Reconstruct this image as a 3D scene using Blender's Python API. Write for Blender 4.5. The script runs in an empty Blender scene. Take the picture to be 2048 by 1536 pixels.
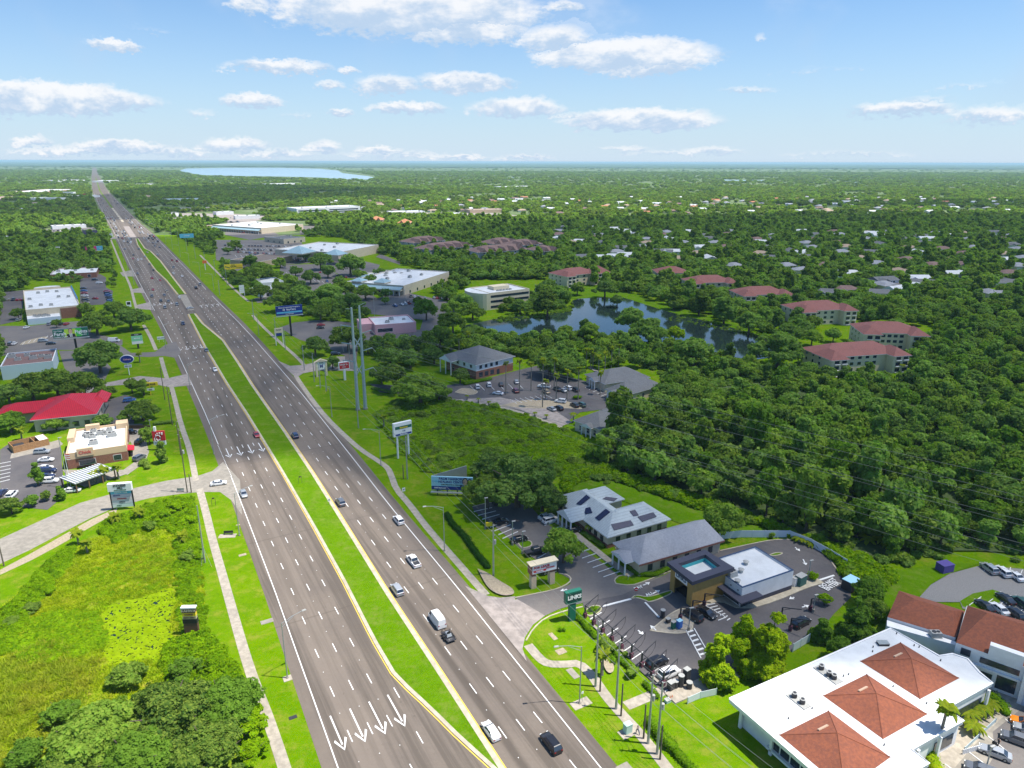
import bpy, math, random
import numpy as np
from mathutils import Matrix, Vector
R = math.radians
random.seed(7); rng = np.random.default_rng(7)
S = bpy.context.scene; COL = S.collection
# ------------------------------------------------------------------ camera
FPX, CAMH = 1420.0, 95.0                      # focal length in photo pixels, drone height
PITCH, ROLL = math.atan(445/1420.0), math.atan(6/2048.0)
SP, CP, SR, CR = math.sin(PITCH), math.cos(PITCH), math.sin(ROLL), math.cos(ROLL)
cam = bpy.data.objects.new('camera', bpy.data.cameras.new('camera')); COL.objects.link(cam)
cam.data.sensor_width = 36; cam.data.lens = 36*FPX/2048; cam.data.clip_start = 1; cam.data.clip_end = 90000
cam.matrix_world = Matrix.Translation((0, 0, CAMH)) @ Matrix.Rotation(math.pi/2-PITCH, 4, 'X') @ Matrix.Rotation(ROLL, 4, 'Z')
S.camera = cam
S.view_settings.view_transform = 'Standard'; S.view_settings.look = 'None'; S.view_settings.exposure = 0.8; S.view_settings.gamma = 1
S.cycles.max_bounces = 5; S.cycles.diffuse_bounces = 2; S.cycles.glossy_bounces = 2; S.cycles.transparent_max_bounces = 8
S.cycles.transmission_bounces = 2; S.cycles.volume_bounces = 0
# ------------------------------------------------------------------ sun and sky
SUN_EL, SUNV = R(67), Vector((5.4, -0.7, 0)).normalized()
sv = Vector((SUNV.x*math.cos(SUN_EL), SUNV.y*math.cos(SUN_EL), math.sin(SUN_EL)))
sun = bpy.data.objects.new('sun', bpy.data.lights.new('sun', 'SUN')); COL.objects.link(sun)
sun.data.energy = 4.5; sun.data.angle = R(0.5); sun.data.color = (1, .95, .86)
sun.rotation_euler = sv.to_track_quat('Z', 'Y').to_euler(); sun.location = (0, 0, 400)

def ray(x, y):
    u, v = x-1024, y-768
    u, v = u*CR+v*SR, -u*SR+v*CR
    return u, FPX*CP-v*SP, -FPX*SP-v*CP
def G(x, y, z=0.0):                            # photo point -> place on the level z of the real ground
    a, b, c = ray(x, y); t = (z-CAMH)/c
    return (a*t, b*t)
def GP(l, z=0.0): return [G(p[0], p[1], z) for p in l]

# node helper
class N:
    def __init__(s, tree): s.t = tree; s.n = tree.nodes; s.l = tree.links
    def add(s, typ, **k):
        nd = s.n.new(typ)
        for a, b in k.items(): setattr(nd, a, b)
        return nd
    def put(s, sock, v):
        if hasattr(v, 'is_output'): s.l.new(v, sock)
        elif v is not None:
            if isinstance(v, (tuple, list)) and len(v) == 3 and sock.type == 'RGBA': v = (*v, 1)
            sock.default_value = v
    def m(s, op, a, b=0.0, c=None, clamp=False):
        nd = s.add('ShaderNodeMath', operation=op, use_clamp=clamp); s.put(nd.inputs[0], a); s.put(nd.inputs[1], b)
        if c is not None: s.put(nd.inputs[2], c)
        return nd.outputs[0]
    def mix(s, f, a, b, bt='MIX'):
        nd = s.add('ShaderNodeMix', data_type='RGBA', blend_type=bt); s.put(nd.inputs[0], f); s.put(nd.inputs[6], a); s.put(nd.inputs[7], b)
        return nd.outputs[2]
    def mr(s, v, a, b, c=0.0, d=1.0, smooth=False):
        nd = s.add('ShaderNodeMapRange', interpolation_type='SMOOTHSTEP' if smooth else 'LINEAR')
        for i, x in enumerate((v, a, b, c, d)): s.put(nd.inputs[i], x)
        return nd.outputs[0]
    def noise(s, vec, scale, detail=3.0, rough=.55):
        nd = s.add('ShaderNodeTexNoise'); s.put(nd.inputs['Vector'], vec); s.put(nd.inputs['Scale'], scale)
        s.put(nd.inputs['Detail'], detail); s.put(nd.inputs['Roughness'], rough)
        return nd.outputs[0]

W = bpy.data.worlds.new('World'); S.world = W; W.use_nodes = True
w = N(W.node_tree); bg = W.node_tree.nodes['Background']
sky = w.add('ShaderNodeTexSky', sky_type='NISHITA', sun_disc=False, sun_elevation=SUN_EL, sun_rotation=math.atan2(SUNV.x, SUNV.y), air_density=1.0, dust_density=.6, ozone_density=1.6, altitude=95)
tc = w.add('ShaderNodeTexCoord').outputs['Generated']
sep = w.add('ShaderNodeSeparateXYZ'); w.put(sep.inputs[0], tc); dx, dy, dz = sep.outputs
yy = w.m('MAXIMUM', dy, .02)
U = w.m('DIVIDE', dx, yy); V = w.m('DIVIDE', dz, w.m('SQRT', w.m('ADD', w.m('MULTIPLY', dx, dx), w.m('MULTIPLY', dy, dy))))
cv = w.add('ShaderNodeCombineXYZ'); w.put(cv.inputs[0], U); w.put(cv.inputs[1], w.m('MULTIPLY', V, 2.0)); cv = cv.outputs[0]
n1 = w.noise(cv, 22, 6, .6); n2 = w.noise(cv, 85, 6, .65); n3 = w.noise(tc, 9, 3, .5)
# clouds of the sky, each where it stands: photo x, y of its middle, half width, half height, density
CL = [(820,28,290,62,1.0),(930,60,150,40,.8),(500,10,50,22,.7),(1110,82,85,34,.75),(1255,115,190,38,1.1),(1290,133,120,26,.8),(228,93,62,15,.9),
      (95,200,230,36,1.1),(20,205,120,32,.9),(560,135,112,16,.8),(700,141,26,9,.6),(660,172,34,12,.6),(505,204,72,17,.85),(775,172,75,22,.7),
      (925,168,108,24,.85),(815,218,85,14,.85),(678,227,32,10,.7),(1040,218,105,24,.8),(1285,243,165,26,1.0),(1490,182,72,9,.45),(1800,222,125,20,.75),
      (1990,232,120,22,.6),(60,284,46,14,.65),(240,296,110,18,.8),(470,293,75,18,.8),(650,296,42,15,.7),(760,301,52,11,.7),(1250,298,70,8,.45),(1430,302,75,11,.5),
      (930,314,60,8,.6),(1050,317,70,7,.55),(1130,15,50,18,.6),(1930,172,70,7,.3),(400,226,45,9,.35),(1530,72,18,12,.3),(150,304,150,12,.6),(360,306,90,12,.55),(560,308,100,10,.5),(800,310,160,8,.45),(1350,306,120,7,.4),(1700,308,160,7,.35),(1850,200,70,10,.35),(1180,232,120,9,.45),(300,62,60,7,.25),(600,232,60,7,.3),(1650,140,120,7,.22)]
M = None; T = None
Ud = w.m('ADD', U, w.m('MULTIPLY', w.m('SUBTRACT', n1, .5), .06)); Vd = w.m('ADD', V, w.m('MULTIPLY', w.m('SUBTRACT', n2, .5), .022))
Vd = w.m('ADD', Vd, w.m('MULTIPLY', w.m('SUBTRACT', n1, .5), .020))
for (x, y, a, b, dn) in CL:
    rx, ry, rz = ray(x, y); u0 = rx/ry; v0 = rz/math.hypot(rx, ry)
    rx, ry, rz = ray(x+a, y); ua = abs(rx/ry-u0)*1.15; rx, ry, rz = ray(x, y-b); va = abs(rz/math.hypot(rx, ry)-v0)*1.25
    du = w.m('DIVIDE', w.m('SUBTRACT', Ud, u0), ua); dv = w.m('DIVIDE', w.m('SUBTRACT', Vd, v0), va)
    dv2 = w.m('MULTIPLY', dv, w.m('ADD', 1.0, w.m('MULTIPLY', w.m('LESS_THAN', dv, 0.0), .35)))
    r = w.m('SUBTRACT', 1.0, w.m('ADD', w.m('MULTIPLY', du, du), w.m('MULTIPLY', dv2, dv2)))
    mk = w.m('MULTIPLY', w.m('MULTIPLY', r, w.m('GREATER_THAN', r, 0.0)), dn)
    if M is None: M, T = mk, dv
    else:
        g = w.m('GREATER_THAN', mk, M); T = w.m('ADD', w.m('MULTIPLY', T, w.m('SUBTRACT', 1.0, g)), w.m('MULTIPLY', dv, g)); M = w.m('MAXIMUM', M, mk)
front = w.m('MULTIPLY', w.m('GREATER_THAN', dy, .05), w.mr(w.m('ADD', w.m('MULTIPLY', M, 1.15), w.m('ADD', w.m('MULTIPLY', w.m('SUBTRACT', n2, .5), .75), w.m('MULTIPLY', w.m('SUBTRACT', n1, .5), .5))), .10, .70, 0, 1, True))
thin = w.m('MULTIPLY', w.mr(n3, .50, .8, 0, .34, True), w.mr(V, 0, .06, 0, 1))
cov = w.m('MAXIMUM', front, thin)
sh = w.mr(w.m('ADD', T, w.m('MULTIPLY', w.m('SUBTRACT', n1, .5), 2.4)), -.45, .60, 0, 1, True)
ccol = w.mix(sh, (4.7, 6.0, 7.7), (8.6, 8.7, 8.9))
hz = w.mr(V, 0.0, .34, 1, 0)
hz = w.m('POWER', hz, 2.2)
base = w.mix(1.0, sky.outputs[0], (0.74, 1.10, 1.42), 'MULTIPLY')
base = w.mix(w.m('MULTIPLY', hz, .9), base, (6.0, 7.2, 8.5))
colr = w.mix(w.m('MULTIPLY', cov, .93), base, ccol)
w.put(bg.inputs[0], colr); bg.inputs[1].default_value = 0.065
W.cycles.sampling_method = 'MANUAL'; W.cycles.sample_map_resolution = 1024

# ------------------------------------------------------------------ materials
MATS = {}
def mat(name, col, rough=.8, var=.0, scale=1.0, col2=None, metal=0.0, coat=0.0, spec=.4, dirt=0.0, bump=0.0, world=True):
    if name in MATS: return MATS[name]
    m = bpy.data.materials.new(name); m.use_nodes = True; MATS[name] = m
    n = N(m.node_tree); p = m.node_tree.nodes['Principled BSDF']
    co = n.add('ShaderNodeNewGeometry').outputs['Position'] if world else n.add('ShaderNodeTexCoord').outputs['Object']
    c = col
    if var or col2:
        ns = n.noise(co, scale, 5, .6)
        c2 = col2 or tuple(x*(1-var) for x in col)
        c = n.mix(n.mr(ns, .32, .68, 0, 1, True), col, c2)
    if dirt:
        ns = n.noise(co, scale*.13+.02, 4, .65); c = n.mix(n.mr(ns, .45, .75, 0, dirt, True), c, tuple(x*.5 for x in col))
    n.put(p.inputs['Base Color'], c); p.inputs['Roughness'].default_value = rough; p.inputs['Metallic'].default_value = metal
    p.inputs['Specular IOR Level'].default_value = spec; p.inputs['Coat Weight'].default_value = coat
    if bump:
        b = n.add('ShaderNodeBump'); b.inputs['Strength'].default_value = bump; b.inputs['Distance'].default_value = .3
        n.put(b.inputs['Height'], n.noise(co, scale*3, 4, .6)); n.put(p.inputs['Normal'], b.outputs[0])
    return m
def leafmat(name, a, b, c, tr=.42, obj=True):
    m = bpy.data.materials.new(name); m.use_nodes = True; n = N(m.node_tree); m.node_tree.nodes.remove(m.node_tree.nodes['Principled BSDF'])
    out = m.node_tree.nodes['Material Output']; g = n.add('ShaderNodeNewGeometry'); oi = n.add('ShaderNodeObjectInfo')
    col = n.mix(n.m('POWER', oi.outputs['Random'], 1.0), a, b) if obj else n.mix(n.mr(n.noise(g.outputs['Position'], .12, 4, .6), .35, .65, 0, 1, True), a, b)
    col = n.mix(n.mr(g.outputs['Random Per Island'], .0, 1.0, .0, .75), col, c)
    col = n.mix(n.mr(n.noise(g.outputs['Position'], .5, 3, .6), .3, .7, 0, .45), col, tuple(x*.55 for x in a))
    d = n.add('ShaderNodeBsdfDiffuse'); t = n.add('ShaderNodeBsdfTranslucent'); x = n.add('ShaderNodeMixShader'); x.inputs[0].default_value = tr
    n.put(d.inputs[0], col); n.put(t.inputs[0], n.mix(1.0, col, (1.3, 1.5, .5), 'MULTIPLY')); n.l.new(d.outputs[0], x.inputs[1]); n.l.new(t.outputs[0], x.inputs[2]); n.l.new(x.outputs[0], out.inputs[0])
    MATS[name] = m; return m
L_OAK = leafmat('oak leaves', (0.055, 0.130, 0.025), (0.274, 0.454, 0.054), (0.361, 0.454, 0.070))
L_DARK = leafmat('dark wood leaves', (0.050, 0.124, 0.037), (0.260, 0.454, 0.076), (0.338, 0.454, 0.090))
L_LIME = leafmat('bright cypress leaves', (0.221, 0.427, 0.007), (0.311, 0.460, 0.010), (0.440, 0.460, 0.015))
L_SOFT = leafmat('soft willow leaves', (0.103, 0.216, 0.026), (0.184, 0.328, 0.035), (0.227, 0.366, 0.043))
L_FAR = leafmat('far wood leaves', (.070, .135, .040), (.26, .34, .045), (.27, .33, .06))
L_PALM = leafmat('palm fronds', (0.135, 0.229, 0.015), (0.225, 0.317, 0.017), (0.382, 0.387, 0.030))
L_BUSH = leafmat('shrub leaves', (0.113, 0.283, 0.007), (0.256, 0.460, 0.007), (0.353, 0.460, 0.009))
L_MARSH = leafmat('marsh reed leaves', (.26, .42, .004), (.42, .48, .008), (.46, .48, .03), obj=False)
L_MEAD = leafmat('meadow weed leaves', (.16, .33, .02), (.26, .38, .03), (.28, .38, .05), obj=False)
L_HEDGE = leafmat('clipped hedge leaves', (0.094, 0.221, 0.007), (0.141, 0.294, 0.009), (0.212, 0.350, 0.011))
L_DRY = leafmat('dry reed leaves', (0.312, 0.383, 0.025), (0.374, 0.343, 0.034), (0.374, 0.444, 0.042), obj=False)
BARK = mat('bark', (.13, .10, .075), .9, .5, 3); PBARK = mat('palm bark', (.26, .23, .19), .9, .4, 3)
def grassmat(name, a, b, c, s=.05):
    m = bpy.data.materials.new(name); m.use_nodes = True; n = N(m.node_tree); p = m.node_tree.nodes['Principled BSDF']; MATS[name] = m
    P = n.add('ShaderNodeNewGeometry').outputs['Position']
    big = n.noise(P, s, 5, .65); fin = n.noise(P, 1.1, 4, .7); wid = n.noise(P, s*.2, 3, .5); tiny = n.noise(P, 5, 3, .7)
    col = n.mix(n.mr(big, .35, .65, 0, 1, True), a, b)
    col = n.mix(n.mr(fin, .42, .78, 0, .7, True), col, c)
    col = n.mix(n.mr(wid, .55, .75, 0, .4, True), col, tuple(x*.55 for x in a))
    col = n.mix(n.mr(tiny, .35, .65, 0, .5), col, tuple(x*.42 for x in a))
    col = n.mix(n.mr(n.noise(P, .22, 6, .75), .46, .68, 0, .75, True), col, (c[0]*1.15, c[1]*.82, c[2]*3+.02))
    col = n.mix(n.mr(n.noise(P, .6, 5, .8), .50, .7, 0, .55, True), col, tuple(x*.58 for x in a))
    bare = n.m('MULTIPLY', n.mr(n.noise(P, .35, 5, .7), .70, .78, 0, 1, True), .5)
    col = n.mix(bare, col, (.26, .22, .15))
    n.put(p.inputs['Base Color'], col); p.inputs['Roughness'].default_value = 1; p.inputs['Specular IOR Level'].default_value = 0
    bu = n.add('ShaderNodeBump'); bu.inputs['Strength'].default_value = .6; bu.inputs['Distance'].default_value = .25; n.put(bu.inputs['Height'], tiny); n.put(p.inputs['Normal'], bu.outputs[0])
    return m
GRASS = grassmat('roadside grass', (.105, .235, .002), (.145, .275, .002), (.20, .29, .004))
GRASS2 = grassmat('mown lawn', (.095, .215, .003), (.115, .245, .003), (.15, .26, .006), .08)
MARSHG = grassmat('marsh ground', (.17, .30, .003), (.27, .34, .004), (.30, .34, .012), .06)
def roadmat(name, a, b, stripes=False):
    m = bpy.data.materials.new(name); m.use_nodes = True; n = N(m.node_tree); p = m.node_tree.nodes['Principled BSDF']; MATS[name] = m
    P = n.add('ShaderNodeNewGeometry').outputs['Position']
    col = n.mix(n.mr(n.noise(P, .06, 5, .6), .35, .65, 0, 1, True), a, b)
    col = n.mix(n.mr(n.noise(P, 1.3, 5, .75), .3, .7, 0, .35), col, tuple(x*.6 for x in a))
    if stripes:                                # wheel tracks and oil, polished into the lanes along the road
        mp = n.add('ShaderNodeMapping'); mp.inputs['Rotation'].default_value = (0, 0, -R(90+29.4)); n.put(mp.inputs[0], P)
        mp2 = n.add('ShaderNodeMapping'); mp2.inputs['Scale'].default_value = (.010, .34, 1); n.put(mp2.inputs[0], mp.outputs[0])
        col = n.mix(n.mr(n.noise(mp2.outputs[0], 1.0, 4, .7), .44, .62, 0, .75, True), col, tuple(x*.50 for x in a))
        sx = n.add('ShaderNodeSeparateXYZ'); n.put(sx.inputs[0], mp.outputs[0]); wob = n.m('MULTIPLY', n.m('SUBTRACT', n.noise(P, .05, 3), .5), 1.2)
        tt = n.m('ADD', n.m('MULTIPLY', sx.outputs[1], -1.0), wob); ln = n.m('ABSOLUTE', n.m('SUBTRACT', tt, 47.4))
        st = n.m('MULTIPLY', n.mr(ln, 1.3, .2, 0, 1, True), n.mr(sx.outputs[0], 150, 112, 0, .7, True)); col = n.mix(st, col, tuple(x*.38 for x in a))
        seam = n.m('MULTIPLY', n.mr(n.m('ABSOLUTE', n.m('SUBTRACT', tt, 26.2)), 2.6, 2.2, 0, 1, True), .28); col = n.mix(seam, col, tuple(min(1, x*1.35) for x in a))
        for s0_ in (137.0, 176.0, 232.0, 312.0): col = n.mix(n.m('MULTIPLY', n.mr(n.m('ABSOLUTE', n.m('SUBTRACT', n.m('ADD', sx.outputs[0], wob), s0_)), .35, .12, 0, 1, True), .35), col, tuple(x*.45 for x in a))
        col = n.mix(n.mr(n.noise(P, .9, 2, .5), .70, .74, 0, .35, True), col, tuple(x*.4 for x in a))
    n.put(p.inputs['Base Color'], col); p.inputs['Roughness'].default_value = .85; p.inputs['Specular IOR Level'].default_value = .25
    return m
ASPH = roadmat('highway asphalt', (.185, .152, .124), (.155, .128, .108), True)
LOT = roadmat('parking asphalt', (.145, .133, .130), (.19, .17, .155))
LOTD = roadmat('dark new asphalt', (.092, .086, .092), (.14, .128, .125))
CONC = mat('concrete', (.31, .28, .235), .9, .25, .8, dirt=.5); WALK = mat('pavement concrete', (.42, .37, .30), .9, .3, .9, dirt=.5)
CURB = mat('kerb concrete', (.50, .44, .33), .85, .25, .7, dirt=.4); GRAVEL = mat('gravel', (.27, .26, .25), .95, .35, 6, bump=.3)
SAND = mat('bare sand', (.40, .33, .23), .95, .3, 2); PINKC = mat('pale driveway concrete', (.36, .31, .28), .9, .3, .6, dirt=.5)
LWHITE = mat('white road paint', (.78, .78, .76), .7, .12, 4); LYEL = mat('yellow road paint', (.72, .50, .08), .7, .15, 3)
BROOF = mat('brown flat roof', (.20, .12, .11), .9, .3, 1)
def flat(n, c, r=.7, **k): return mat(n, c, r, **k)
WHITE = flat('white render', (.78, .78, .78), .7, var=.12, scale=.5); WROOF = mat('white membrane roof', (.64, .66, .67), .8, .16, .25, dirt=.22)
BEIGE = flat('beige render', (.62, .52, .38), .8, var=.12, scale=.6); CREAM = flat('cream render', (.70, .60, .42), .8, var=.1)
BRICK = mat('red brick', (.30, .13, .09), .9, .35, 3, dirt=.3); PINK = flat('pink render', (.72, .40, .40), .8, var=.08); OCHRE = flat('ochre render', (.43, .26, .075), .8, var=.12, scale=1)
GLASS = mat('window glass', (.02, .03, .05), .12, spec=.8); DARK = flat('dark metal', (.035, .035, .04), .5); STEEL = mat('galvanised steel', (.40, .43, .42), .45, metal=.5, var=.15, scale=2)
WOODP = mat('weathered pole wood', (.16, .13, .10), .9, .4, 4); WHM = flat('white paint', (.75, .75, .75), .5); TRIM = flat('dark trim', (.05, .05, .075), .6)
R_REDM0 = None; ACG = mat('unit grey', (.40, .40, .38), .6, var=.2, scale=3); RUB = flat('black rubber', (.02, .02, .02), .8)
def shingle(name, a, b, sc=2.0, lines=0):
    return mat(name, a, .9, col2=b, scale=sc, dirt=.35, bump=.2)
R_TER = shingle('terracotta shingles', (.27, .085, .042), (.185, .062, .038)); R_GRAY = shingle('grey shingles', (.16, .165, .17), (.12, .125, .135)); R_LGT = shingle('pale grey shingles', (.30, .31, .34), (.25, .26, .29))
R_RED = shingle('dull red shingles', (.26, .10, .085), (.20, .085, .075)); R_MET = shingle('pale metal roof', (.42, .47, .48), (.36, .41, .43)); R_REDM = mat('red metal roof', (.52, .012, .03), .5, .15, 1)
R_BRN = shingle('brown shingles', (.22, .14, .12), (.17, .11, .10)); R_BLUE = shingle('pale blue metal roof', (.28, .42, .48), (.24, .37, .44)); R_TAN = shingle('tan shingles', (.40, .30, .22), (.32, .24, .18)); R_WHT = mat('white tile roof', (.58, .60, .62), .8, .15, 1)
R_ORG = shingle('orange tile roof', (.46, .20, .10), (.38, .17, .09)); SOLAR = mat('solar glass', (.012, .012, .045), .2, spec=.7); TEAL = flat('teal paint', (.05, .42, .45), .6)

def ribs(m, sc, d=.75, ax='X'):
    n = N(m.node_tree); p = m.node_tree.nodes['Principled BSDF']; w_ = n.add('ShaderNodeTexWave', bands_direction=ax); n.put(w_.inputs['Vector'], n.add('ShaderNodeTexCoord').outputs['Object']); w_.inputs['Scale'].default_value = sc
    k = n.mr(w_.outputs[1], .80, .95, 1, d); old = p.inputs['Base Color'].links[0].from_socket; mx = n.add('ShaderNodeMix', data_type='RGBA', blend_type='MULTIPLY'); mx.inputs[0].default_value = 1; n.l.new(old, mx.inputs[6]); n.l.new(k, mx.inputs[7]); n.l.new(mx.outputs[2], p.inputs['Base Color'])
ribs(R_REDM, .5, .62); ribs(R_MET, .42, .82); ribs(R_BLUE, .3, .8)
# ------------------------------------------------------------------ mesh helpers
class MB:
    def __init__(s): s.v = []; s.f = []; s.mi = []; s.ms = []
    def mid(s, m):
        if m not in s.ms: s.ms.append(m)
        return s.ms.index(m)
    def poly(s, pts, m):
        b = len(s.v); s.v += [tuple(p) for p in pts]; s.f.append(tuple(range(b, b+len(pts)))); s.mi.append(s.mid(m))
    def faces(s, pts, fs, m):
        b = len(s.v); s.v += [tuple(p) for p in pts]; k = s.mid(m)
        for f in fs: s.f.append(tuple(b+i for i in f)); s.mi.append(k)
    def hull8(s, a, b, m):                      # a, b: two quads (4 points) joined
        s.faces(list(a)+list(b), [(3, 2, 1, 0), (4, 5, 6, 7), (0, 1, 5, 4), (1, 2, 6, 5), (2, 3, 7, 6), (3, 0, 4, 7)], m)
    def box(s, x0, x1, y0, y1, z0, z1, m):
        s.hull8([(x0, y0, z0), (x1, y0, z0), (x1, y1, z0), (x0, y1, z0)], [(x0, y0, z1), (x1, y0, z1), (x1, y1, z1), (x0, y1, z1)], m)
    def cyl(s, c, r0, z0, z1, m, r1=None, n=10, ax=None):
        r1 = r0 if r1 is None else r1
        s.tube([(c[0], c[1], z0), (c[0], c[1], z1)], [r0, r1], m, n)
    def tube(s, pts, rs, m, n=8, caps=True):
        rings = []; b = len(s.v); P = [Vector(p) for p in pts]
        if not hasattr(rs, '__len__'): rs = [rs]*len(P)
        for i, p in enumerate(P):
            d = (P[min(i+1, len(P)-1)]-P[max(i-1, 0)]).normalized()
            a = d.cross(Vector((0, 0, 1)) if abs(d.z) < .9 else Vector((1, 0, 0))).normalized(); c = d.cross(a)
            for k in range(n):
                t = 2*math.pi*k/n; s.v.append(tuple(p+(a*math.cos(t)+c*math.sin(t))*rs[i]))
        kk = s.mid(m)
        for i in range(len(P)-1):
            for k in range(n):
                s.f.append((b+i*n+k, b+i*n+(k+1) % n, b+(i+1)*n+(k+1) % n, b+(i+1)*n+k)); s.mi.append(kk)
        if caps:
            s.f.append(tuple(b+k for k in range(n))[::-1]); s.f.append(tuple(b+(len(P)-1)*n+k for k in range(n))); s.mi += [kk, kk]
    def prism(s, pts, z0, z1, m, mtop=None):
        n = len(pts); lo = [(p[0], p[1], z0) for p in pts]; hi = [(p[0], p[1], z1) for p in pts]
        if sum(pts[i][0]*pts[(i+1) % n][1]-pts[(i+1) % n][0]*pts[i][1] for i in range(n)) < 0: lo.reverse(); hi.reverse()
        s.faces(lo+hi, [tuple(range(n))[::-1]]+[(i, (i+1) % n, n+(i+1) % n, n+i) for i in range(n)], m); s.poly(hi, mtop or m)
    def mesh(s, name):
        me = bpy.data.meshes.new(name); me.from_pydata(s.v, [], s.f)
        for m in s.ms: me.materials.append(m)
        me.polygons.foreach_set('material_index', s.mi); me.update(); return me
    def obj(s, name, parent=None):
        return link(name, s.mesh(name), parent)
def link(name, me, parent=None, loc=None, rz=0):
    o = bpy.data.objects.new(name, me); COL.objects.link(o)
    if parent: o.parent = parent
    if loc is not None: o.location = (loc[0], loc[1], loc[2] if len(loc) > 2 else 0)
    if rz: o.rotation_euler = (0, 0, rz)
    return o
def tag(o, label, cat=None, group=None, kind=None):
    if label: o['label'] = label
    if cat: o['category'] = cat
    if group: o['group'] = group
    if kind: o['kind'] = kind
    return o
def thing(name, label, cat, loc, rz=0, group=None):
    return tag(link(name, None, None, loc, rz), label, cat, group)
def struct(o): o['kind'] = 'structure'; return o
def copy_tree(o, parent=None):
    c = o.copy(); COL.objects.link(c)
    if parent: c.parent = parent
    for ch in o.children: copy_tree(ch, c)
    return c
_tcache = {}
def text(s, size, m, parent, x=0, y=0, z=0, rot=(math.pi/2, 0, 0), name='lettering', bold=0.0, sx=1.0, ext=.02):
    key = (s, size, m.name, bold, ext)
    if key not in _tcache:
        cu = bpy.data.curves.new('t', 'FONT'); cu.body = s; cu.size = size; cu.align_x = 'CENTER'; cu.align_y = 'CENTER'; cu.extrude = ext; cu.offset = bold; cu.resolution_u = 2
        ob = bpy.data.objects.new('t', cu); me = bpy.data.meshes.new_from_object(ob); me.materials.clear(); me.materials.append(m); _tcache[key] = me
    o = link(name, _tcache[key], parent); o.location = (x, y, z); o.rotation_euler = rot; o.scale = (sx, 1, 1)
    return o
ZL = [0.0]
def sheet(name, pts, m, z=None, holes=None):    # a flat patch of ground, 4 mm above the last one
    ZL[0] += .004; z = ZL[0] if z is None else z
    b = MB(); b.poly([(p[0], p[1], z) for p in pts], m)
    a = sum(pts[i][0]*pts[(i+1) % len(pts)][1]-pts[(i+1) % len(pts)][0]*pts[i][1] for i in range(len(pts)))
    if a < 0: b.f[0] = b.f[0][::-1]
    o = b.obj(name); struct(o); return o
def offs(pl, d):
    out = []
    for i, p in enumerate(pl):
        a = pl[max(i-1, 0)]; c = pl[min(i+1, len(pl)-1)]; t = Vector((c[0]-a[0], c[1]-a[1])); t.normalize()
        out.append((p[0]+t.y*d, p[1]-t.x*d))
    return out
def strip(b, pl, w, z0, z1, m, o=0.0):          # ribbon or kerb of width w along a line
    A = offs(pl, o-w/2); B = offs(pl, o+w/2)
    for i in range(len(pl)-1):
        if z1 > z0+.02:
            b.hull8([(*A[i], z0), (*B[i], z0), (*B[i+1], z0), (*A[i+1], z0)], [(*A[i], z1), (*B[i], z1), (*B[i+1], z1), (*A[i+1], z1)], m)
        else: b.poly([(*A[i], z1), (*B[i], z1), (*B[i+1], z1), (*A[i+1], z1)], m)
def dens(pl, step=4.0):
    out = [pl[0]]
    for a, b in zip(pl, pl[1:]):
        n = max(1, int(math.hypot(b[0]-a[0], b[1]-a[1])/step))
        out += [(a[0]+(b[0]-a[0])*k/n, a[1]+(b[1]-a[1])*k/n) for k in range(1, n+1)]
    return out
def smooth(pl, it=2):
    for _ in range(it):
        q = [pl[0]]
        for a, b in zip(pl, pl[1:]): q += [(a[0]*.75+b[0]*.25, a[1]*.75+b[1]*.25), (a[0]*.25+b[0]*.75, a[1]*.25+b[1]*.75)]
        pl = q+[pl[-1]]
    return pl
def inpoly(px, py, poly):
    px = np.asarray(px); py = np.asarray(py); r = np.zeros(px.shape, bool); n = len(poly)
    for i in range(n):
        x1, y1 = poly[i]; x2, y2 = poly[(i+1) % n]
        if y1 == y2: continue
        c = ((y1 > py) != (y2 > py)) & (px < (x2-x1)*(py-y1)/(y2-y1)+x1); r ^= c
    return r
EXCL = []                                       # ground where no wild tree grows: (polygon)
def excl(px, z=0.0): EXCL.append(GP(px, z))
# ------------------------------------------------------------------ ground, highway
b = MB(); b.poly([(-45000, -300, 0), (45000, -300, 0), (45000, 60000, 0), (-45000, 60000, 0)], GRASS); struct(b.obj('ground'))
RD = (-.4915, .8709); RN = (.8709, .4915)
YAW_ROAD = math.atan2(-RD[0], RD[1])            # rotation of a thing whose +Y looks up the road
def ST(s, t): return (RD[0]*s+RN[0]*t, RD[1]*s+RN[1]*t)
def tost(p): return (p[0]*RD[0]+p[1]*RD[1], p[0]*RN[0]+p[1]*RN[1])
def curve(k): xs = [a for a, _ in k]; ys = [c for _, c in k]; return lambda s: float(np.interp(s, xs, ys))
EL = curve([(40, 18.9), (95, 20.7), (127, 21.6), (153, 22.4), (203, 23.3), (240, 23.9), (290, 24.2), (389, 23.9), (483, 22.4), (540, 20.9), (600, 19.7), (730, 17.2), (1080, 12.4), (1275, 9), (1830, -1), (2740, -14), (5700, -20), (15000, -10)])
ER = curve([(40, 57.4), (81, 58.5), (130, 59.8), (180, 60.4), (205, 61.2), (247, 62.3), (300, 63.6), (412, 64.2), (451, 64), (510, 63), (564, 62), (727, 60.4), (1037, 56.5), (1300, 49), (2100, 36), (2720, 26), (5700, 18), (15000, 25)])
YL = curve([(60, 46), (70, 45.0), (81.6, 42.6), (90.7, 40.4), (98.5, 38.9), (104.3, 37.6), (110.2, 36.2), (123, 36.2), (147.7, 37.2), (178, 37.8), (218, 38.2), (279, 38.2), (326, 37.6), (400, 37.7), (503, 39.5), (575, 40.5), (655, 38.6), (722, 35), (837, 33), (953, 31.5), (1050, 33.5)])
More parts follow.
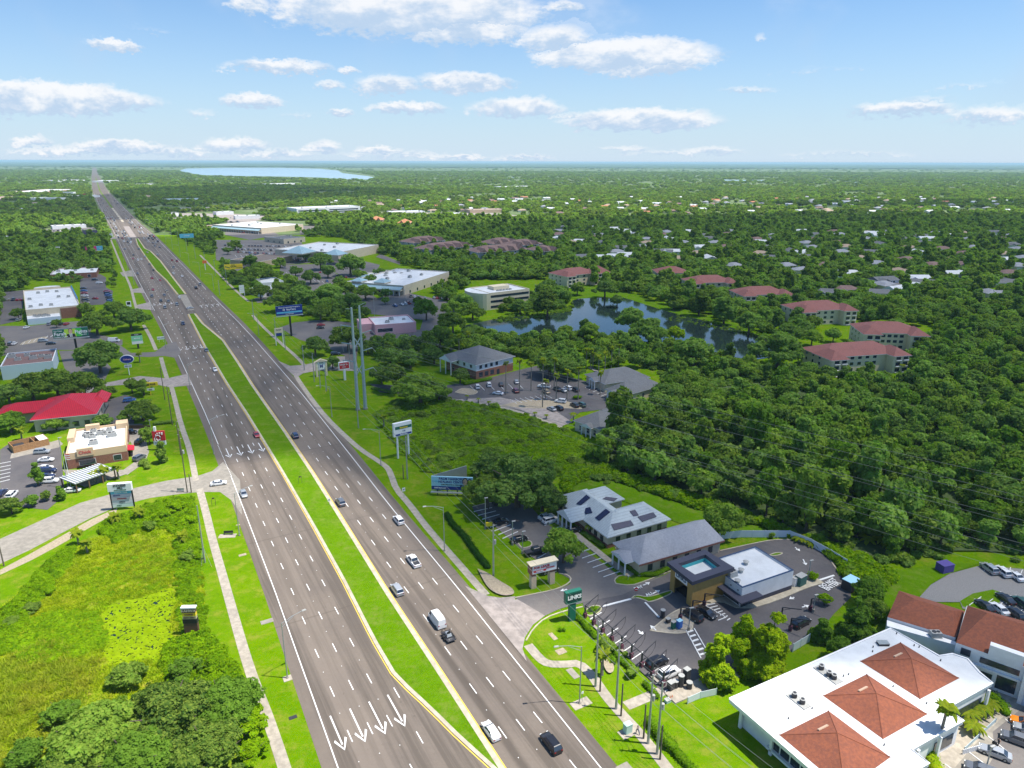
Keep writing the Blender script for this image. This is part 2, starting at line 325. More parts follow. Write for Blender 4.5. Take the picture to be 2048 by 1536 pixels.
YR = curve([(60, 43.9), (81, 44.3), (107, 44.7), (138, 45.0), (171, 45.9), (213, 46.9), (254, 47.3), (316, 47.4), (363, 48.2), (412, 48.6), (463, 44.2), (497, 43.6), (567, 46.2), (652, 45.3), (786, 44.2), (881, 41.0), (910, 37.2), (1050, 36)])
def line(f, s0, s1, o=0.0, st=6.0):
    n = max(1, int((s1-s0)/st)); return [ST(s, f(s)+o) for s in np.linspace(s0, s1, n+1)]
SE = 12000
L = [ST(s, EL(s)-2.4) for s in list(range(30, 1400, 20))+list(range(1400, SE, 200))]; Rr = [ST(s, ER(s)+2.6) for s in list(range(30, 1400, 20))+list(range(1400, SE, 200))]
b = MB()
for i in range(len(L)-1): b.poly([(*L[i], .012), (*Rr[i], .012), (*Rr[i+1], .012), (*L[i+1], .012)], ASPH)
struct(b.obj('highway_road'))
HWY = L+Rr[::-1]; EXCL.append([ST(s, EL(s)-8) for s in list(range(30, 1400, 40))+list(range(1400, 12001, 200))]+[ST(s, ER(s)+8) for s in list(range(12000, 1400, -200))+list(range(1400, 29, -40))])
ZL[0] = .02
def median(s0, s1, last):
    ss = list(np.arange(s0, s1, 5.0))+[s1]
    A = [ST(s, YL(s)+.75) for s in ss]; B2 = [ST(s, YR(s)-.75) for s in ss]
    b = MB()
    for i in range(len(ss)-1): b.poly([(*A[i], .14), (*B2[i], .14), (*B2[i+1], .14), (*A[i+1], .14)], GRASS2)
    struct(b.obj('median_grass'))
    b = MB()
    strip(b, A, .75, .0, .16, CURB, -.38); strip(b, B2, .95, .0, .16, CURB, .45)
    struct(b.obj('median_kerb'))
    b = MB(); strip(b, A, .22, .02, .022, LYEL, -.95); strip(b, B2, .22, .02, .022, LYEL, 1.12); struct(b.obj('yellow_road_line'))
median(76.5, 497, 0); median(577, 1035, 1)
b = MB(); b.poly([(*p, .03) for p in [ST(510, 40.5), ST(510, 44.5), ST(567, 46), ST(575, 46), ST(575, 41)]], CONC); b.poly([(*p, .03) for p in [ST(1050, EL(1050)+15.5), ST(1050, EL(1050)+22), ST(1240, EL(1240)+24), ST(1240, EL(1240)+16)]], PINKC)
struct(b.obj('median_opening_concrete'))
# far median, thin grass
b = MB()
for s in range(1330, 5000, 60):
    t = lambda q: (EL(q)+ER(q))/2
    b.poly([(*ST(s, t(s)-1.7), .1), (*ST(s, t(s)+1.7), .1), (*ST(s+50, t(s+50)+1.7), .1), (*ST(s+50, t(s+50)-1.7), .1)], CURB if s < 1700 else GRASS)
struct(b.obj('median_grass'))
# painted lines
b = MB(); ZP = .026
def rect(b, s0, s1, t0, t1, m, z=ZP): b.poly([(*ST(s0, t0), z), (*ST(s0, t1), z), (*ST(s1, t1), z), (*ST(s1, t0), z)], m)
for (s0, s1) in [(40, 222), (252, 500), (520, 1000), (1010, 2600)]: strip(b, line(EL, s0, s1, 0, 12), .2, 0, ZP, LWHITE)
for (s0, s1) in [(30, 560), (590, 2600)]: strip(b, line(ER, s0, s1, 0, 12), .2, 0, ZP, LWHITE)
for k in range(24): rect(b, 222+k*1.25, 222.6+k*1.25, EL(230)-.1, EL(230)+.1, LWHITE)
for k in (1, 2, 3):
    for i in range(150):
        s = 37.5+i*12.19
        for f, o in ((EL, 3.6*k), (ER, -3.6*k)):
            t = f(s)+o; ww = .09 if s < 700 else .14; rect(b, s, s+3.05, t-ww, t+ww, LWHITE)
            if s < 260: rect(b, s+7.5, s+7.68, t-.07, t+.07, LWHITE)
for i in range(20):
    s = 37.5+i*12.19
    if s < 108: rect(b, s+6, s+9.05, EL(s)+14.4-.09, EL(s)+14.4+.09, LWHITE)
for i in range(24):
    s = 500+i*9; rect(b, s, s+3, EL(s)+14.3, EL(s)+14.5, LWHITE)
for i in range(10): rect(b, 425+i*8, 428+i*8, ER(440)-14.6, ER(440)-14.4, LWHITE)
def arrow(sc, tc, up, Ln=7.5):                   # lane arrow: a stroke and a V at its head
    d = 1 if up else -1
    rect(b, sc-Ln*.5, sc+Ln*.5-(.0), tc-.13, tc+.13, LWHITE)
    h = sc+d*(Ln*.5+1.5)
    for q in (-1, 1):
        P = [ST(h, tc-.02*q), ST(h-d*.5, tc-.02*q), ST(h-d*3.0, tc+q*.85), ST(h-d*2.6, tc+q*1.12)]
        P = [(*p, ZP+.004) for p in P]
        n = (Vector(P[1])-Vector(P[0])).cross(Vector(P[2])-Vector(P[0]))
        b.poly(P if n.z > 0 else P[::-1], LWHITE)
for k in range(4):
    for sc in (102.5-k*.0, 243, 404, 545): arrow(sc, EL(sc)+1.8+3.6*k, False)
    arrow(520, ER(520)-1.8-3.6*k, True)
for (s0, t0) in [(128, EL(128)+9.2)]: pass
struct(b.obj('white_road_marking'))
# tire streak, dark oil seam
# ------------------------------------------------------------------ side streets, driveways, lots
def px_sheet(name, pts, m, ex=True, sm=0):
    P = GP(pts)
    if sm: P = smooth(P+[P[0]], sm)[:-1]
    o = sheet(name, P, m)
    if ex: EXCL.append(P)
    return P
WET = GP([(0,1180),(60,1130),(130,1085),(200,1045),(300,1000),(375,985),(400,1060),(420,1160),(430,1250),(445,1300),(520,1400),(540,1500),(560,1600),(0,1700)])
px_sheet('side_street', [(446,924),(425,942),(395,952),(330,962),(240,983),(160,1006),(80,1042),(0,1078),(-60,1110),(-60,1162),(0,1128),(60,1100),(120,1068),(180,1037),(235,1013),(300,996),(360,988),(400,984),(440,984),(462,1000),(484,1030),(480,960)], CONC)
px_sheet('sandy_verge', [(180,1040),(235,1016),(232,1026),(180,1055),(120,1090),(60,1122),(0,1150),(0,1140),(60,1108)], SAND, False)
# left verges between street and highway
px_sheet('driveway', [(376,748),(384,770),(340,775),(300,766),(215,772),(215,800),(120,808),(130,775),(200,768),(280,752),(335,757),(355,752)], PINKC)
px_sheet('driveway', [(330,690),(352,683),(362,705),(352,716),(330,712),(296,714),(238,712),(240,690),(262,706),(310,704)], LOT)
px_sheet('driveway', [(270,611),(300,604),(306,620),(276,618)], PINKC); px_sheet('driveway', [(262,579),(284,575),(290,586),(262,585)], PINKC)
px_sheet('driveway', [(240,545),(264,540),(270,553),(246,553)], CONC); px_sheet('driveway', [(170,477),(230,473),(236,478),(172,481)], CONC)
px_sheet('parking_lot', [(0,652),(60,652),(110,646),(190,640),(180,665),(245,680),(245,690),(190,700),(110,700),(0,712)], LOT)
px_sheet('parking_lot', [(118,702),(190,700),(222,735),(205,770),(140,770)], LOT)
px_sheet('parking_lot', [(160,555),(200,548),(212,555),(212,575),(226,582),(222,608),(160,612),(160,575)], LOTD)
px_sheet('parking_lot', [(0,585),(48,580),(44,640),(0,650)], LOTD)
px_sheet('parking_lot', [(200,805),(250,790),(270,795),(268,850),(205,850),(200,830)], LOTD)
px_sheet('parking_lot', [(0,900),(30,880),(120,885),(130,990),(95,1020),(0,1010)], LOTD)
px_sheet('concrete_yard', [(24,905),(118,880),(126,888),(118,895),(20,918)], CONC, False)
px_sheet('driveway', [(250,848),(285,848),(298,905),(290,925),(255,950),(240,945),(268,925),(258,900)], CONC)
px_sheet('driveway', [(125,940),(140,960),(170,975),(255,948),(250,940)], CONC)
# right side
px_sheet('driveway', [(930,1172),(975,1192),(1000,1196),(1030,1193),(1030,1200),(1105,1185),(1125,1215),(1090,1232),(1066,1250),(1050,1275),(1045,1298),(1054,1324)], PINKC)
LINKS = px_sheet('parking_lot', [(1028,1195),(1103,1181),(1125,1176),(1141,1168),(1138,1157),(1120,1147),(1092,1130),(1055,1110),(1042,1098),(1020,1078),(985,1050),(948,1022),(944,1013),(975,1006),(1010,1004),(1060,1012),(1085,1040),(1110,1060),(1165,1098),(1235,1149),(1230,1160),(1232,1168),(1262,1172),(1345,1146),(1300,1220),(1170,1205),(1120,1218),(1090,1232),(1062,1215)], LOT)
px_sheet('car_wash_lot', [(1165,1205),(1245,1190),(1345,1143),(1440,1100),(1508,1087),(1540,1080),(1580,1079),(1625,1092),(1655,1110),(1670,1130),(1680,1150),(1700,1162),(1702,1195),(1668,1228),(1640,1262),(1590,1300),(1480,1350),(1420,1380),(1362,1402),(1338,1395),(1300,1362),(1255,1315),(1205,1262),(1172,1228)], LOTD)
px_sheet('driveway', [(556,722),(580,732),(610,730),(640,722),(665,714),(712,712),(716,742),(690,742),(660,741),(632,742),(606,747),(592,756)], PINKC)
px_sheet('parking_lot', [(560,655),(590,645),(640,640),(700,645),(720,660),(715,700),(712,742),(690,735),(690,712),(640,690),(600,680),(585,672)], LOT)
px_sheet('parking_lot', [(745,600),(800,582),(880,600),(930,612),(905,640),(870,655),(850,670),(880,690),(840,690),(735,690),(730,700),(712,690),(735,660),(840,660),(846,640),(740,628)], LOT)
px_sheet('parking_lot', [(740,768),(850,775),(900,770),(940,766),(1020,745),(1080,730),(1130,752),(1180,765),(1245,805),(1240,815),(1160,825),(1125,852),(1060,828),(990,808),(930,800),(880,795),(820,790),(760,785)], LOTD)
px_sheet('road_lane', [(1125,852),(1145,845),(1100,815),(1000,795),(900,800),(960,805),(1040,820)], PINKC, False)
px_sheet('parking_lot', [(430,480),(600,480),(612,500),(640,525),(560,530),(470,530),(432,520)], LOT)
px_sheet('parking_lot', [(560,530),(645,528),(690,560),(760,600),(740,620),(640,600),(600,580),(560,545)], LOT)
px_sheet('parking_lot', [(455,438),(490,440),(560,470),(500,480),(450,470)], LOT)
px_sheet('driveway', [(508,597),(540,592),(600,590),(560,604),(515,606)], LOT); px_sheet('driveway', [(455,533),(500,530),(470,545),(440,540)], LOT)
px_sheet('gravel_lot', [(1838,1196),(1862,1170),(1900,1148),(1960,1132),(2060,1140),(2120,1180),(2120,1290),(2048,1262),(1925,1218),(1920,1205),(1860,1205)], GRAVEL)
px_sheet('lawn_island', [(1920,1203),(1945,1188),(1985,1180),(2002,1186),(2000,1205),(1965,1222),(1925,1214)], GRASS2, False)
px_sheet('restaurant_car_park', [(1880,1540),(1930,1490),(2000,1435),(2060,1385),(2200,1420),(2200,1750),(1850,1700)], CONC)
px_sheet('terrace_paving', [(1838,1500),(1892,1430),(1990,1350),(2060,1330),(2100,1360),(2000,1440),(1940,1500),(1890,1560),(1850,1560)], WALK, False)
px_sheet('lot_asphalt_patch', [(1985,1465),(2060,1405),(2140,1440),(2100,1600),(1960,1560),(1990,1510)], LOT, False)
px_sheet('parking_lot', [(600,452),(640,452),(650,460),(600,470)], LOT); px_sheet('parking_lot', [(640,528),(700,516),(760,530),(745,560),(690,556)], LOT); px_sheet('parking_lot', [(330,426),(470,428),(560,434),(500,444),(350,440)], PINKC)
px_sheet('parking_lot', [(60,460),(190,455),(205,470),(80,474)], LOT); px_sheet('parking_lot', [(760,508),(800,524),(800,530),(752,514)], LOT); px_sheet('parking_lot', [(760,425),(1000,426),(1040,432),(760,433)], PINKC)
# lawns
LAWN1 = px_sheet('back_lawn', [(1135,985),(1150,965),(1185,958),(1215,960),(1290,985),(1380,1015),(1440,1035),(1520,1055),(1530,1068),(1440,1078),(1340,1040),(1240,1000),(1140,1010)], GRASS2)
px_sheet('back_lawn', [(1760,1180),(1800,1140),(1890,1128),(1960,1128),(1900,1148),(1860,1170),(1835,1196),(1780,1240),(1740,1250)], GRASS2)
px_sheet('pond_lawn', [(1138,598),(1142,580),(1180,572),(1270,588),(1300,600),(1380,622),(1440,640),(1540,668),(1524,674),(1424,646),(1360,631),(1278,610),(1242,597)], GRASS2)
excl([(1460,1398),(1782,1250),(2000,1360),(1700,1650),(1400,1560),(1330,1420)])
excl([(1040,1270),(1200,1210),(1400,1420),(1500,1600),(1200,1600)])
for p in [[(540,780),(600,740),(720,800),(900,1000),(1000,1170),(900,1160)], [(600,745),(760,740),(800,820),(740,900),(640,800)], [(230,560),(310,560),(440,900),(420,980),(330,980),(250,700)], [(360,960),(520,960),(700,1600),(520,1600)],
          [(480,600),(560,620),(720,720),(700,760),(560,700)], [(200,470),(330,640),(210,640),(235,560)], [(300,480),(420,600),(480,640),(440,520),(330,460)], [(1560,1150),(1700,1100),(1860,1180),(1800,1400),(1560,1330)], [(1100,1000),(1380,1010),(1700,1110),(1700,1200),(1200,1200)],
          [(930,1000),(1120,1000),(1160,1180),(960,1180)], [(190,740),(340,740),(350,830),(270,830)], [(180,620),(330,600),(340,720),(240,720)]]: excl(p)
# pond and lake
def water(name, c, r):
    m = bpy.data.materials.new(name); MATS[name.split()[0]] = m; m.use_nodes = True; n = N(m.node_tree); p = m.node_tree.nodes['Principled BSDF']
    p.inputs['Base Color'].default_value = (*c, 1); p.inputs['Roughness'].default_value = r; p.inputs['Specular IOR Level'].default_value = 1.0; p.inputs['IOR'].default_value = 1.45
    P = n.add('ShaderNodeNewGeometry').outputs['Position']; bu = n.add('ShaderNodeBump'); bu.inputs['Strength'].default_value = .12; bu.inputs['Distance'].default_value = .1
    n.put(bu.inputs['Height'], n.noise(P, 1.2, 3)); n.put(p.inputs['Normal'], bu.outputs[0]); return m
POND = px_sheet('pond_water', [(922,662),(925,652),(960,645),(992,638),(1050,632),(1086,629),(1120,626),(1140,622),(1146,610),(1144,599),(1190,596),(1242,595),(1266,601),(1300,613),(1360,630),(1424,645),(1524,672),(1560,690),(1560,712),(1500,722),(1440,708),(1390,696),(1330,690),(1280,682),(1200,670),(1120,668),(1000,672),(950,668)], water('pond water', (.018, .032, .030), .04), True, 1)
ZL[0] = .4
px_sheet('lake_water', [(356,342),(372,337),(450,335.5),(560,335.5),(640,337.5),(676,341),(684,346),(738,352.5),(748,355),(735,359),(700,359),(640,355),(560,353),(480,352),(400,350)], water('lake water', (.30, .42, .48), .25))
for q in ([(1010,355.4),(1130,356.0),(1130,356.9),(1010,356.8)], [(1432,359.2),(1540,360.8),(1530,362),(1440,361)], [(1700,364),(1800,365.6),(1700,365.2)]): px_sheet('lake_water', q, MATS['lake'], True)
# pavements
def path(name, pts, wd, m=WALK, z=.05, sm=1):
    P = dens(smooth(GP(pts), sm), 3); b = MB(); strip(b, P, wd, 0, z, m); struct(b.obj(name)); return P
path('pavement', [(399,978),(412,1025),(425,1080),(445,1150),(470,1240),(490,1310),(510,1370),(530,1420),(551,1480),(580,1570)], 2.0)
path('pavement', [(392,962),(380,900),(362,850),(350,800),(342,770)], 1.8); path('pavement', [(334,757),(328,738),(322,715)], 1.8); path('pavement', [(312,700),(300,672),(287,650)], 1.8)
path('pavement', [(276,628),(268,600),(262,575),(250,548),(238,520),(218,470)], 1.7)
path('pavement', [(592,752),(600,765),(622,797),(652,835),(690,872),(722,900),(760,924),(776,936),(783,952),(792,978),(820,1010),(850,1050),(880,1085),(915,1125),(950,1165),(972,1190)], 1.9)
path('pavement', [(1056,1290),(1080,1318),(1096,1328),(1130,1329),(1158,1326),(1182,1348),(1210,1390),(1240,1425),(1275,1462),(1310,1505),(1345,1550)], 2.0)
path('pavement', [(1252,1412),(1300,1392),(1340,1376)], 2.2); path('pavement', [(612,735),(595,715),(560,685),(520,648),(505,630)], 1.8); path('pavement', [(497,603),(470,580),(440,550),(400,510)], 1.8)
path('building_pavement', [(1100,1034),(1140,1060),(1180,1093),(1225,1128),(1262,1152)], 1.9, z=.25); path('building_pavement', [(1180,735),(1245,775),(1290,800)], 2, z=.25)
path('building_pavement', [(900,797),(960,806),(1040,822),(1125,855)], 2.2); path('pavement', [(1340,1398),(1400,1372),(1470,1345)], 3.0, z=.25); path('car_wash_pavement', [(1395,1208),(1440,1196),(1484,1216),(1545,1198),(1605,1172),(1640,1162)], 2.4, CURB, z=.26)
# kerbs of the lots
def kerb(pts, m=CURB, close=False, sm=1, name='kerb'):
    P = GP(pts); P = P+[P[0]] if close else P
    b = MB(); strip(b, dens(smooth(P, sm), 2), .28, 0, .16, m); struct(b.obj(name))
kerb([(945,1014),(975,1006),(1010,1003)]); kerb([(1030,1196),(1060,1190),(1105,1181),(1130,1172),(1144,1160),(1136,1150),(1118,1147)]); kerb([(1052,1282),(1066,1258),(1090,1236),(1130,1222),(1165,1214)])
kerb([(1440,1102),(1508,1087),(1545,1080),(1585,1079),(1625,1092),(1655,1112),(1668,1132),(1682,1150),(1706,1164)]); kerb([(1232,1168),(1228,1160),(1240,1150),(1262,1153)]); kerb([(1232,1168),(1262,1172),(1290,1163),(1345,1141)])
def island(pts, m=GRASS2, name='kerbed_island'):
    P = smooth(GP(pts)+[G(*pts[0])], 2); b = MB(); b.prism(P[:-1], 0, .15, m); struct(b.obj(name)); b = MB(); strip(b, P, .28, 0, .18, CURB); struct(b.obj('kerb'))
island([(1262,1198),(1275,1196),(1290,1201),(1300,1206),(1340,1190),(1345,1183),(1338,1182),(1296,1196),(1272,1190)]); island([(1170,1222),(1185,1212),(1200,1212),(1204,1220),(1192,1230),(1174,1233)])
island([(1300,1262),(1320,1246),(1345,1225),(1372,1215),(1395,1224),(1384,1252),(1386,1258),(1362,1270)], WALK); island([(1536,1112),(1550,1106),(1568,1106),(1556,1112)])
island([(1036,1086),(1060,1080),(1066,1092),(1044,1098)]); island([(1230,1100-6),(1232,1098),(1236,1100)]); island([(40,690),(50,682),(95,672),(94,678),(60,688)], SAND); island([(1000,812),(1060,798),(1110,803),(1120,800),(1150,808),(1170,820),(1130,816),(1060,818)], SAND); island([(910,785),(925,775),(960,782),(945,792)], SAND)
island([(1575,1160),(1590,1150),(1612,1162),(1608,1172),(1580,1182)], SAND)
# bay lines and arrows painted on the lots
b = MB(); zb = .19
def pline(a, c, wd=.14, m=LWHITE):
    strip(b, [G(*a), G(*c)], wd, 0, ZL2, m)
ZL2 = .30
ZL2 = .235
def rows(a0, a1, b0, b1, n, m=LWHITE):
    for k in range(n):
        f = k/(n-1); pline((a0[0]+(a1[0]-a0[0])*f, a0[1]+(a1[1]-a0[1])*f), (b0[0]+(b1[0]-b0[0])*f, b0[1]+(b1[1]-b0[1])*f), .14, m)
rows((948,1024),(1005,1078),(984,1016),(1036,1064),8); rows((1089,1052),(1207,1155),(1120,1041),(1244,1142),12); rows((1050,1110),(1075,1118),(1066,1100),(1092,1108),3)
rows((1180,1240),(1330,1385),(1203,1226),(1352,1368),10)
rows((1968,1143),(2060,1165),(1974,1126),(2068,1146),5); rows((1938,1212),(2060,1232),(1962,1195),(2080,1215),6); rows((1930,1560),(2060,1480),(1890,1530),(2010,1440),4)
rows((0,928),(0,965),(22,924),(20,960),6); rows((45,690),(190,650),(50,684),(200,646),14); rows((940,772),(1036,768),(950,782),(1046,778),6); rows((1020,800),(1090,790),(1034,808),(1104,797),8); rows((1190,768),(1245,800),(1170,776),(1225,806),8)
for k in range(16): pline((445+k*11, 497+(k%2)*0), (449+k*11, 501), .2); pline((470+k*11, 510), (474+k*11, 515), .2)
for k in range(14): pline((572+k*9, 545+k*2.2), (577+k*9, 550+k*2.2), .2)
for k in range(6): pline((1374+k*5.2, 1266+k*9), (1386+k*5.2, 1262+k*9), .45)
pline((1372,1262),(1402,1318), .2); pline((1388,1258),(1418,1310), .2)
for k in range(7): pline((1412+k*7, 1212+k*5), (1430+k*5, 1208+k*5), .2)
pline((1205,1214),(1262,1199), .5); pline((1290,1206),(1318,1236), .4); pline((1165,1226),(1120,1248)) if False else None
pline((1410,1212),(1452,1236), .15); pline((1452,1236),(1436,1242), .15); pline((1606,1148+10),(1640,1150), .15) if False else None
pline((1634,1163),(1668,1152), .5)
def parrow(a, c):
    A = Vector(G(*a)); C = Vector(G(*c)); d = (C-A).normalized(); nn = Vector((d.y, -d.x))
    strip(b, [tuple(A), tuple(C-d*.9)], .26, 0, ZL2, LWHITE)
    P = [C, C-d*1.1+nn*.6, C-d*1.1-nn*.6]; P = [(p.x, p.y, ZL2) for p in P]
    b.poly(P[::-1] if (Vector(P[1])-Vector(P[0])).cross(Vector(P[2])-Vector(P[0])).z < 0 else P, LWHITE)
for a, c in [((1286,1172),(1300,1166)),((1306,1188),(1320,1182)),((1312,1262),(1300,1252)),((1276,1262),(1288,1272)),((1588,1196),(1578,1200)),((1604,1216),(1618,1212)),((1134,1180),(1120,1184)),((1590,1096),(1600,1104)),((1606,1120),(1612,1132)),((100,940),(104,950))]: parrow(a, c)
o = struct(b.obj('parking_bay_marking')); o.location.z = 0
# ------------------------------------------------------------------ buildings
def rectfit(A, B, C, z):
    a, b2, c = (Vector(G(*p, z)) for p in (A, B, C)); u = b2-a; L = u.length; u.normalize(); n = Vector((-u.y, u.x)); return a, L, (c-b2).dot(n), math.atan2(u.y, u.x)
def site(name, label, cat, A, B, C, z, group=None, ex=4):
    """A, B: near edge seen left to right; C: far corner above B; all seen at height z."""
    a, Ln, Wd, rz = rectfit(A, B, C, z)
    r = thing(name, label, cat, (a.x, a.y, 0), rz, group)
    c, s = math.cos(rz), math.sin(rz); We = min(Wd, max(16, Ln*.8))
    EXCL.append([(a.x+c*x-s*y, a.y+s*x+c*y) for x, y in [(-ex, -ex), (Ln+ex, -ex), (Ln+ex, We+ex), (-ex, We+ex)]])
    return r, Ln, Wd
def hipmesh(b, x0, x1, y0, y1, z, h, m, ends=(1, 1), ov=.5, fascia=.25, mf=None):
    x0 -= ov; x1 += ov; y0 -= ov; y1 += ov; mf = mf or WHM
    if (x1-x0) >= (y1-y0):
        d = (y1-y0)/2; ym = (y0+y1)/2; ra = (x0+d*ends[0], ym, z+h); rb = (x1-d*ends[1], ym, z+h)
        if ra[0] > rb[0]: ra = rb = ((x0+x1)/2, ym, z+h)
        P = [(x0, y0, z), (x1, y0, z), (x1, y1, z), (x0, y1, z), ra, rb]; F = [(0, 1, 5, 4), (1, 2, 5), (2, 3, 4, 5), (3, 0, 4)]
    else:
        d = (x1-x0)/2; xm = (x0+x1)/2; ra = (xm, y0+d*ends[0], z+h); rb = (xm, y1-d*ends[1], z+h)
        if ra[1] > rb[1]: ra = rb = (xm, (y0+y1)/2, z+h)
        P = [(x0, y0, z), (x1, y0, z), (x1, y1, z), (x0, y1, z), ra, rb]; F = [(0, 1, 4), (1, 2, 5, 4), (2, 3, 5), (3, 0, 4, 5)]
    b.faces(P, F, m); b.box(x0+.02, x1-.02, y0+.02, y1-.02, z-fascia, z-.005, mf)
def wins(root, L, W, z0, z1, spec, frame=WHM, name='window', grp=None):
    """spec: list of (side, count, width, start fraction, end fraction)"""
    for side, n, ww, f0, f1 in spec:
        ln = L if side in 'fb' else W
        for k in range(n):
            c = ln*(f0+(f1-f0)*(k+.5)/n); b = MB()
            def q(d0, d1, a0, a1, y0, y1, m):
                if side == 'f': b.box(a0, a1, -d1, -d0, y0, y1, m)
                elif side == 'b': b.box(a0, a1, W+d0, W+d1, y0, y1, m)
                elif side == 'r': b.box(L+d0, L+d1, a0, a1, y0, y1, m)
                else: b.box(-d1, -d0, a0, a1, y0, y1, m)
            q(.0, .05, c-ww/2-.1, c+ww/2+.1, z0-.1, z1+.1, frame); q(.051, .07, c-ww/2, c+ww/2, z0, z1, GLASS)
            b.obj(name, root)
def acunit(root, x, y, z, s=1.0, name='roof_unit'):
    b = MB(); b.box(x-.9*s, x+.9*s, y-.6*s, y+.6*s, z, z+1.0*s, ACG); b.cyl((x-.3*s, y), .38*s, z+1.0*s, z+1.12*s, DARK); b.cyl((x+.45*s, y), .3*s, z+1.0*s, z+1.1*s, DARK)
    b.box(x-1.0*s, x+1.0*s, y-.7*s, y+.7*s, z-.0, z+.12, STEEL); return b.obj(name, root)
def flatbox(root, L, W, h, wall, roof, par=.6, x0=0, y0=0, wallname='wall', roofname='roof', cap=None):
    b = MB(); t = .3; x1, y1 = x0+L, y0+W; cap = cap or wall
    b.box(x0, x1, y0, y1, 0, h-par, wall); w1 = b.obj(wallname, root)
    b = MB(); b.box(x0+t, x1-t, y0+t, y1-t, h-par, h-par+.06, roof); r = b.obj(roofname, root)
    b = MB()
    for q in [(x0, x1, y0, y0+t), (x0, x1, y1-t, y1), (x0, x0+t, y0+t, y1-t), (x1-t, x1, y0+t, y1-t)]:
        b.box(*q, h-par, h-.08, wall); b.box(q[0]-.03, q[1]+.03, q[2]-.03, q[3]+.03, h-.08, h, cap)
    b.obj('parapet', root); return w1, r
def hiphouse(root, L, W, h, rh, wall, roof, ends=(1, 1), ov=.7):
    b = MB(); b.box(0, L, 0, W, 0, h-.25, wall); b.obj('wall', root)
    b = MB(); hipmesh(b, 0, L, 0, W, h, rh, roof, ends, ov); return b.obj('roof', root)
# --- restaurant with three terracotta pyramids, bottom right
za = 5.6
P = GP([(1459,1398),(1782,1257),(1878,1312),(1905,1308),(1935,1318),(1960,1346),(1985,1366),(1892,1417),(1927,1441),(1823,1499),(1858,1526),(1705,1612)], za)
cx, cy = P[0]
rt = thing('restaurant_building', 'long white flat roofed restaurant with three terracotta pyramid roofs', 'restaurant', (cx, cy, 0))
Q = [(x-cx, y-cy) for x, y in P]; EXCL.append(P)
mx, my = sum(p[0] for p in Q)/12, sum(p[1] for p in Q)/12
b = MB(); b.prism(Q, za-.75, za, WHITE, WROOF); b.obj('roof_slab', rt)
b = MB(); strip(b, Q+[Q[0]], .35, za, za+.14, WHITE); b.obj('roof_edge', rt)
I = [(mx+(x-mx)*.93, my+(y-my)*.93) for x, y in Q]
b = MB(); b.prism(I, 0, za-.75, WHITE); b.obj('wall', rt)
def edgebox(nm, i, f0, f1, out, z0, z1, m, th=.12):
    a, c = Vector(I[i]), Vector(I[(i+1) % 12]); d = (c-a); n = Vector((d.y, -d.x)).normalized()
    if (a+n-Vector((mx, my))).length < (a-Vector((mx, my))).length: n = -n
    A, B2 = a+d*f0+n*out, a+d*f1+n*out; b = MB(); b.hull8([(*(A), z0), (*(B2), z0), (*(B2+n*th), z0), (*(A+n*th), z0)], [(*(A), z1), (*(B2), z1), (*(B2+n*th), z1), (*(A+n*th), z1)], m); return b.obj(nm, rt)
for f in range(6): edgebox('window', 11, .62-.09*f+.005, .70-.09*f, .01, 1.2, 3.4, GLASS)
edgebox('window_ledge', 11, .12, .72, .0, .75, 1.15, WHITE, .7)
edgebox('dark_trim_band', 11, .02, .98, .15, 3.7, 4.2, flat('navy band', (.02, .035, .09)), .1)
for f in (.02, .35, .68, .98): edgebox('column', 11, f-.012, f+.012, .3, 0, za-.75, WHITE, .4)
for i, (f0, f1) in [(6, (.1, .9)), (8, (.1, .5)), (4, (.1, .9))]: edgebox('window', i, f0, f1, .01, 1, 3.2, GLASS)
for i, f in [(6, .05), (6, .95), (8, .95), (8, .5)]: edgebox('column', i, f-.04, f+.0, .4, 0, za-.75, WHITE, .4)
for c4, ap, lab in [(((1720,1322),(1801,1284.5),(1918.5,1356),(1840,1398)), (1822,1317), 'a'), (((1646,1391),(1733.5,1348),(1855,1428),(1766,1478)), (1750,1386), 'b'), (((1558.5,1469.5),(1657,1421),(1781,1514),(1690,1580)), (1671,1464), 'c')]:
    q = [Vector((x-cx, y-cy)) for x, y in GP(c4, za+.05)]; c = sum(q, Vector((0, 0)))/4
    # the apex stands over the middle; take the height at which the photo shows it
    best = min(((Vector(G(*ap, za+h*.1))-Vector((cx, cy))-c).length, h*.1) for h in range(10, 70)); hh = max(2.2, min(3.6, best[1]))
    b = MB(); qq = [(p.x, p.y, za+.02) for p in q]; apx = (c.x, c.y, za+hh)
    for k in range(4):
        f = [qq[k], qq[(k+1) % 4], apx]; n = (Vector(f[1])-Vector(f[0])).cross(Vector(f[2])-Vector(f[0])); b.poly(f if n.z > 0 else f[::-1], R_TER)
    r = b.obj('pyramid_roof', rt)
    b = MB(); 
    for k in range(4): b.tube([qq[k], apx], .09, R_TER, 5)
    b.obj('ridge_cap', r)
    m0 = (Vector(qq[0])+Vector(qq[1]))/2; v = Vector(apx).lerp(m0, .42); e = (Vector(qq[1])-Vector(qq[0])).normalized(); n = e.cross(Vector(apx)-m0).normalized(); n = n if n.z > 0 else -n; dn = n.cross(e)
    A = [v+n*.05+e*(1.1*sx)+dn*(.2*sy) for sx, sy in ((-1, -1), (1, -1), (1, 1), (-1, 1))]
    b = MB(); b.hull8([tuple(p) for p in A], [tuple(p+n*.18) for p in A], flat('tan vent', (.50, .36, .26))); b.obj('roof_vent', r)
def chiller(x, y, z, root=rt):
    b = MB(); b.cyl((x, y), .48, z+.15, z+1.0, DARK, n=14); b.cyl((x, y), .5, z+1.0, z+1.1, ACG, n=14); b.cyl((x, y), .3, z+1.1, z+1.13, DARK, n=10); return b.obj('air_conditioner', root)
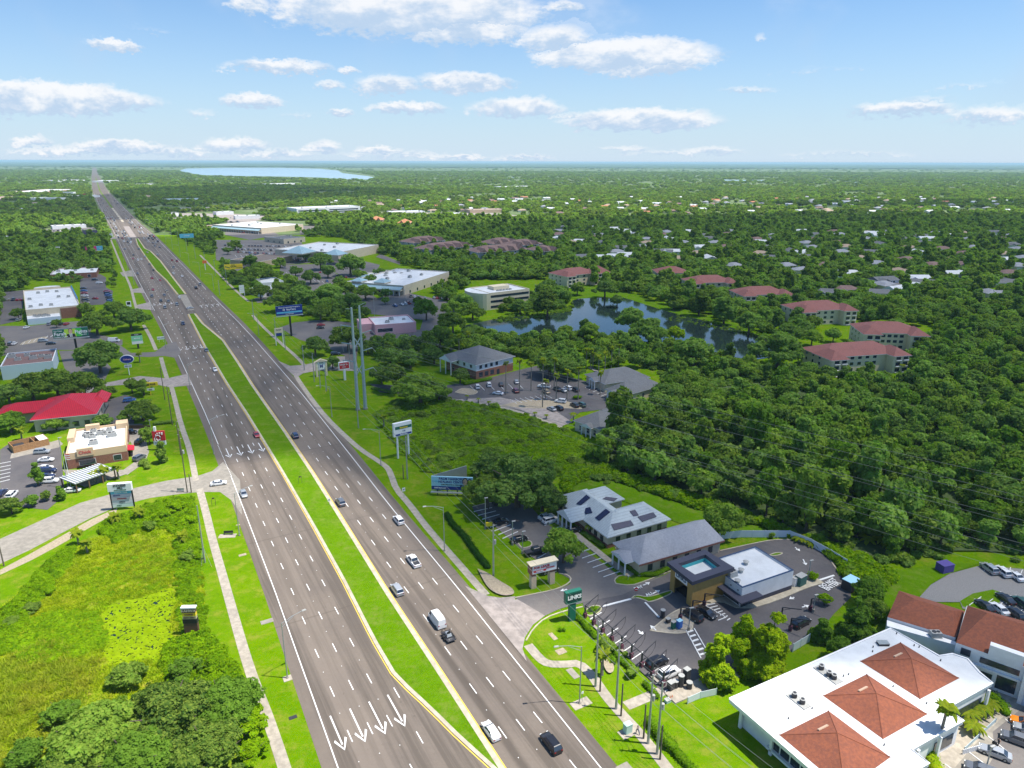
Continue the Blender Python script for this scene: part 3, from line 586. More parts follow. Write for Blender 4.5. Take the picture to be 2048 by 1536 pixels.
for l in [[(1643,1334),(1658.5,1347),(1668.5,1353)], [(1589,1389.5),(1605,1402)]]:
    g = [G(*p, za+.6) for p in l]
    a, c = Vector(g[0]), Vector(g[-1]); d = (c-a).normalized(); n = Vector((-d.y, d.x)); a = a-d*1.0; c = c+d*1.2; o = Vector((cx, cy))
    b = MB(); k = [a-n*.9-o, c-n*.9-o, c+n*.9-o, a+n*.9-o]; b.hull8([(*p, za+.01) for p in k], [(*p, za+.16) for p in k], ACG); b.obj('unit_platform', rt)
    for p in g: chiller(p[0]-cx, p[1]-cy, za)
for (x, y, s) in [(1766,1286,1.0)]:
    p = G(x, y, za+.3); b = MB(); X, Y = p[0]-cx, p[1]-cy; b.box(X-1, X+1, Y-.6, Y+.6, za, za+.45, DARK); b.box(X-1.05, X+1.05, Y-.65, Y+.65, za+.45, za+.52, STEEL); b.obj('skylight', rt)
for (x, y) in [(1793,1268),(1838,1295),(1828,1292),(1746,1295),(1745,1304),(1687,1353),(1697,1350),(1624,1418),(1577,1438),(1786,1374),(1853,1408),(1768,1491),(1881,1322)]:
    p = G(x, y, za); b = MB(); b.cyl((p[0]-cx, p[1]-cy), .1, za, za+.4, DARK, n=6); b.obj('vent_pipe', rt)
# --- white stucco building with orange roof, right edge
def planpoly(root, o, pts, z): return [(x-o[0], y-o[1], z) for x, y in GP(pts, z)]
o = G(1911, 1275, 6.5); ws = thing('stucco_building', 'white stucco building with orange shingle hip roofs at the right edge', 'building', (o[0], o[1], 0))
b = MB()
e0 = planpoly(ws, o, [(1775,1234),(1911,1275),(1930,1222),(1798,1181)], 5.2); 
rd = planpoly(ws, o, [(1830,1198),(1905,1222)], 7.4)
for f in [(e0[0], e0[1], rd[1], rd[0]), (e0[1], e0[2], rd[1]), (e0[2], e0[3], rd[0], rd[1]), (e0[3], e0[0], rd[0])]:
    n = (Vector(f[1])-Vector(f[0])).cross(Vector(f[2])-Vector(f[0])); b.poly(f if n.z > 0 else f[::-1], R_TER)
b.obj('roof', ws)
b = MB(); b.prism([(p[0], p[1]) for p in e0], 0, 5.19, WHITE); b.obj('wall', ws); EXCL.append([(p[0]+o[0], p[1]+o[1]) for p in e0])
b = MB(); q = planpoly(ws, o, [(1774,1240),(1911,1283),(1912,1290),(1774,1252)], 4.6); b.prism([(p[0], p[1]) for p in q], 0, 4.6, WHITE); b.obj('parapet_ledge', ws)
for (x, y) in [(1868,1262)]:
    p = planpoly(ws, o, [(x, y)], 5.4)[0]; acunit(ws, p[0], p[1]-.6, 4.6, 1.1)
e1 = planpoly(ws, o, [(1912,1285),(2130,1362),(2150,1270),(1935,1211)], 7.2); rd = planpoly(ws, o, [(1975,1226),(2110,1268)], 10.4)
b = MB()
for f in [(e1[0], e1[1], rd[1], rd[0]), (e1[1], e1[2], rd[1]), (e1[2], e1[3], rd[0], rd[1]), (e1[3], e1[0], rd[0])]:
    n = (Vector(f[1])-Vector(f[0])).cross(Vector(f[2])-Vector(f[0])); b.poly(f if n.z > 0 else f[::-1], R_TER)
b.obj('roof', ws); b = MB(); b.prism([(p[0]*.985, p[1]) for p in e1], 0, 7.18, WHITE); b.obj('wall', ws); EXCL.append([(p[0]+o[0], p[1]+o[1]) for p in e1])
q = planpoly(ws, o, [(1961,1290),(2006,1304)], 7.6); b = MB(); A, B2 = Vector(q[0]), Vector(q[1]); d = (B2-A).normalized(); n = Vector((d.y, -d.x, 0))
def fbox(a0, a1, z0, z1, out, th, m, nm):
    k = [A+d*a0+n*out, A+d*a1+n*out, A+d*a1+n*(out+th), A+d*a0+n*(out+th)]; b = MB(); b.hull8([(p.x, p.y, z0) for p in k], [(p.x, p.y, z1) for p in k], m); return b.obj(nm, ws)
A = Vector((e1[0][0], e1[0][1], 0)); d = (Vector((e1[1][0], e1[1][1], 0))-A).normalized(); n = Vector((d.y, -d.x, 0))
fbox(5.2, 10.6, 6.6, 9.2, -1.2, 1.3, WHITE, 'raised_parapet'); fbox(4.2, 10.4, 4.9, 6.1, .02, .1, GLASS, 'window'); fbox(1.0, 2.6, 5.2, 6.6, .02, .1, GLASS, 'window')
fbox(3.6, 6.6, .8, 3.2, .02, .1, GLASS, 'window'); fbox(7.3, 10.4, .8, 3.6, .02, .1, GLASS, 'window'); fbox(3.2, 10.8, 3.9, 4.3, .0, .5, WHITE, 'ledge')
fbox(11.0, 16.6, 0, 7.17, .0, 1.4, WHITE, 'entrance_bay'); fbox(11.7, 15.9, 0, 4.0, 1.41, .06, flat('pale grey door', (.42, .50, .58)), 'door')
for k in (12.9, 14.7):
    c = A+d*k+n*1.5; b = MB()
    pts = [(c+d*(.55*math.cos(t))+Vector((0, 0, 2.7+.5*math.sin(t)))) for t in [i*math.pi/8 for i in range(9)]]; b.tube([tuple(p) for p in pts], .05, flat('blue grey paint', (.10, .18, .26)), 6); b.obj('door_emblem', ws)
fbox(11.0, 22, 7.2, 7.5, .0, 1.8, R_TER, 'lower_roof')
# --- car wash
h = 5.3
cw, Lc, Wc = site('car_wash_building', 'car wash with white flat roof and ochre tunnel tower under a dark slab', 'car wash', (1485,1175), (1587.5,1140), (1507.5,1093.7), h)
flatbox(cw, Lc, Wc, h, WHITE, WROOF, .5, cap=flat('navy cap', (.02, .05, .12)))
b = MB(); b.box(-.04, Lc+.04, -.04, 0, 0, 1.3, TRIM); b.obj('base_band', cw)
wins(cw, Lc, Wc, .6, 2.6, [('f', 3, 1.6, .02, .3), ('l', 4, 1.5, .05, .6)], TRIM)
b = MB(); b.box(-2.2, Lc*.28, -2.2, -.05, 2.9, 3.2, TRIM); b.box(-2.2, -.05, -.05, Wc*.62, 2.9, 3.2, TRIM); b.obj('awning', cw)
b = MB(); b.box(Lc*.0+.1, Lc*.02+1, -.12, -.05, .1, 2.4, GLASS); b.obj('door', cw)
acunit(cw, 1.8, 5.2, h-.44, 1.25)
for x, y in ((Lc*.30, Wc*.45), (Lc*.52, Wc*.62), (Lc*.16, Wc*.93), (Lc*.05, Wc*.2)):
    b = MB(); b.cyl((x, y), .5, h-.5, h+.35, STEEL, n=10); b.cyl((x, y), .75, h+.35, h+.55, ACG, .35, n=10); b.obj('roof_vent', cw)
for k in range(5): 
    b = MB(); b.box(-.12, 0, 1+k*2.2, 1.3+k*2.2, 3.9, 4.1, DARK); b.obj('wall_lamp', cw)
bw = G(1587,1205)
# tower as part of the same building
cwM = Matrix.Translation(cw.location) @ Matrix.Rotation(cw.rotation_euler.z, 4, 'Z'); inv = cwM.inverted()
def cwl(px, z): v = inv @ Vector((*G(*px, z), 0)); return (v.x, v.y)
ht = 7.2; oc = [cwl(p, ht) for p in [(1334,1124),(1385,1164),(1469,1135),(1410,1099)]]; ic = [cwl(p, ht) for p in [(1356,1127.5),(1390,1149),(1441,1132),(1411,1109)]]
b = MB()
for k in range(4):
    q = [oc[k], oc[(k+1) % 4], ic[(k+1) % 4], ic[k]]; b.prism(q, ht-.9, ht, TRIM)
b.obj('tower_roof_rim', cw)
mxx = (sum(p[0] for p in oc)/4, sum(p[1] for p in oc)/4); body = [(mxx[0]+(x-mxx[0])*.86, mxx[1]+(y-mxx[1])*.86) for x, y in oc]
b = MB(); b.prism(ic, ht-1.9, ht-1.8, WROOF); 
for k in range(4): 
    q = [ic[k], ic[(k+1) % 4]]; b.hull8([(*q[0], ht-1.8), (*q[1], ht-1.8), (*[q[1][0]*.99+mxx[0]*.01, q[1][1]*.99+mxx[1]*.01], ht-1.8), (*[q[0][0]*.99+mxx[0]*.01, q[0][1]*.99+mxx[1]*.01], ht-1.8)], [(*q[0], ht-.91), (*q[1], ht-.91), (*[q[1][0]*.99+mxx[0]*.01, q[1][1]*.99+mxx[1]*.01], ht-.91), (*[q[0][0]*.99+mxx[0]*.01, q[0][1]*.99+mxx[1]*.01], ht-.91)], TEAL)
b.obj('tower_roof_well', cw)
b = MB()
A, B2, C2, D2 = [Vector(p) for p in body]         # A left, B front, C right, D back; opening in side A-B
def wall2(b, p, q, z0, z1, m, th=.35):
    dd = (q-p).normalized(); nn = Vector((-dd.y, dd.x)); k = [p, q, q+nn*th, p+nn*th]; b.hull8([(*v, z0) for v in k], [(*v, z1) for v in k], m)
wall2(b, B2, C2, 0, ht-.9, OCHRE); wall2(b, C2, D2, 0, ht-.9, OCHRE); wall2(b, D2, A, 0, ht-.9, OCHRE); e = (B2-A)
wall2(b, A, A+e*.2, 0, ht-.9, OCHRE); wall2(b, A+e*.78, B2, 0, ht-.9, OCHRE); wall2(b, A+e*.2, A+e*.78, 4.2, ht-.9, OCHRE)
b.obj('tower_wall', cw)
b = MB(); k = [A+e*.1+(C2-B2)*.12, B2-e*.1+(C2-B2)*.12, B2-e*.1+(C2-B2)*.9, A+e*.1+(C2-B2)*.9]; b.prism([tuple(v) for v in k], 4.3, 4.4, DARK); b.prism([tuple(v) for v in k], .0, .25, DARK); b.obj('wash_tunnel', cw)
ang = math.atan2(e.y, e.x); nn = Vector((e.y, -e.x)).normalized(); mid = A+e*.49+nn*.02
b = MB(); k = [A+e*.22+nn*.02, A+e*.76+nn*.02, A+e*.76+nn*.12, A+e*.22+nn*.12]; b.hull8([(*v, 4.5) for v in k], [(*v, 6.2) for v in k], WHM); sg = b.obj('wall_sign', cw)
c = A+e*.49+nn*.14; text('LINKS', 1.35, flat('navy lettering', (.02, .05, .10)), sg, c.x, c.y, 5.35, (math.pi/2, 0, ang), bold=.03)
b = MB(); c2 = B2+(C2-B2)*.62; 
for f in (.75,): 
    c3 = B2+(C2-B2)*f; n2 = Vector(((C2-B2).y, -(C2-B2).x)).normalized()*.1; b.box(c3.x+n2.x-.12, c3.x+n2.x+.12, c3.y+n2.y-.12, c3.y+n2.y+.12, 2.6, 2.9, WHM if f > .7 else DARK)
b.obj('wall_lamp', cw)
# --- two grey offices
def portico(root, x0, x1, y0, y1, h, rh, roof, ncol=4, front='l'):
    b = MB()
    if front == 'l':
        for k in range(ncol): b.cyl((x0+.3, y0+.4+(y1-y0-.8)*k/(ncol-1)), .22, 0, h-.3, WHM)
    else:
        for k in range(ncol): b.cyl((x0+.4+(x1-x0-.8)*k/(ncol-1), y0+.3), .22, 0, h-.3, WHM)
    b.obj('column', root) if False else None
    bb = b.mesh('columns') if False else None
    for k in range(ncol):
        c = MB(); p = (x0+.3, y0+.4+(y1-y0-.8)*k/(ncol-1)) if front == 'l' else (x0+.4+(x1-x0-.8)*k/(ncol-1), y0+.3); c.cyl(p, .22, 0, h-.3, WHM); c.obj('column', root)
    b = MB(); ym = (y0+y1)/2; xm = (x0+x1)/2
    b.box(x0, x1, y0, y1, h-.3, h, WHM)
    if front == 'l': P = [(x0, y0, h), (x1, y0, h), (x1, y1, h), (x0, y1, h), (x0, ym, h+rh), (x1, ym, h+rh)]; b.faces(P, [(0, 1, 5, 4), (2, 3, 4, 5)], roof); b.poly([P[3], P[0], P[4]], WHM); b.poly([P[1], P[2], P[5]], WHM)
    else: P = [(x0, y0, h), (x1, y0, h), (x1, y1, h), (x0, y1, h), (xm, y0, h+rh), (xm, y1, h+rh)]; b.faces(P, [(1, 2, 5, 4), (3, 0, 4, 5)], roof); b.poly([P[0], P[1], P[4]], WHM); b.poly([P[2], P[3], P[5]], WHM)
    return b.obj('portico_roof', root)
go, Lg, Wg = site('office_building', 'beige office with plain pale grey hip roof beside the car wash', 'office', (1280,1125), (1441,1079), (1352,1043), 3.8)
Wg = max(10, min(Wg, 26)); hiphouse(go, Lg, Wg*.8, 3.8, 3.6, BEIGE, R_LGT, (1, .35)); wins(go, Lg, Wg*.8, .9, 2.5, [('f', 6, 1.2, .05, .95), ('l', 2, 1.2, .6, .95)], TRIM)
b = MB(); b.box(-.8, Lg+.8, -.78, -.74, 3.3, 3.75, BRICK); b.obj('brick_band', go); portico(go, -3.2, .6, Wg*.12, Wg*.12+6, 3.6, .9, R_LGT, 3)
so, Ls, Ws = site('office_building', 'pale metal roofed office covered with dark solar panels by the big oak', 'office', (1113,995), (1216,1072), (1333,1036), 3.6)
Ws = min(Ws, 30); Wm = Ws*.52; RO = []
b = MB(); b.box(0, Ls, 0, Wm, 0, 3.35, BEIGE); b.box(Ls*.58, Ls-.02, Wm+.01, Ws, 0, 3.34, BEIGE); b.box(Ls*.04, Ls*.38, Wm+.01, Ws*.82, 0, 3.34, BEIGE); b.obj('wall', so)
def rf_(*a, **k): b = MB(); hipmesh(b, *a, **k); RO.append((list(b.v), [f for f, q in zip(b.f, b.mi) if b.ms[q] is R_MET])); return b.obj('roof', so)
rf_(0, Ls, 0, Wm, 3.6, 3.4, R_MET, (1, 1), .7); rf_(Ls*.58, Ls+.05, Wm*.1, Ws, 3.62, 3.38, R_MET, (1, 1), .7); rf_(Ls*.04, Ls*.38, Wm*.1, Ws*.82, 3.63, 2.9, R_MET, (1, 1), .6)
pr = portico(so, Ls*.30, Ls*.30+7, -4.6, 3.5, 3.8, 2.0, R_MET, 4, 'f'); RO.append(([tuple(v.co) for v in pr.data.vertices], [tuple(p.vertices) for p in pr.data.polygons if pr.data.materials[p.material_index] is R_MET]))
wins(so, Ls, Ws, .8, 2.5, [('f', 3, 1.2, .62, .95), ('f', 2, 1.2, .05, .25), ('r', 5, 1.2, .08, .95)], TRIM)
b = MB(); b.box(-.06, Ls+.06, -.07, -.01, 0, 1.1, BRICK); b.box(Ls+.01, Ls+.07, 0, Ws, 0, 1.1, BRICK); b.obj('brick_base', so)
from mathutils.bvhtree import BVHTree
V_, F_ = [], []
for v, f in RO: F_ += [tuple(i+len(V_) for i in q) for q in f]; V_ += v
som = Matrix.Translation(so.location) @ Matrix.Rotation(so.rotation_euler.z, 4, 'Z'); V_ = [som @ Vector(v) for v in V_]; bv_ = BVHTree.FromPolygons(V_, F_)
for q in [((1153,1008),(1173,990),(1181,996),(1162,1011)), ((1165,1018),(1181,1015),(1185,1026),(1171,1029)), ((1190.5,1036),(1212,1018),(1221,1024.5),(1199,1042)), ((1205,998),(1212,994),(1235,997),(1228,1003)), ((1222,1005),(1235,997),(1252,1008),(1240,1010)), ((1259,1023),(1270,1020),(1277,1031),(1267,1033)), ((1275,1034),(1306,1025),(1313,1034),(1284,1044)), ((1222,1049),(1261,1041),(1267.5,1051),(1228,1061))]:
    mid = (sum(p[0] for p in q)/4, sum(p[1] for p in q)/4); hit = bv_.ray_cast(Vector((0, 0, CAMH)), Vector(ray(*mid)))
    if hit[0] is None: continue
    nn_ = hit[1] if hit[1].z > 0 else -hit[1]; P3 = []
    for p in q: d3 = Vector(ray(*p)); t3 = (hit[0]-Vector((0, 0, CAMH))).dot(nn_)/d3.dot(nn_); P3.append(som.inverted() @ (Vector((0, 0, CAMH))+d3*t3+nn_*.06))
    nl = som.to_3x3().inverted() @ nn_; b = MB(); lo = [tuple(p) for p in P3]; b.hull8(lo, [tuple(p+nl*.12) for p in P3], SOLAR); b.obj('solar_panel', so)
# --- hip roofed offices round the palm lined lot
r, Lx, Wx = site('office_building', 'two storey brick and white office under a grey hip roof', 'office', (952,729), (1026,712), (985,690), 7.2)
Wx = min(Wx, 24); b = MB(); b.box(0, Lx, 0, Wx, 0, 3.9, BRICK); b.box(0.02, Lx-.02, .02, Wx-.02, 3.9, 6.95, WHM); b.obj('wall', r); b = MB(); hipmesh(b, 0, Lx, 0, Wx, 7.2, 5.0, R_GRAY, (1, 1), .9); b.obj('roof', r)
wins(r, Lx, Wx, 4.8, 6.2, [('f', 4, 1.3, .05, .62), ('l', 4, 1.3, .05, .95)], TRIM); wins(r, Lx, Wx, .9, 2.9, [('f', 3, 2.0, .05, .5), ('l', 3, 1.3, .1, .9)], TRIM, 'window'); b = MB(); b.box(Lx*.55, Lx*.55+1.6, -.08, 0, 0, 2.6, GLASS); b.obj('door', r); portico(r, -5, .5, Wx*.55, Wx*.95, 6.8, 2.2, R_GRAY, 3)
r, Lx, Wx = site('office_building', 'grey hip roofed office with white columns at the far side of the palm lot', 'office', (1210,767), (1297,754), (1256,737), 4)
Wx = min(Wx, 22); hiphouse(r, Lx, Wx, 4, 3.8, BEIGE, R_GRAY); portico(r, -2.4, .6, Wx*.3, Wx*.3+5, 3.9, 1.2, R_GRAY, 3); wins(r, Lx, Wx, .9, 2.5, [('f', 3, 1.2, .05, .95)], WHM)
r, Lx, Wx = site('office_building', 'second grey hip roofed office half hidden by trees right of the palm lot', 'office', (1250,790), (1322,770), (1297,756), 4)
Wx = min(Wx, 18); hiphouse(r, Lx, Wx, 4, 3.5, BEIGE, R_GRAY); portico(r, -2.4, .6, Wx*.3, Wx*.3+5, 3.8, 1.2, R_GRAY, 3); wins(r, Lx, Wx, .9, 2.5, [('f', 3, 1.2, .05, .95)], WHM)
r, Lx, Wx = site('office_building', 'dark grey roofed office at the near corner of the palm lot', 'office', (1200,857), (1262,833), (1240,808), 4)
Wx = min(Wx, 20); hiphouse(r, Lx, Wx, 4, 3.6, CREAM, R_GRAY); wins(r, Lx, Wx, .8, 2.7, [('f', 3, 1.3, .05, .9), ('l', 3, 1.3, .05, .9)], WHM); portico(r, -2.2, .5, Wx*.2, Wx*.2+5, 3.9, 1.1, R_GRAY, 3)
# --- pink building
r, Lx, Wx = site('shop_building', 'pink walled shop with white flat roof', 'shop', (750,650), (832,644), (812,629), 6.0)
flatbox(r, Lx, Wx, 6.0, PINK, WROOF, .7); wins(r, Lx, Wx, 1.6, 3.6, [('f', 6, 1.5, .06, .42)], WHM); b = MB(); b.box(-7, -.01, Wx*.3, Wx*1.0, 0, 5.4, PINK); b.obj('side_wing', r)
acunit(r, Lx*.35, Wx*.3, 5.3, 1.3); acunit(r, Lx*.5, Wx*.6, 5.3, 1.5); acunit(r, Lx*.8, Wx*.5, 5.3, 1)
# --- three storey white office
r, Lx, Wx = site('office_building', 'three storey cream office with ribbon windows and white roof by the pond', 'office', (980,586), (1059,577), (1040,564), 11.5)
flatbox(r, Lx, Wx, 11.5, CREAM, WROOF, .7)
for z in (1.2, 4.8, 8.2):
    b = MB(); b.box(.6, Lx-.6, -.12, 0, z, z+1.5, GLASS); b.obj('ribbon_window', r); b = MB(); b.box(-.12, 0, .6, Wx-.6, z, z+1.5, GLASS); b.obj('ribbon_window', r)
b = MB(); b.box(Lx*.3, Lx*.7, Wx*.4, Wx*.7, 10.9, 13.2, CREAM); b.obj('roof_house', r); 
for k in range(5): acunit(r, Lx*(.32+.08*k), Wx*.25, 10.9, .9)
b = MB(); n = 12; pts = [(0, 0), (0, Wx)]+[(-9*math.sin(math.pi*k/n), Wx/2+Wx/2*math.cos(math.pi*k/n)) for k in range(1, n)]; b.prism([(x-.01, y) for x, y in pts], 0, 11.2, CREAM, WROOF); b.obj('rounded_wing', r)
# --- apartments with red roofs
def flats(A, B, C, lab, ht=8.4, nf=7, wing=True, grp='red roofed apartment blocks round the pond'):
    r, L1, W1 = site('apartment_building', lab, 'apartment block', A, B, C, ht, grp, 3); W1 = max(11, min(W1, 20))
    b = MB(); b.box(0, L1, 0, W1, 0, ht-.25, CREAM); 
    if wing: b.box(-.5, 8, -5, -.01, 0, ht-.26, CREAM); b.box(L1-8, L1+.5, -5, -.01, 0, ht-.26, CREAM)
    b.obj('wall', r); b = MB(); hipmesh(b, 0, L1, 0, W1, ht, 4.2, R_RED, (1, 1), .8)
    if wing: hipmesh(b, -.5, 8, -5, W1*.45, ht+.02, 3.2, R_RED, (1, 1), .8); hipmesh(b, L1-8, L1+.5, -5, W1*.45, ht+.02, 3.2, R_RED, (1, 1), .8)
    b.obj('roof', r)
    for z in (.8, 3.7, 6.6): wins(r, L1, W1, z, z+1.5, [('f', nf-3, 2.0, .3, .7), ('r', 2, 1.3, .1, .9), ('l', 3, 1.3, .1, .9)], WHM)
    if wing:
        for x in (1.2, 5.0, L1-6.6, L1-2.6):
            for z in (.7, 3.6, 6.5): bb = MB(); bb.box(x, x+2.4, -5.12, -5, z, z+1.7, GLASS); bb.box(x-.2, x+2.6, -5.9, -5.13, z-.35, z-.15, WHM); bb.obj('balcony', r)
flats((1652,715), (1802,705), (1760,686), 'cream three storey apartment block with dull red roof nearest the dark wood', 8.4)
flats((1725,664), (1848,668), (1800,640), 'red roofed apartment block partly behind a round oak, second from the front', 9, 7)
flats((1600,622), (1703,618), (1670,600), 'red roofed apartment block third from the front of the row behind the pond', 9, 6)
flats((1484,590), (1580,588), (1545,573), 'red roofed apartment block fourth in the row behind the pond', 9, 6)
flats((1384,566), (1470,564), (1440,553), 'red roofed apartment block fifth in the row behind the pond', 9, 6)
flats((1316,546), (1380,546), (1350,536), 'small looking red roofed block last in the row behind the pond', 9, 5, False)
flats((1128,552), (1195,545), (1190,536), 'cream and red roofed apartment block at the head of the pond lawn', 9, 5)
flats((1190,546), (1222,545), (1215,536), 'short red roofed wing right of the block at the head of the pond', 9, 4, False)
# --- townhouses
for i, (A, B, C, lab) in enumerate([((860,500),(950,490),(930,474),'large pinkish brown roofed housing block left of its cluster'), ((826,486),(890,480),(880,466),'brown roofed block at the left back of the housing cluster'), ((985,488),(1040,484),(1030,470),'brown roofed block behind the round tree in the cluster'),
     ((1030,492),(1086,487),(1078,474),'gabled brown roofed block right of centre in the cluster'), ((955,505),(1060,498),(1045,489),'low brown roofed row in front of the cluster'), ((1080,503),(1120,500),(1112,490),'small brown roofed block at the right end of the cluster'), ((795,446),(820,446),(818,438),'orange roofed flats in the trees above the housing cluster'), ((735,440),(764,440),(762,430),'tan flats with orange roof in sunlit trees')]):
    r, L1, W1 = site('housing_block', lab, 'housing block', A, B, C, 9, 'brown roofed housing cluster behind the shops', 2); W1 = max(12, min(W1, 26)); L1 = min(L1, 60)
    hiphouse(r, L1, W1, 9, 5, flat('pale lilac render', (.50, .48, .50)) if i < 6 else flat('tan render', (.50, .34, .22)), R_BRN if i < 6 else R_ORG)
    b = MB()
    for x in np.arange(3, L1-8, 11): hipmesh(b, x, x+6, -3, W1*.4, 9.02, 4, R_BRN if i < 6 else R_ORG, (0, 0), .3)
    b.obj('gable', r)
    for z in (1, 4, 7): wins(r, L1, W1, z, z+1.4, [('f', 6, 1.5, .05, .95), ('l', 2, 1.5, .1, .9)], WHM)
# --- shopping centre
def shops(A, B, C, h, lab, wall=BEIGE, n=5, roofm=WROOF, tower=None, arc=False, nm='shop_building', cat='shops', ac=6, capw=1.3, gr='shopping centre buildings'):
    r, L1, W1 = site(nm, lab, cat, A, B, C, h, gr, 2); W1 = max(8, min(W1, max(14, L1*capw)))
    flatbox(r, L1, W1, h, wall, roofm, .7, cap=WHM)
    rs = random.Random(len(lab)*7+n)
    for k in range(ac): acunit(r, L1*(.12+.76*k/max(1, ac-1)), W1*rs.uniform(.25, .75), h-.65, rs.uniform(1.2, 1.8))
    if n: wins(r, L1, W1, .6, 2.8, [('f', n, 2.2, .05, .95), ('l', n, 2.2, .05, .95)], WHM)
    if arc:
        b = MB(); b.box(-4, -.02, 1, W1-1, 3.6, 4.6, CREAM); b.faces([(-4.3, .5, 4.6), (-.02, .5, 6.2), (-.02, W1-.5, 6.2), (-4.3, W1-.5, 4.6)], [(3, 2, 1, 0)], R_BLUE); b.obj('arcade_roof', r)
        for y in np.arange(1.5, W1-1, 5): c = MB(); c.box(-3.9, -3.5, y, y+.4, 0, 3.6, WHM); c.obj('column', r)
    if tower:
        for (fx, fy, tw) in tower: b = MB(); b.box(L1*fx, L1*fx+tw, W1*fy, W1*fy+tw, h-.6, h+.8, CREAM); hipmesh(b, L1*fx, L1*fx+tw, W1*fy, W1*fy+tw, h+.81, tw*.28, R_BLUE, (1, 1), .8); b.obj('hipped_tower', r)
    return r
shops((807,571), (898,543), (835,526), 7.5, 'long white roofed shop row with arcade nearest the pond', n=6, arc=True, ac=5, tower=[(.02, .35, 9), (.0, .75, 8)])
shops((780,556), (832,548), (740,518), 6.5, 'low white roofed shops joining the two long rows', n=0, arc=True, ac=8)
shops((676,505), (757,489), (700,473), 9, 'supermarket with pale blue metal gable in the shopping centre', n=0, ac=5, tower=[(-.35, .3, 22), (-.3, -.2, 16)])
shops((600,503), (672,507), (640,476), 5.5, 'pale blue metal roofed arcade in front of the supermarket', n=8, roofm=R_BLUE, ac=0)
shops((522,456), (606,448), (575,435), 8, 'sunlit white roofed big store beyond the car parks', n=0, ac=7, arc=True)
shops((567,478), (610,474), (570,460), 6, 'low grey roofed shop between store and supermarket', n=3, roofm=R_GRAY, ac=2)
shops((520,566), (567,562), (560,547), 5, 'small white bank with covered lanes by the car park', wall=WHITE, n=6, ac=2)
shops((525,583), (585,575), (575,566), 4.5, 'low curved white roofed kiosk in front of the small bank', wall=WHITE, n=4, ac=1)
shops((460,519), (520,523), (515,507), 5.5, 'tan windowless store beside the full car park', wall=flat('tan stucco', (.50, .38, .26)), n=0, roofm=flat('brown gravel roof', (.18, .14, .11)), ac=1)
r = shops((593,417), (720,412), (700,399), 14, 'four storey white hospital like block in the sunlit trees', wall=WHITE, n=0, ac=3, nm='medical_building', cat='office block', capw=.35)
for z in (2, 5.4, 8.8):
    b = MB(); Lh = (Vector(G(720,412,14))-Vector(G(593,417,14))).length; b.box(3, Lh*.45, -.25, 0, z, z+1.7, GLASS); b.obj('ribbon_window', r); b = MB(); b.box(Lh*.5, Lh-4, -.25, 0, z, z+1.7, GLASS); b.obj('ribbon_window', r)
# --- left side buildings
r, Lx, Wx = site('gym_building', 'big beige building with white roof, blue curved front and roof units', 'store', (51,620), (160,610), (155,572), 7.5)
flatbox(r, Lx, Wx, 7.5, BEIGE, WROOF, .8); wins(r, Lx, Wx, 1, 3, [('f', 3, 2, .62, .95)], TRIM)
b = MB(); n = 14; b.prism([(Lx*.5+Lx*.28*math.cos(math.pi*k/n), Wx-.02+6*math.sin(math.pi*k/n)) for k in range(n+1)], 0, 8.4, BEIGE, WROOF); b.obj('curved_bay', r); b = MB(); b.box(Lx+.01, Lx+.5, Wx*.3, Wx, 4.5, 8.2, flat('bright blue fascia', (.03, .18, .42))); b.obj('fascia', r)
b = MB(); b.box(Lx*.62, Lx, -.3, -.01, 0, 6.5, BRICK); b.obj('brick_front', r)
for i in range(9): acunit(r, Lx*(.1+.1*(i % 5)*1.9), Wx*(.15+.33*(i//3))+(i % 2)*3, 6.75, 1.2)
shops((100,549), (192,544), (188,533), 4.5, 'low white roofed restaurant with red brick front near the pink billboard', wall=BRICK, n=4, ac=3, gr='low buildings left of the highway')
shops((0,474), (20,473), (18,466), 5, 'white roofed store among trees at the left edge', wall=WHITE, n=0, ac=2, gr='low buildings left of the highway', capw=.4)
shops((104,452), (172,449), (170,441), 5, 'sunlit white roofed store left of the junction', wall=WHITE, n=0, ac=4, gr='low buildings left of the highway', capw=.4)
shops((78,384), (157,378), (152,369), 6, 'orange fronted store far left of the highway', wall=flat('orange render', (.55, .25, .12)), n=0, ac=3, gr='low buildings left of the highway', capw=.4)
shops((120,384), (146,384), (144,377), 9, 'two storey pale building among trees left of the highway', wall=WHITE, n=4, ac=0, gr='low buildings left of the highway', capw=.4)
shops((155,388), (172,388), (171,383), 5, 'small bright red roofed shop by the distant highway', wall=R_REDM, roofm=R_REDM, n=0, ac=0, gr='low buildings left of the highway', capw=.4)
shops((0,398), (26,392), (24,388), 6, 'tan roofed building at the far left edge', wall=R_TAN, roofm=R_TAN, n=0, ac=0, gr='low buildings left of the highway', capw=.4)
shops((55,396), (118,396), (116,388), 5, 'green and white roofed shops far left', wall=WHITE, n=0, ac=2, gr='low buildings left of the highway', capw=.4)
shops((0,733), (105,722), (108,690), 6.5, 'long strip mall with brown gravel roof and pale parapet', wall=flat('pale blue render', (.50, .60, .66)), roofm=BROOF, n=0, ac=6, nm='strip_mall', cat='shops', gr='low buildings left of the highway')
bb = MB(); Ls_ = (Vector(G(105,722,6.5))-Vector(G(0,733,6.5))).length; bb.box(0, Ls_-3, -11, -.02, 0, 3.6, flat('pale blue render', (.50, .60, .66))); bb.box(0, Ls_-3, -11, -.02, 3.62, 3.7, WROOF); bb.obj('front_wing', r)
for k in range(9): acunit(r, 4+k*(Ls_-12)/9, -3-(k % 3)*2, 3.7, 1.0)
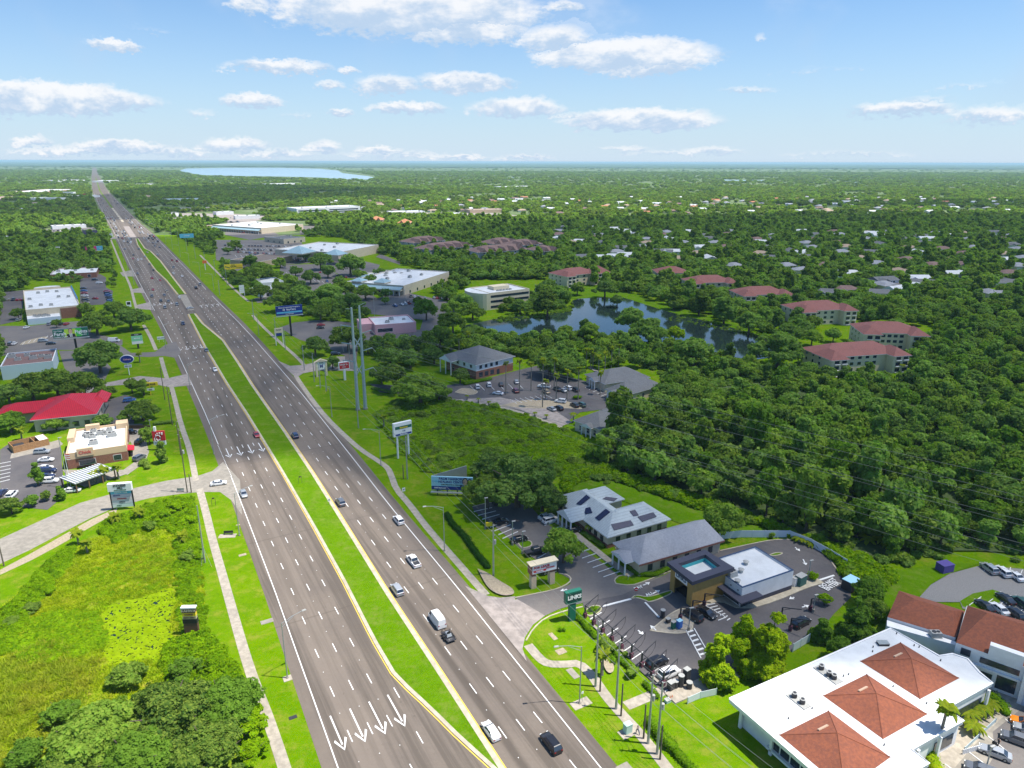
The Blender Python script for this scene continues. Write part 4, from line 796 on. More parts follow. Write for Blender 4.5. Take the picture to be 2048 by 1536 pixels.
for (x0, x1, y, wpx, h, lab, col) in [(107,172,361,4,6,'long white roof far beyond the orange fronted store','w'),(216,237,362,4,6,'white roof right of the distant highway','w'),(265,317,369,4,6,'long pale roof far right of the distant highway','w'),(280,310,392,5,6,'pale roof among trees right of the highway','t'),(362,420,417,5,6,'long grey roof in front of the dark trees','g'),(327,400,399,4,6,'long dark blue roof between dark trees','b'),(335,357,427,5,6,'white store near the right hand junction corner','w'),(340,368,437,5,6,'grey store near the right hand junction corner','g'),(432,467,424,5,6,'white roofed store behind the sunlit lot','w'),(470,520,432,5,6,'pale store left of the big store','w'),(405,450,452,6,6,'beige store beside the turquoise billboard','t'),(190,225,470,6,5,'small pale shop on the left of the junction','w'),(30,70,466,6,5,'pale blue fronted shop on the left','b'),(120,160,462,6,5,'dark roofed shop left of the junction','g'),(150,200,392,4,5,'pale shop beside the distant highway','w'),(20,60,418,5,5,'white roof in trees at far left','w'),(60,110,406,5,6,'pale shops in trees at far left','t'),(90,150,497,7,5,'white vans and roofs seen through the left trees','w'),(880,930,428,4,6,'long pale roof in the sunlit suburb','w'),(780,850,424,4,6,'long white mobile home row in the sunlit suburb','w'),(940,1010,420,4,6,'tan roofed row in the sunlit suburb','t'),(1010,1070,374,3,6,'white roofs far in front of the marsh strip','w'),(480,520,376,3,6,'pale roofs near the lake','w'),(545,600,368,3,6,'white roofs near the lake shore','w')]:
    wl, rf = {'w': (WHITE, WROOF), 't': (flat('tan stucco', (.5, .38, .26)), R_TAN), 'g': (BEIGE, R_GRAY), 'b': (WHITE, R_BLUE)}[col]
    shops((x0, y), (x1, y-1.5), (x1-2, y-wpx), h, lab, wall=wl, roofm=rf, n=0, ac=0 if y < 400 else 3, capw=.5, gr='stores seen far off among the trees')
# red metal roofed restaurant
r, Lx, Wx = site('restaurant_building', 'restaurant with bright red metal hip roof', 'restaurant', (66,836), (188,824), (197,786), 5.5)
hiphouse(r, Lx, Wx, 5, 4.2, BEIGE, R_REDM, (1, 1), 1.0); b = MB(); hipmesh(b, -Lx*.75, Lx*.2, Wx*.45, Wx*.9, 4.4, 2.6, R_REDM, (1, 0), .6, mf=R_REDM); b.obj('roof', r); b = MB(); hipmesh(b, Lx*.8, Lx*1.08, Wx*.55, Wx*.95, 5.02, 2, R_REDM, (1, 0), .6, mf=R_REDM); b.obj('roof', r)
b = MB(); b.box(-Lx*.7, -.01, Wx*.5, Wx*.85, 0, 4.1, BEIGE); b.obj('wall', r); wins(r, Lx, Wx, .8, 2.6, [('f', 5, 1.5, .05, .95), ('r', 3, 1.5, .1, .9)], TRIM)
# chicken restaurant
TANP = flat('tan parapet', (.58, .42, .26)); r, Lx, Wx = site('restaurant_building', 'brick and tan fast food restaurant crowded with roof equipment', 'restaurant', (131,908), (252,890), (250,845), 5.4)
chk = r; b = MB(); b.box(0, Lx, 0, Wx, 0, 3.2, BRICK); b.obj('brick_wall', r); b = MB(); b.box(-.03, Lx+.03, -.03, Wx+.03, 3.2, 4.6, TANP); b.obj('upper_wall', r)
b = MB(); b.box(.4, Lx-.4, .4, Wx-.4, 4.6, 4.68, WROOF); b.obj('roof', r)
b = MB()
for q in [(0, Lx, 0, .4), (0, Lx, Wx-.4, Wx), (0, .4, .4, Wx-.4), (Lx-.4, Lx, .4, Wx-.4)]: b.box(*q, 4.61, 5.4, TANP)
b.obj('parapet', r)
for q in [(Lx*.18, Lx*.45, -.5, .45), (Lx*.25, Lx*.5, Wx-1.6, Wx+.3), (Lx*.8, Lx+.3, Wx-4, Wx+.3), (-.4, 1.6, Wx*.5, Wx*.9)]: b = MB(); b.box(*q, 4.0, 6.5, TANP); b.obj('raised_parapet', r)
b = MB(); b.box(Lx*.19, Lx*.44, -1.6, -.51, 2.5, 2.8, DARK); b.obj('canopy', r)
text('Chick', 1.5, flat('red lettering', (.50, .02, .03)), r, Lx*.31, -.56, 5.2, bold=.02)
rs = random.Random(3)
for i in range(12): acunit(r, Lx*rs.uniform(.25, .85), Wx*rs.uniform(.3, .85), 4.7, rs.uniform(.7, 1.5))
wins(r, Lx, Wx, .8, 2.5, [('f', 2, 2.4, .2, .45), ('f', 1, 2.2, .75, .9), ('r', 2, 1.6, .1, .5)], WHM)
b = MB(); b.hull8([(Lx, Wx*.1, 2.5), (Lx+2, Wx*.1, 2.3), (Lx+2, Wx*.3, 2.3), (Lx, Wx*.3, 2.5)], [(Lx, Wx*.1, 2.9), (Lx+2, Wx*.1, 2.4), (Lx+2, Wx*.3, 2.4), (Lx, Wx*.3, 2.9)], R_REDM); b.obj('red_awning', r)
r, Lx, Wx = site('drive_through_canopy', 'slatted grey metal canopy over a patio beside the fast food restaurant', 'canopy', (150,968), (232,938), (215,921), 3.2)
b = MB(); b.box(0, Lx, 0, Wx, 3.0, 3.2, STEEL)
for k in range(14): b.box(Lx*k/14, Lx*k/14+.25, 0, Wx, 3.2, 3.4, WHM)
b.obj('roof', r)
for x in (.4, Lx*.33, Lx*.66, Lx-.4):
    for y in (.4, Wx-.4): b = MB(); b.box(x-.15, x+.15, y-.15, y+.15, 0, 3, flat('brown post', (.16, .09, .05))); b.obj('post', r)
r, Lx, Wx = site('bin_enclosure', 'tan timber bin enclosure with open top', 'enclosure', (25,894), (97,877), (95,866), 2.4)
FEN = flat('tan timber', (.40, .22, .10), var=.3, scale=2); b = MB()
for q in [(0, Lx, 0, .2), (0, Lx, Wx-.2, Wx), (0, .2, .2, Wx-.2), (Lx-.2, Lx, .2, Wx-.2), (Lx*.6, Lx*.62, .2, Wx-.2)]: b.box(*q, 0, 2.4, FEN)
b.box(Lx*.75, Lx-.2, .2, Wx-.2, 2.2, 2.35, WHM); b.obj('fence_panel', r); b = MB(); b.box(1, 4, .8, Wx-.8, .2, 1.5, DARK); b.obj('bin', r)
# --- houses in the trees
HK = [(R_WHT, WHITE), (R_LGT, CREAM), (R_GRAY, WHITE), (R_TAN, CREAM), (R_WHT, CREAM), (R_BRN, BEIGE), (R_ORG, CREAM)]; HN = ['white', 'pale grey', 'dark grey', 'tan', 'bright white', 'brown', 'orange']
def mkhouse(k):
    rs = random.Random(k); r = thing('house', '', 'house', (0, 0, 0)); roof, wall = HK[k % 7]
    L1, W1 = rs.uniform(15, 21), rs.uniform(9, 12); b = MB(); b.box(-L1/2, L1/2, -W1/2, W1/2, 0, 2.95, wall); b.box(-L1/2, -L1/2+7, -W1/2-5, -W1/2-.01, 0, 2.94, wall); b.obj('wall', r)
    b = MB(); hipmesh(b, -L1/2, L1/2, -W1/2, W1/2, 3.2, 2.4, roof, (k % 2, k % 2), .6); hipmesh(b, -L1/2, -L1/2+7, -W1/2-5, 0, 3.22, 2.0, roof, (k % 2, 0), .5); b.obj('roof', r)
    b = MB(); b.box(-L1/2+1, -L1/2+6, -W1/2-5.1, -W1/2-5.01, .1, 2.5, WHM); b.obj('garage_door', r)
    b = MB(); b.box(1, 3.4, -W1/2-.08, -W1/2-.01, 1, 2.4, GLASS); b.box(4.6, 6.4, -W1/2-.08, -W1/2-.01, 1, 2.4, GLASS); b.obj('window', r); return r
HPROTO = [mkhouse(k) for k in range(7)]; HUSED = [False]*7
LMK = [('the pond', (1300,650)), ('the palm lot', (1080,780)), ('the red roofed apartments', (1600,620)), ('the brown housing cluster', (960,490)), ('the supermarket', (700,490)), ('the shop row', (820,550)), ('the white medical block', (650,410)), ('the lake', (560,345)),
       ('the highway junction', (250,450)), ('the beige gym', (105,600)), ('the red roofed restaurant', (120,800)), ('the pink shop', (790,650)), ('the cul de sac', (1780,570)), ('the car wash', (1480,1130)), ('the solar roofed office', (1200,1020)), ('the transmission tower', (722,800)), ('the marsh', (200,1200))]
LMG = [(n, Vector(G(*p))) for n, p in LMK]
def where(x, y):
    p = Vector((x, y)); n, q = min(LMG, key=lambda a: (a[1]-p).length/(1+.0*a[1].length)); d = p-q; dist = d.length
    far = 'close to' if dist < 35 else ('near' if dist < 80 else ('some way' if dist < 200 else 'far'))
    side = ('behind' if d.y > 0 else 'in front of') if abs(d.y) > abs(d.x) else ('right of' if d.x > 0 else 'left of')
    return (f'{side} ' if dist < 80 else f'{far} {side} ')+n, dist
HOUSES = []
def place_house(x, y, rz, k):
    r = HPROTO[k] if not HUSED[k] else copy_tree(HPROTO[k]); HUSED[k] = True; r.location = (x, y, 0); r.rotation_euler = (0, 0, rz); HOUSES.append((x, y))
    side, _ = where(x, y); tag(r, f'{HN[k]} roofed single storey house {side}', 'house', 'houses among the trees')
def pfill(pxpoly, spacing, jitter, seed):
    P = GP(pxpoly); xs = [p[0] for p in P]; ys = [p[1] for p in P]; r2 = np.random.default_rng(seed)
    gx, gy = np.meshgrid(np.arange(min(xs), max(xs), spacing), np.arange(min(ys), max(ys), spacing)); gx = gx.ravel()+r2.uniform(-jitter, jitter, gx.size)*spacing; gy = gy.ravel()+r2.uniform(-jitter, jitter, gy.size)*spacing
    k = inpoly(gx, gy, P); return gx[k], gy[k]
def notex(x, y):
    k = np.ones(x.shape, bool)
    for e in EXCL: k &= ~inpoly(x, y, e)
    return k
rs = random.Random(11)
RES = [(1120,525),(1180,500),(1050,470),(1100,440),(1300,425),(2048,432),(2300,440),(2300,640),(1900,600),(1640,560),(1560,550),(1440,535),(1300,528)]
hx, hy = pfill(RES, 47, .25, 5); k = notex(hx, hy); hx, hy = hx[k], hy[k]
for x, y in list(zip(hx, hy))[:135]: place_house(float(x), float(y), rs.choice([0, math.pi/2, .3, -.4, math.pi]), rs.choice([0, 1, 2, 3, 5, 5, 2, 1]))
for (x, y, k) in [(1765,575,1),(1790,585,4),(1830,578,4),(1660,592,2),(1690,585,5),(1745,592,2),(1850,572,2),(1200,520,0),(1250,515,4),(1340,508,0),(1160,487,0),(1250,470,4),(1600,510,0),(1740,470,0)]: p = G(x, y); place_house(p[0], p[1], rs.uniform(-.6, .6), k)
RES2 = [(640,402),(1000,396),(2048,396),(2048,425),(1100,432),(760,432)]
hx, hy = pfill(RES2, 62, .3, 8); k = notex(hx, hy); hx, hy = hx[k], hy[k]; idx = np.random.default_rng(1).permutation(len(hx))[:130]
for i in idx: place_house(float(hx[i]), float(hy[i]), rs.uniform(-.6, .6), rs.choice([0, 4, 3, 6, 1, 5]))
for i in range(7):
    if not HUSED[i]: place_house(*G(1200+i*40, 500), 0, i)
px_sheet('residential_street', [(1640,566),(1700,562),(1760,566),(1840,562),(1880,556),(1960,545),(2048,545),(2048,549),(1960,551),(1890,562),(1850,572),(1850,580),(1780,580),(1700,570)], LOT)
# ------------------------------------------------------------------ trees
def leafcloud(centers, rad, n, size, m, up=.35, squash=.85, seed=0, core=.74, flat_=.0):
    """many small leaf-sized faces spread over a set of lobes, plus shaded inner foliage"""
    r = np.random.default_rng(seed); C = np.array(centers, float); Rr_ = np.array(rad, float); k = r.choice(len(C), n, p=Rr_**2/np.sum(Rr_**2))
    d = r.normal(size=(n, 3)); d[:, 2] = np.where(r.random(n) < up, np.abs(d[:, 2]), d[:, 2]); d /= np.linalg.norm(d, axis=1)[:, None]
    bump = 1+.16*np.sin(d[:, 0]*5+k)+.14*np.sin(d[:, 1]*7+k*2)+.10*np.sin(d[:, 2]*9+k*3)
    rr = Rr_[k]*(.70+.36*r.random(n)**.6)*bump; p = C[k]+d*rr[:, None]*np.array([1, 1, squash])
    nrm = d*.9+r.normal(size=(n, 3))*.55+np.array([0, 0, .35]); nrm /= np.linalg.norm(nrm, axis=1)[:, None]
    a = np.cross(nrm, r.normal(size=(n, 3))); a /= np.linalg.norm(a, axis=1)[:, None]+1e-9; b = np.cross(nrm, a)
    s = size*(.55+.9*r.random(n))[:, None]; asp = (.45+.4*r.random(n))[:, None]
    v = np.stack([p-a*s-b*s*asp*.5, p+a*s*.1-b*s*asp, p+a*s+b*s*.15, p+a*s*.05+b*s*asp], 1).reshape(-1, 3)
    return v
def mesh_from(v, m, extra=None):
    nq = len(v)//4; V = v; faces = np.arange(nq*4)
    if extra is not None:
        ev, ef = extra; nb = len(V); V = np.vstack([V, ev]); loops = np.concatenate([faces, (ef+nb).ravel()]); nt = len(ef)
    else: loops = faces; nt = 0
    me = bpy.data.meshes.new('crown'); me.vertices.add(len(V)); me.vertices.foreach_set('co', V.ravel().astype(np.float32))
    me.loops.add(len(loops)); me.loops.foreach_set('vertex_index', loops.astype(np.int32)); me.polygons.add(nq+nt)
    st = np.concatenate([np.arange(nq)*4, nq*4+np.arange(nt)*3]); me.polygons.foreach_set('loop_start', st.astype(np.int32))
    me.polygons.foreach_set('loop_total', np.concatenate([np.full(nq, 4), np.full(nt, 3)]).astype(np.int32)); me.materials.append(m); me.update(calc_edges=True); me.validate(); return me
def ico(sub=1):
    import bmesh
    bm = bmesh.new(); bmesh.ops.create_icosphere(bm, subdivisions=sub, radius=1); v = np.array([q.co[:] for q in bm.verts]); f = np.array([[q.index for q in p.verts] for p in bm.faces]); bm.free(); return v, f
IV, IF = ico(2); IV1, IF1 = ico(1)
def cores(centers, rad, squash, sc, seed, lo=False):
    r = np.random.default_rng(seed+99); V = []; F = []; n = 0; bv, bf = (IV1, IF1) if lo else (IV, IF)
    for c, q in zip(centers, rad):
        v = bv*(1+r.normal(size=(len(bv), 1))*.08)*q*sc*np.array([1, 1, squash])+np.array(c); V.append(v); F.append(bf+n); n += len(v)
    return np.vstack(V), np.vstack(F)
def lobes(kind, seed, nl=None):
    r = random.Random(seed); C = []; Q = []       # unit crown radius 1, base of crown at z=0
    if kind == 'oak':
        for i in range(nl or 13):
            a = r.uniform(0, 6.28); d = r.uniform(.15, .72) if i else 0; C.append((d*math.cos(a), d*math.sin(a), r.uniform(.35, .85)-d*.28)); Q.append(r.uniform(.26, .46)+(0.12 if i == 0 else 0))
    elif kind == 'tall':
        for i in range(nl or 14):
            z = r.uniform(.3, 2.1); a = r.uniform(0, 6.28); d = r.uniform(0, .55)*(1-.3*abs(z-1.0)); C.append((d*math.cos(a), d*math.sin(a), z)); Q.append(r.uniform(.28, .5)*(1-.12*z))
    elif kind == 'cone':
        for i in range(nl or 18):
            z = r.uniform(.15, 2.6); w_ = (1-z/3.1)**.75*.78; a = r.uniform(0, 6.28); d = r.uniform(.1, .85)*w_; C.append((d*math.cos(a), d*math.sin(a), z)); Q.append(max(.2, w_*.62))
    elif kind == 'bush':
        for i in range(nl or 6):
            a = r.uniform(0, 6.28); d = r.uniform(0, .6); C.append((d*math.cos(a), d*math.sin(a), r.uniform(.15, .45))); Q.append(r.uniform(.3, .5))
    return C, Q
CROWNS = {}
def crown(kind, lod, var, m):
    key = (kind, lod, var, m.name)
    if key in CROWNS: return CROWNS[key]
    seed = hash((kind, var)) % 1000 if False else (var*37+len(kind)*11); C, Q = lobes(kind, seed)
    if lod <= 1 and kind == 'oak':
        r3 = random.Random(seed+7); C = list(C); Q = [q*.82 for q in Q]
        for i in range(26 if lod == 0 else 16):
            a = r3.uniform(0, 6.28); d = .95*math.sqrt(r3.random()); C.append((d*math.cos(a), d*math.sin(a), .95-d*.75+r3.uniform(-.12, .08))); Q.append(r3.uniform(.13, .24))
    n, s = {0: (30000, .040), 1: (9000, .062), 2: (2200, .11), 3: (620, .19), 4: (170, .34)}[lod]
    if kind in ('tall', 'cone') : n = int(n*1.7)
    sq = .8 if kind != 'cone' else 1.0
    v = leafcloud(C, Q, n, s, m, .55, sq, seed); me = mesh_from(v, m, cores(C, Q, sq, .72, seed, lod >= 2)); CROWNS[key] = me; return me
TRUNKS = {}
def trunk(kind, var):
    key = (kind, var)
    if key in TRUNKS: return TRUNKS[key]
    r = random.Random(var+5); b = MB(); T_ = {'oak': .75, 'tall': .5, 'cone': .45}[kind]   # crown base height in crown radii
    b.tube([(0, 0, 0), (r.uniform(-.04, .04), 0, T_*.5), (0, 0, T_)], [.085, .065, .055], BARK, 7)
    top = {'oak': .7, 'tall': 1.5, 'cone': 2.3}[kind]
    b.tube([(0, 0, T_), (.02, .03, T_+top*.6), (.05, 0, T_+top)], [.05, .03, .01], BARK, 6)
    for i in range(7):
        a = i*.9+r.uniform(-.3, .3); e = r.uniform(.45, .8)*(1 if kind == 'oak' else .6); z0 = T_*r.uniform(.7, 1.1)+(0 if kind == 'oak' else i*.2)
        b.tube([(0, 0, z0), (e*.45*math.cos(a), e*.45*math.sin(a), z0+.22), (e*math.cos(a), e*math.sin(a), z0+r.uniform(.4, .65))], [.035, .025, .01], BARK, 5)
    TRUNKS[key] = b.mesh('trunk'); return TRUNKS[key]
CB = {'oak': .50, 'tall': .30, 'cone': .20}      # crown base above ground in radii
TOTH = {'oak': 1.75, 'tall': 2.75, 'cone': 3.2}
TREES = []; NT = [0]
def add_tree(x, y, rad, kind, m, lab, cat='tree', grp=None, lod=1, hs=1.0, name=None, z=0):
    var = random.randrange({0: 4, 1: 4, 2: 6, 3: 4}[lod]); rz = random.uniform(0, 6.28)
    r = thing(name or {'oak': 'broadleaf_tree', 'tall': 'tall_tree', 'cone': 'conical_tree'}[kind], lab, cat, (x, y, z), rz, grp); r.scale = (rad, rad, rad*hs)
    c = link('crown', crown(kind, lod, var, m), r); c.location = (0, 0, CB[kind]); link('trunk', trunk(kind, var % 3), r)
    TREES.append((x, y, rad)); NT[0] += 1; return r
def px_tree(cx, cy, rpx, kind='oak', m=None, lab='', grp=None, lod=None, hs=1.0, name=None, cat='tree'):
    """crown middle as seen in the photo and its half width there"""
    m = m or L_OAK; r = 4.0
    for _ in range(4):
        zc = r*(CB[kind]+{'oak': .5, 'tall': 1.15, 'cone': 1.2}[kind])*hs; X, Y = G(cx, cy, zc); dist = Y*CP+(CAMH-zc)*SP; r = rpx*dist/FPX
    lod = lod if lod is not None else (0 if rpx > 45 else (1 if rpx > 18 else 2))
    return add_tree(X, Y, r, kind, m, lab, cat, grp, lod, hs, name)
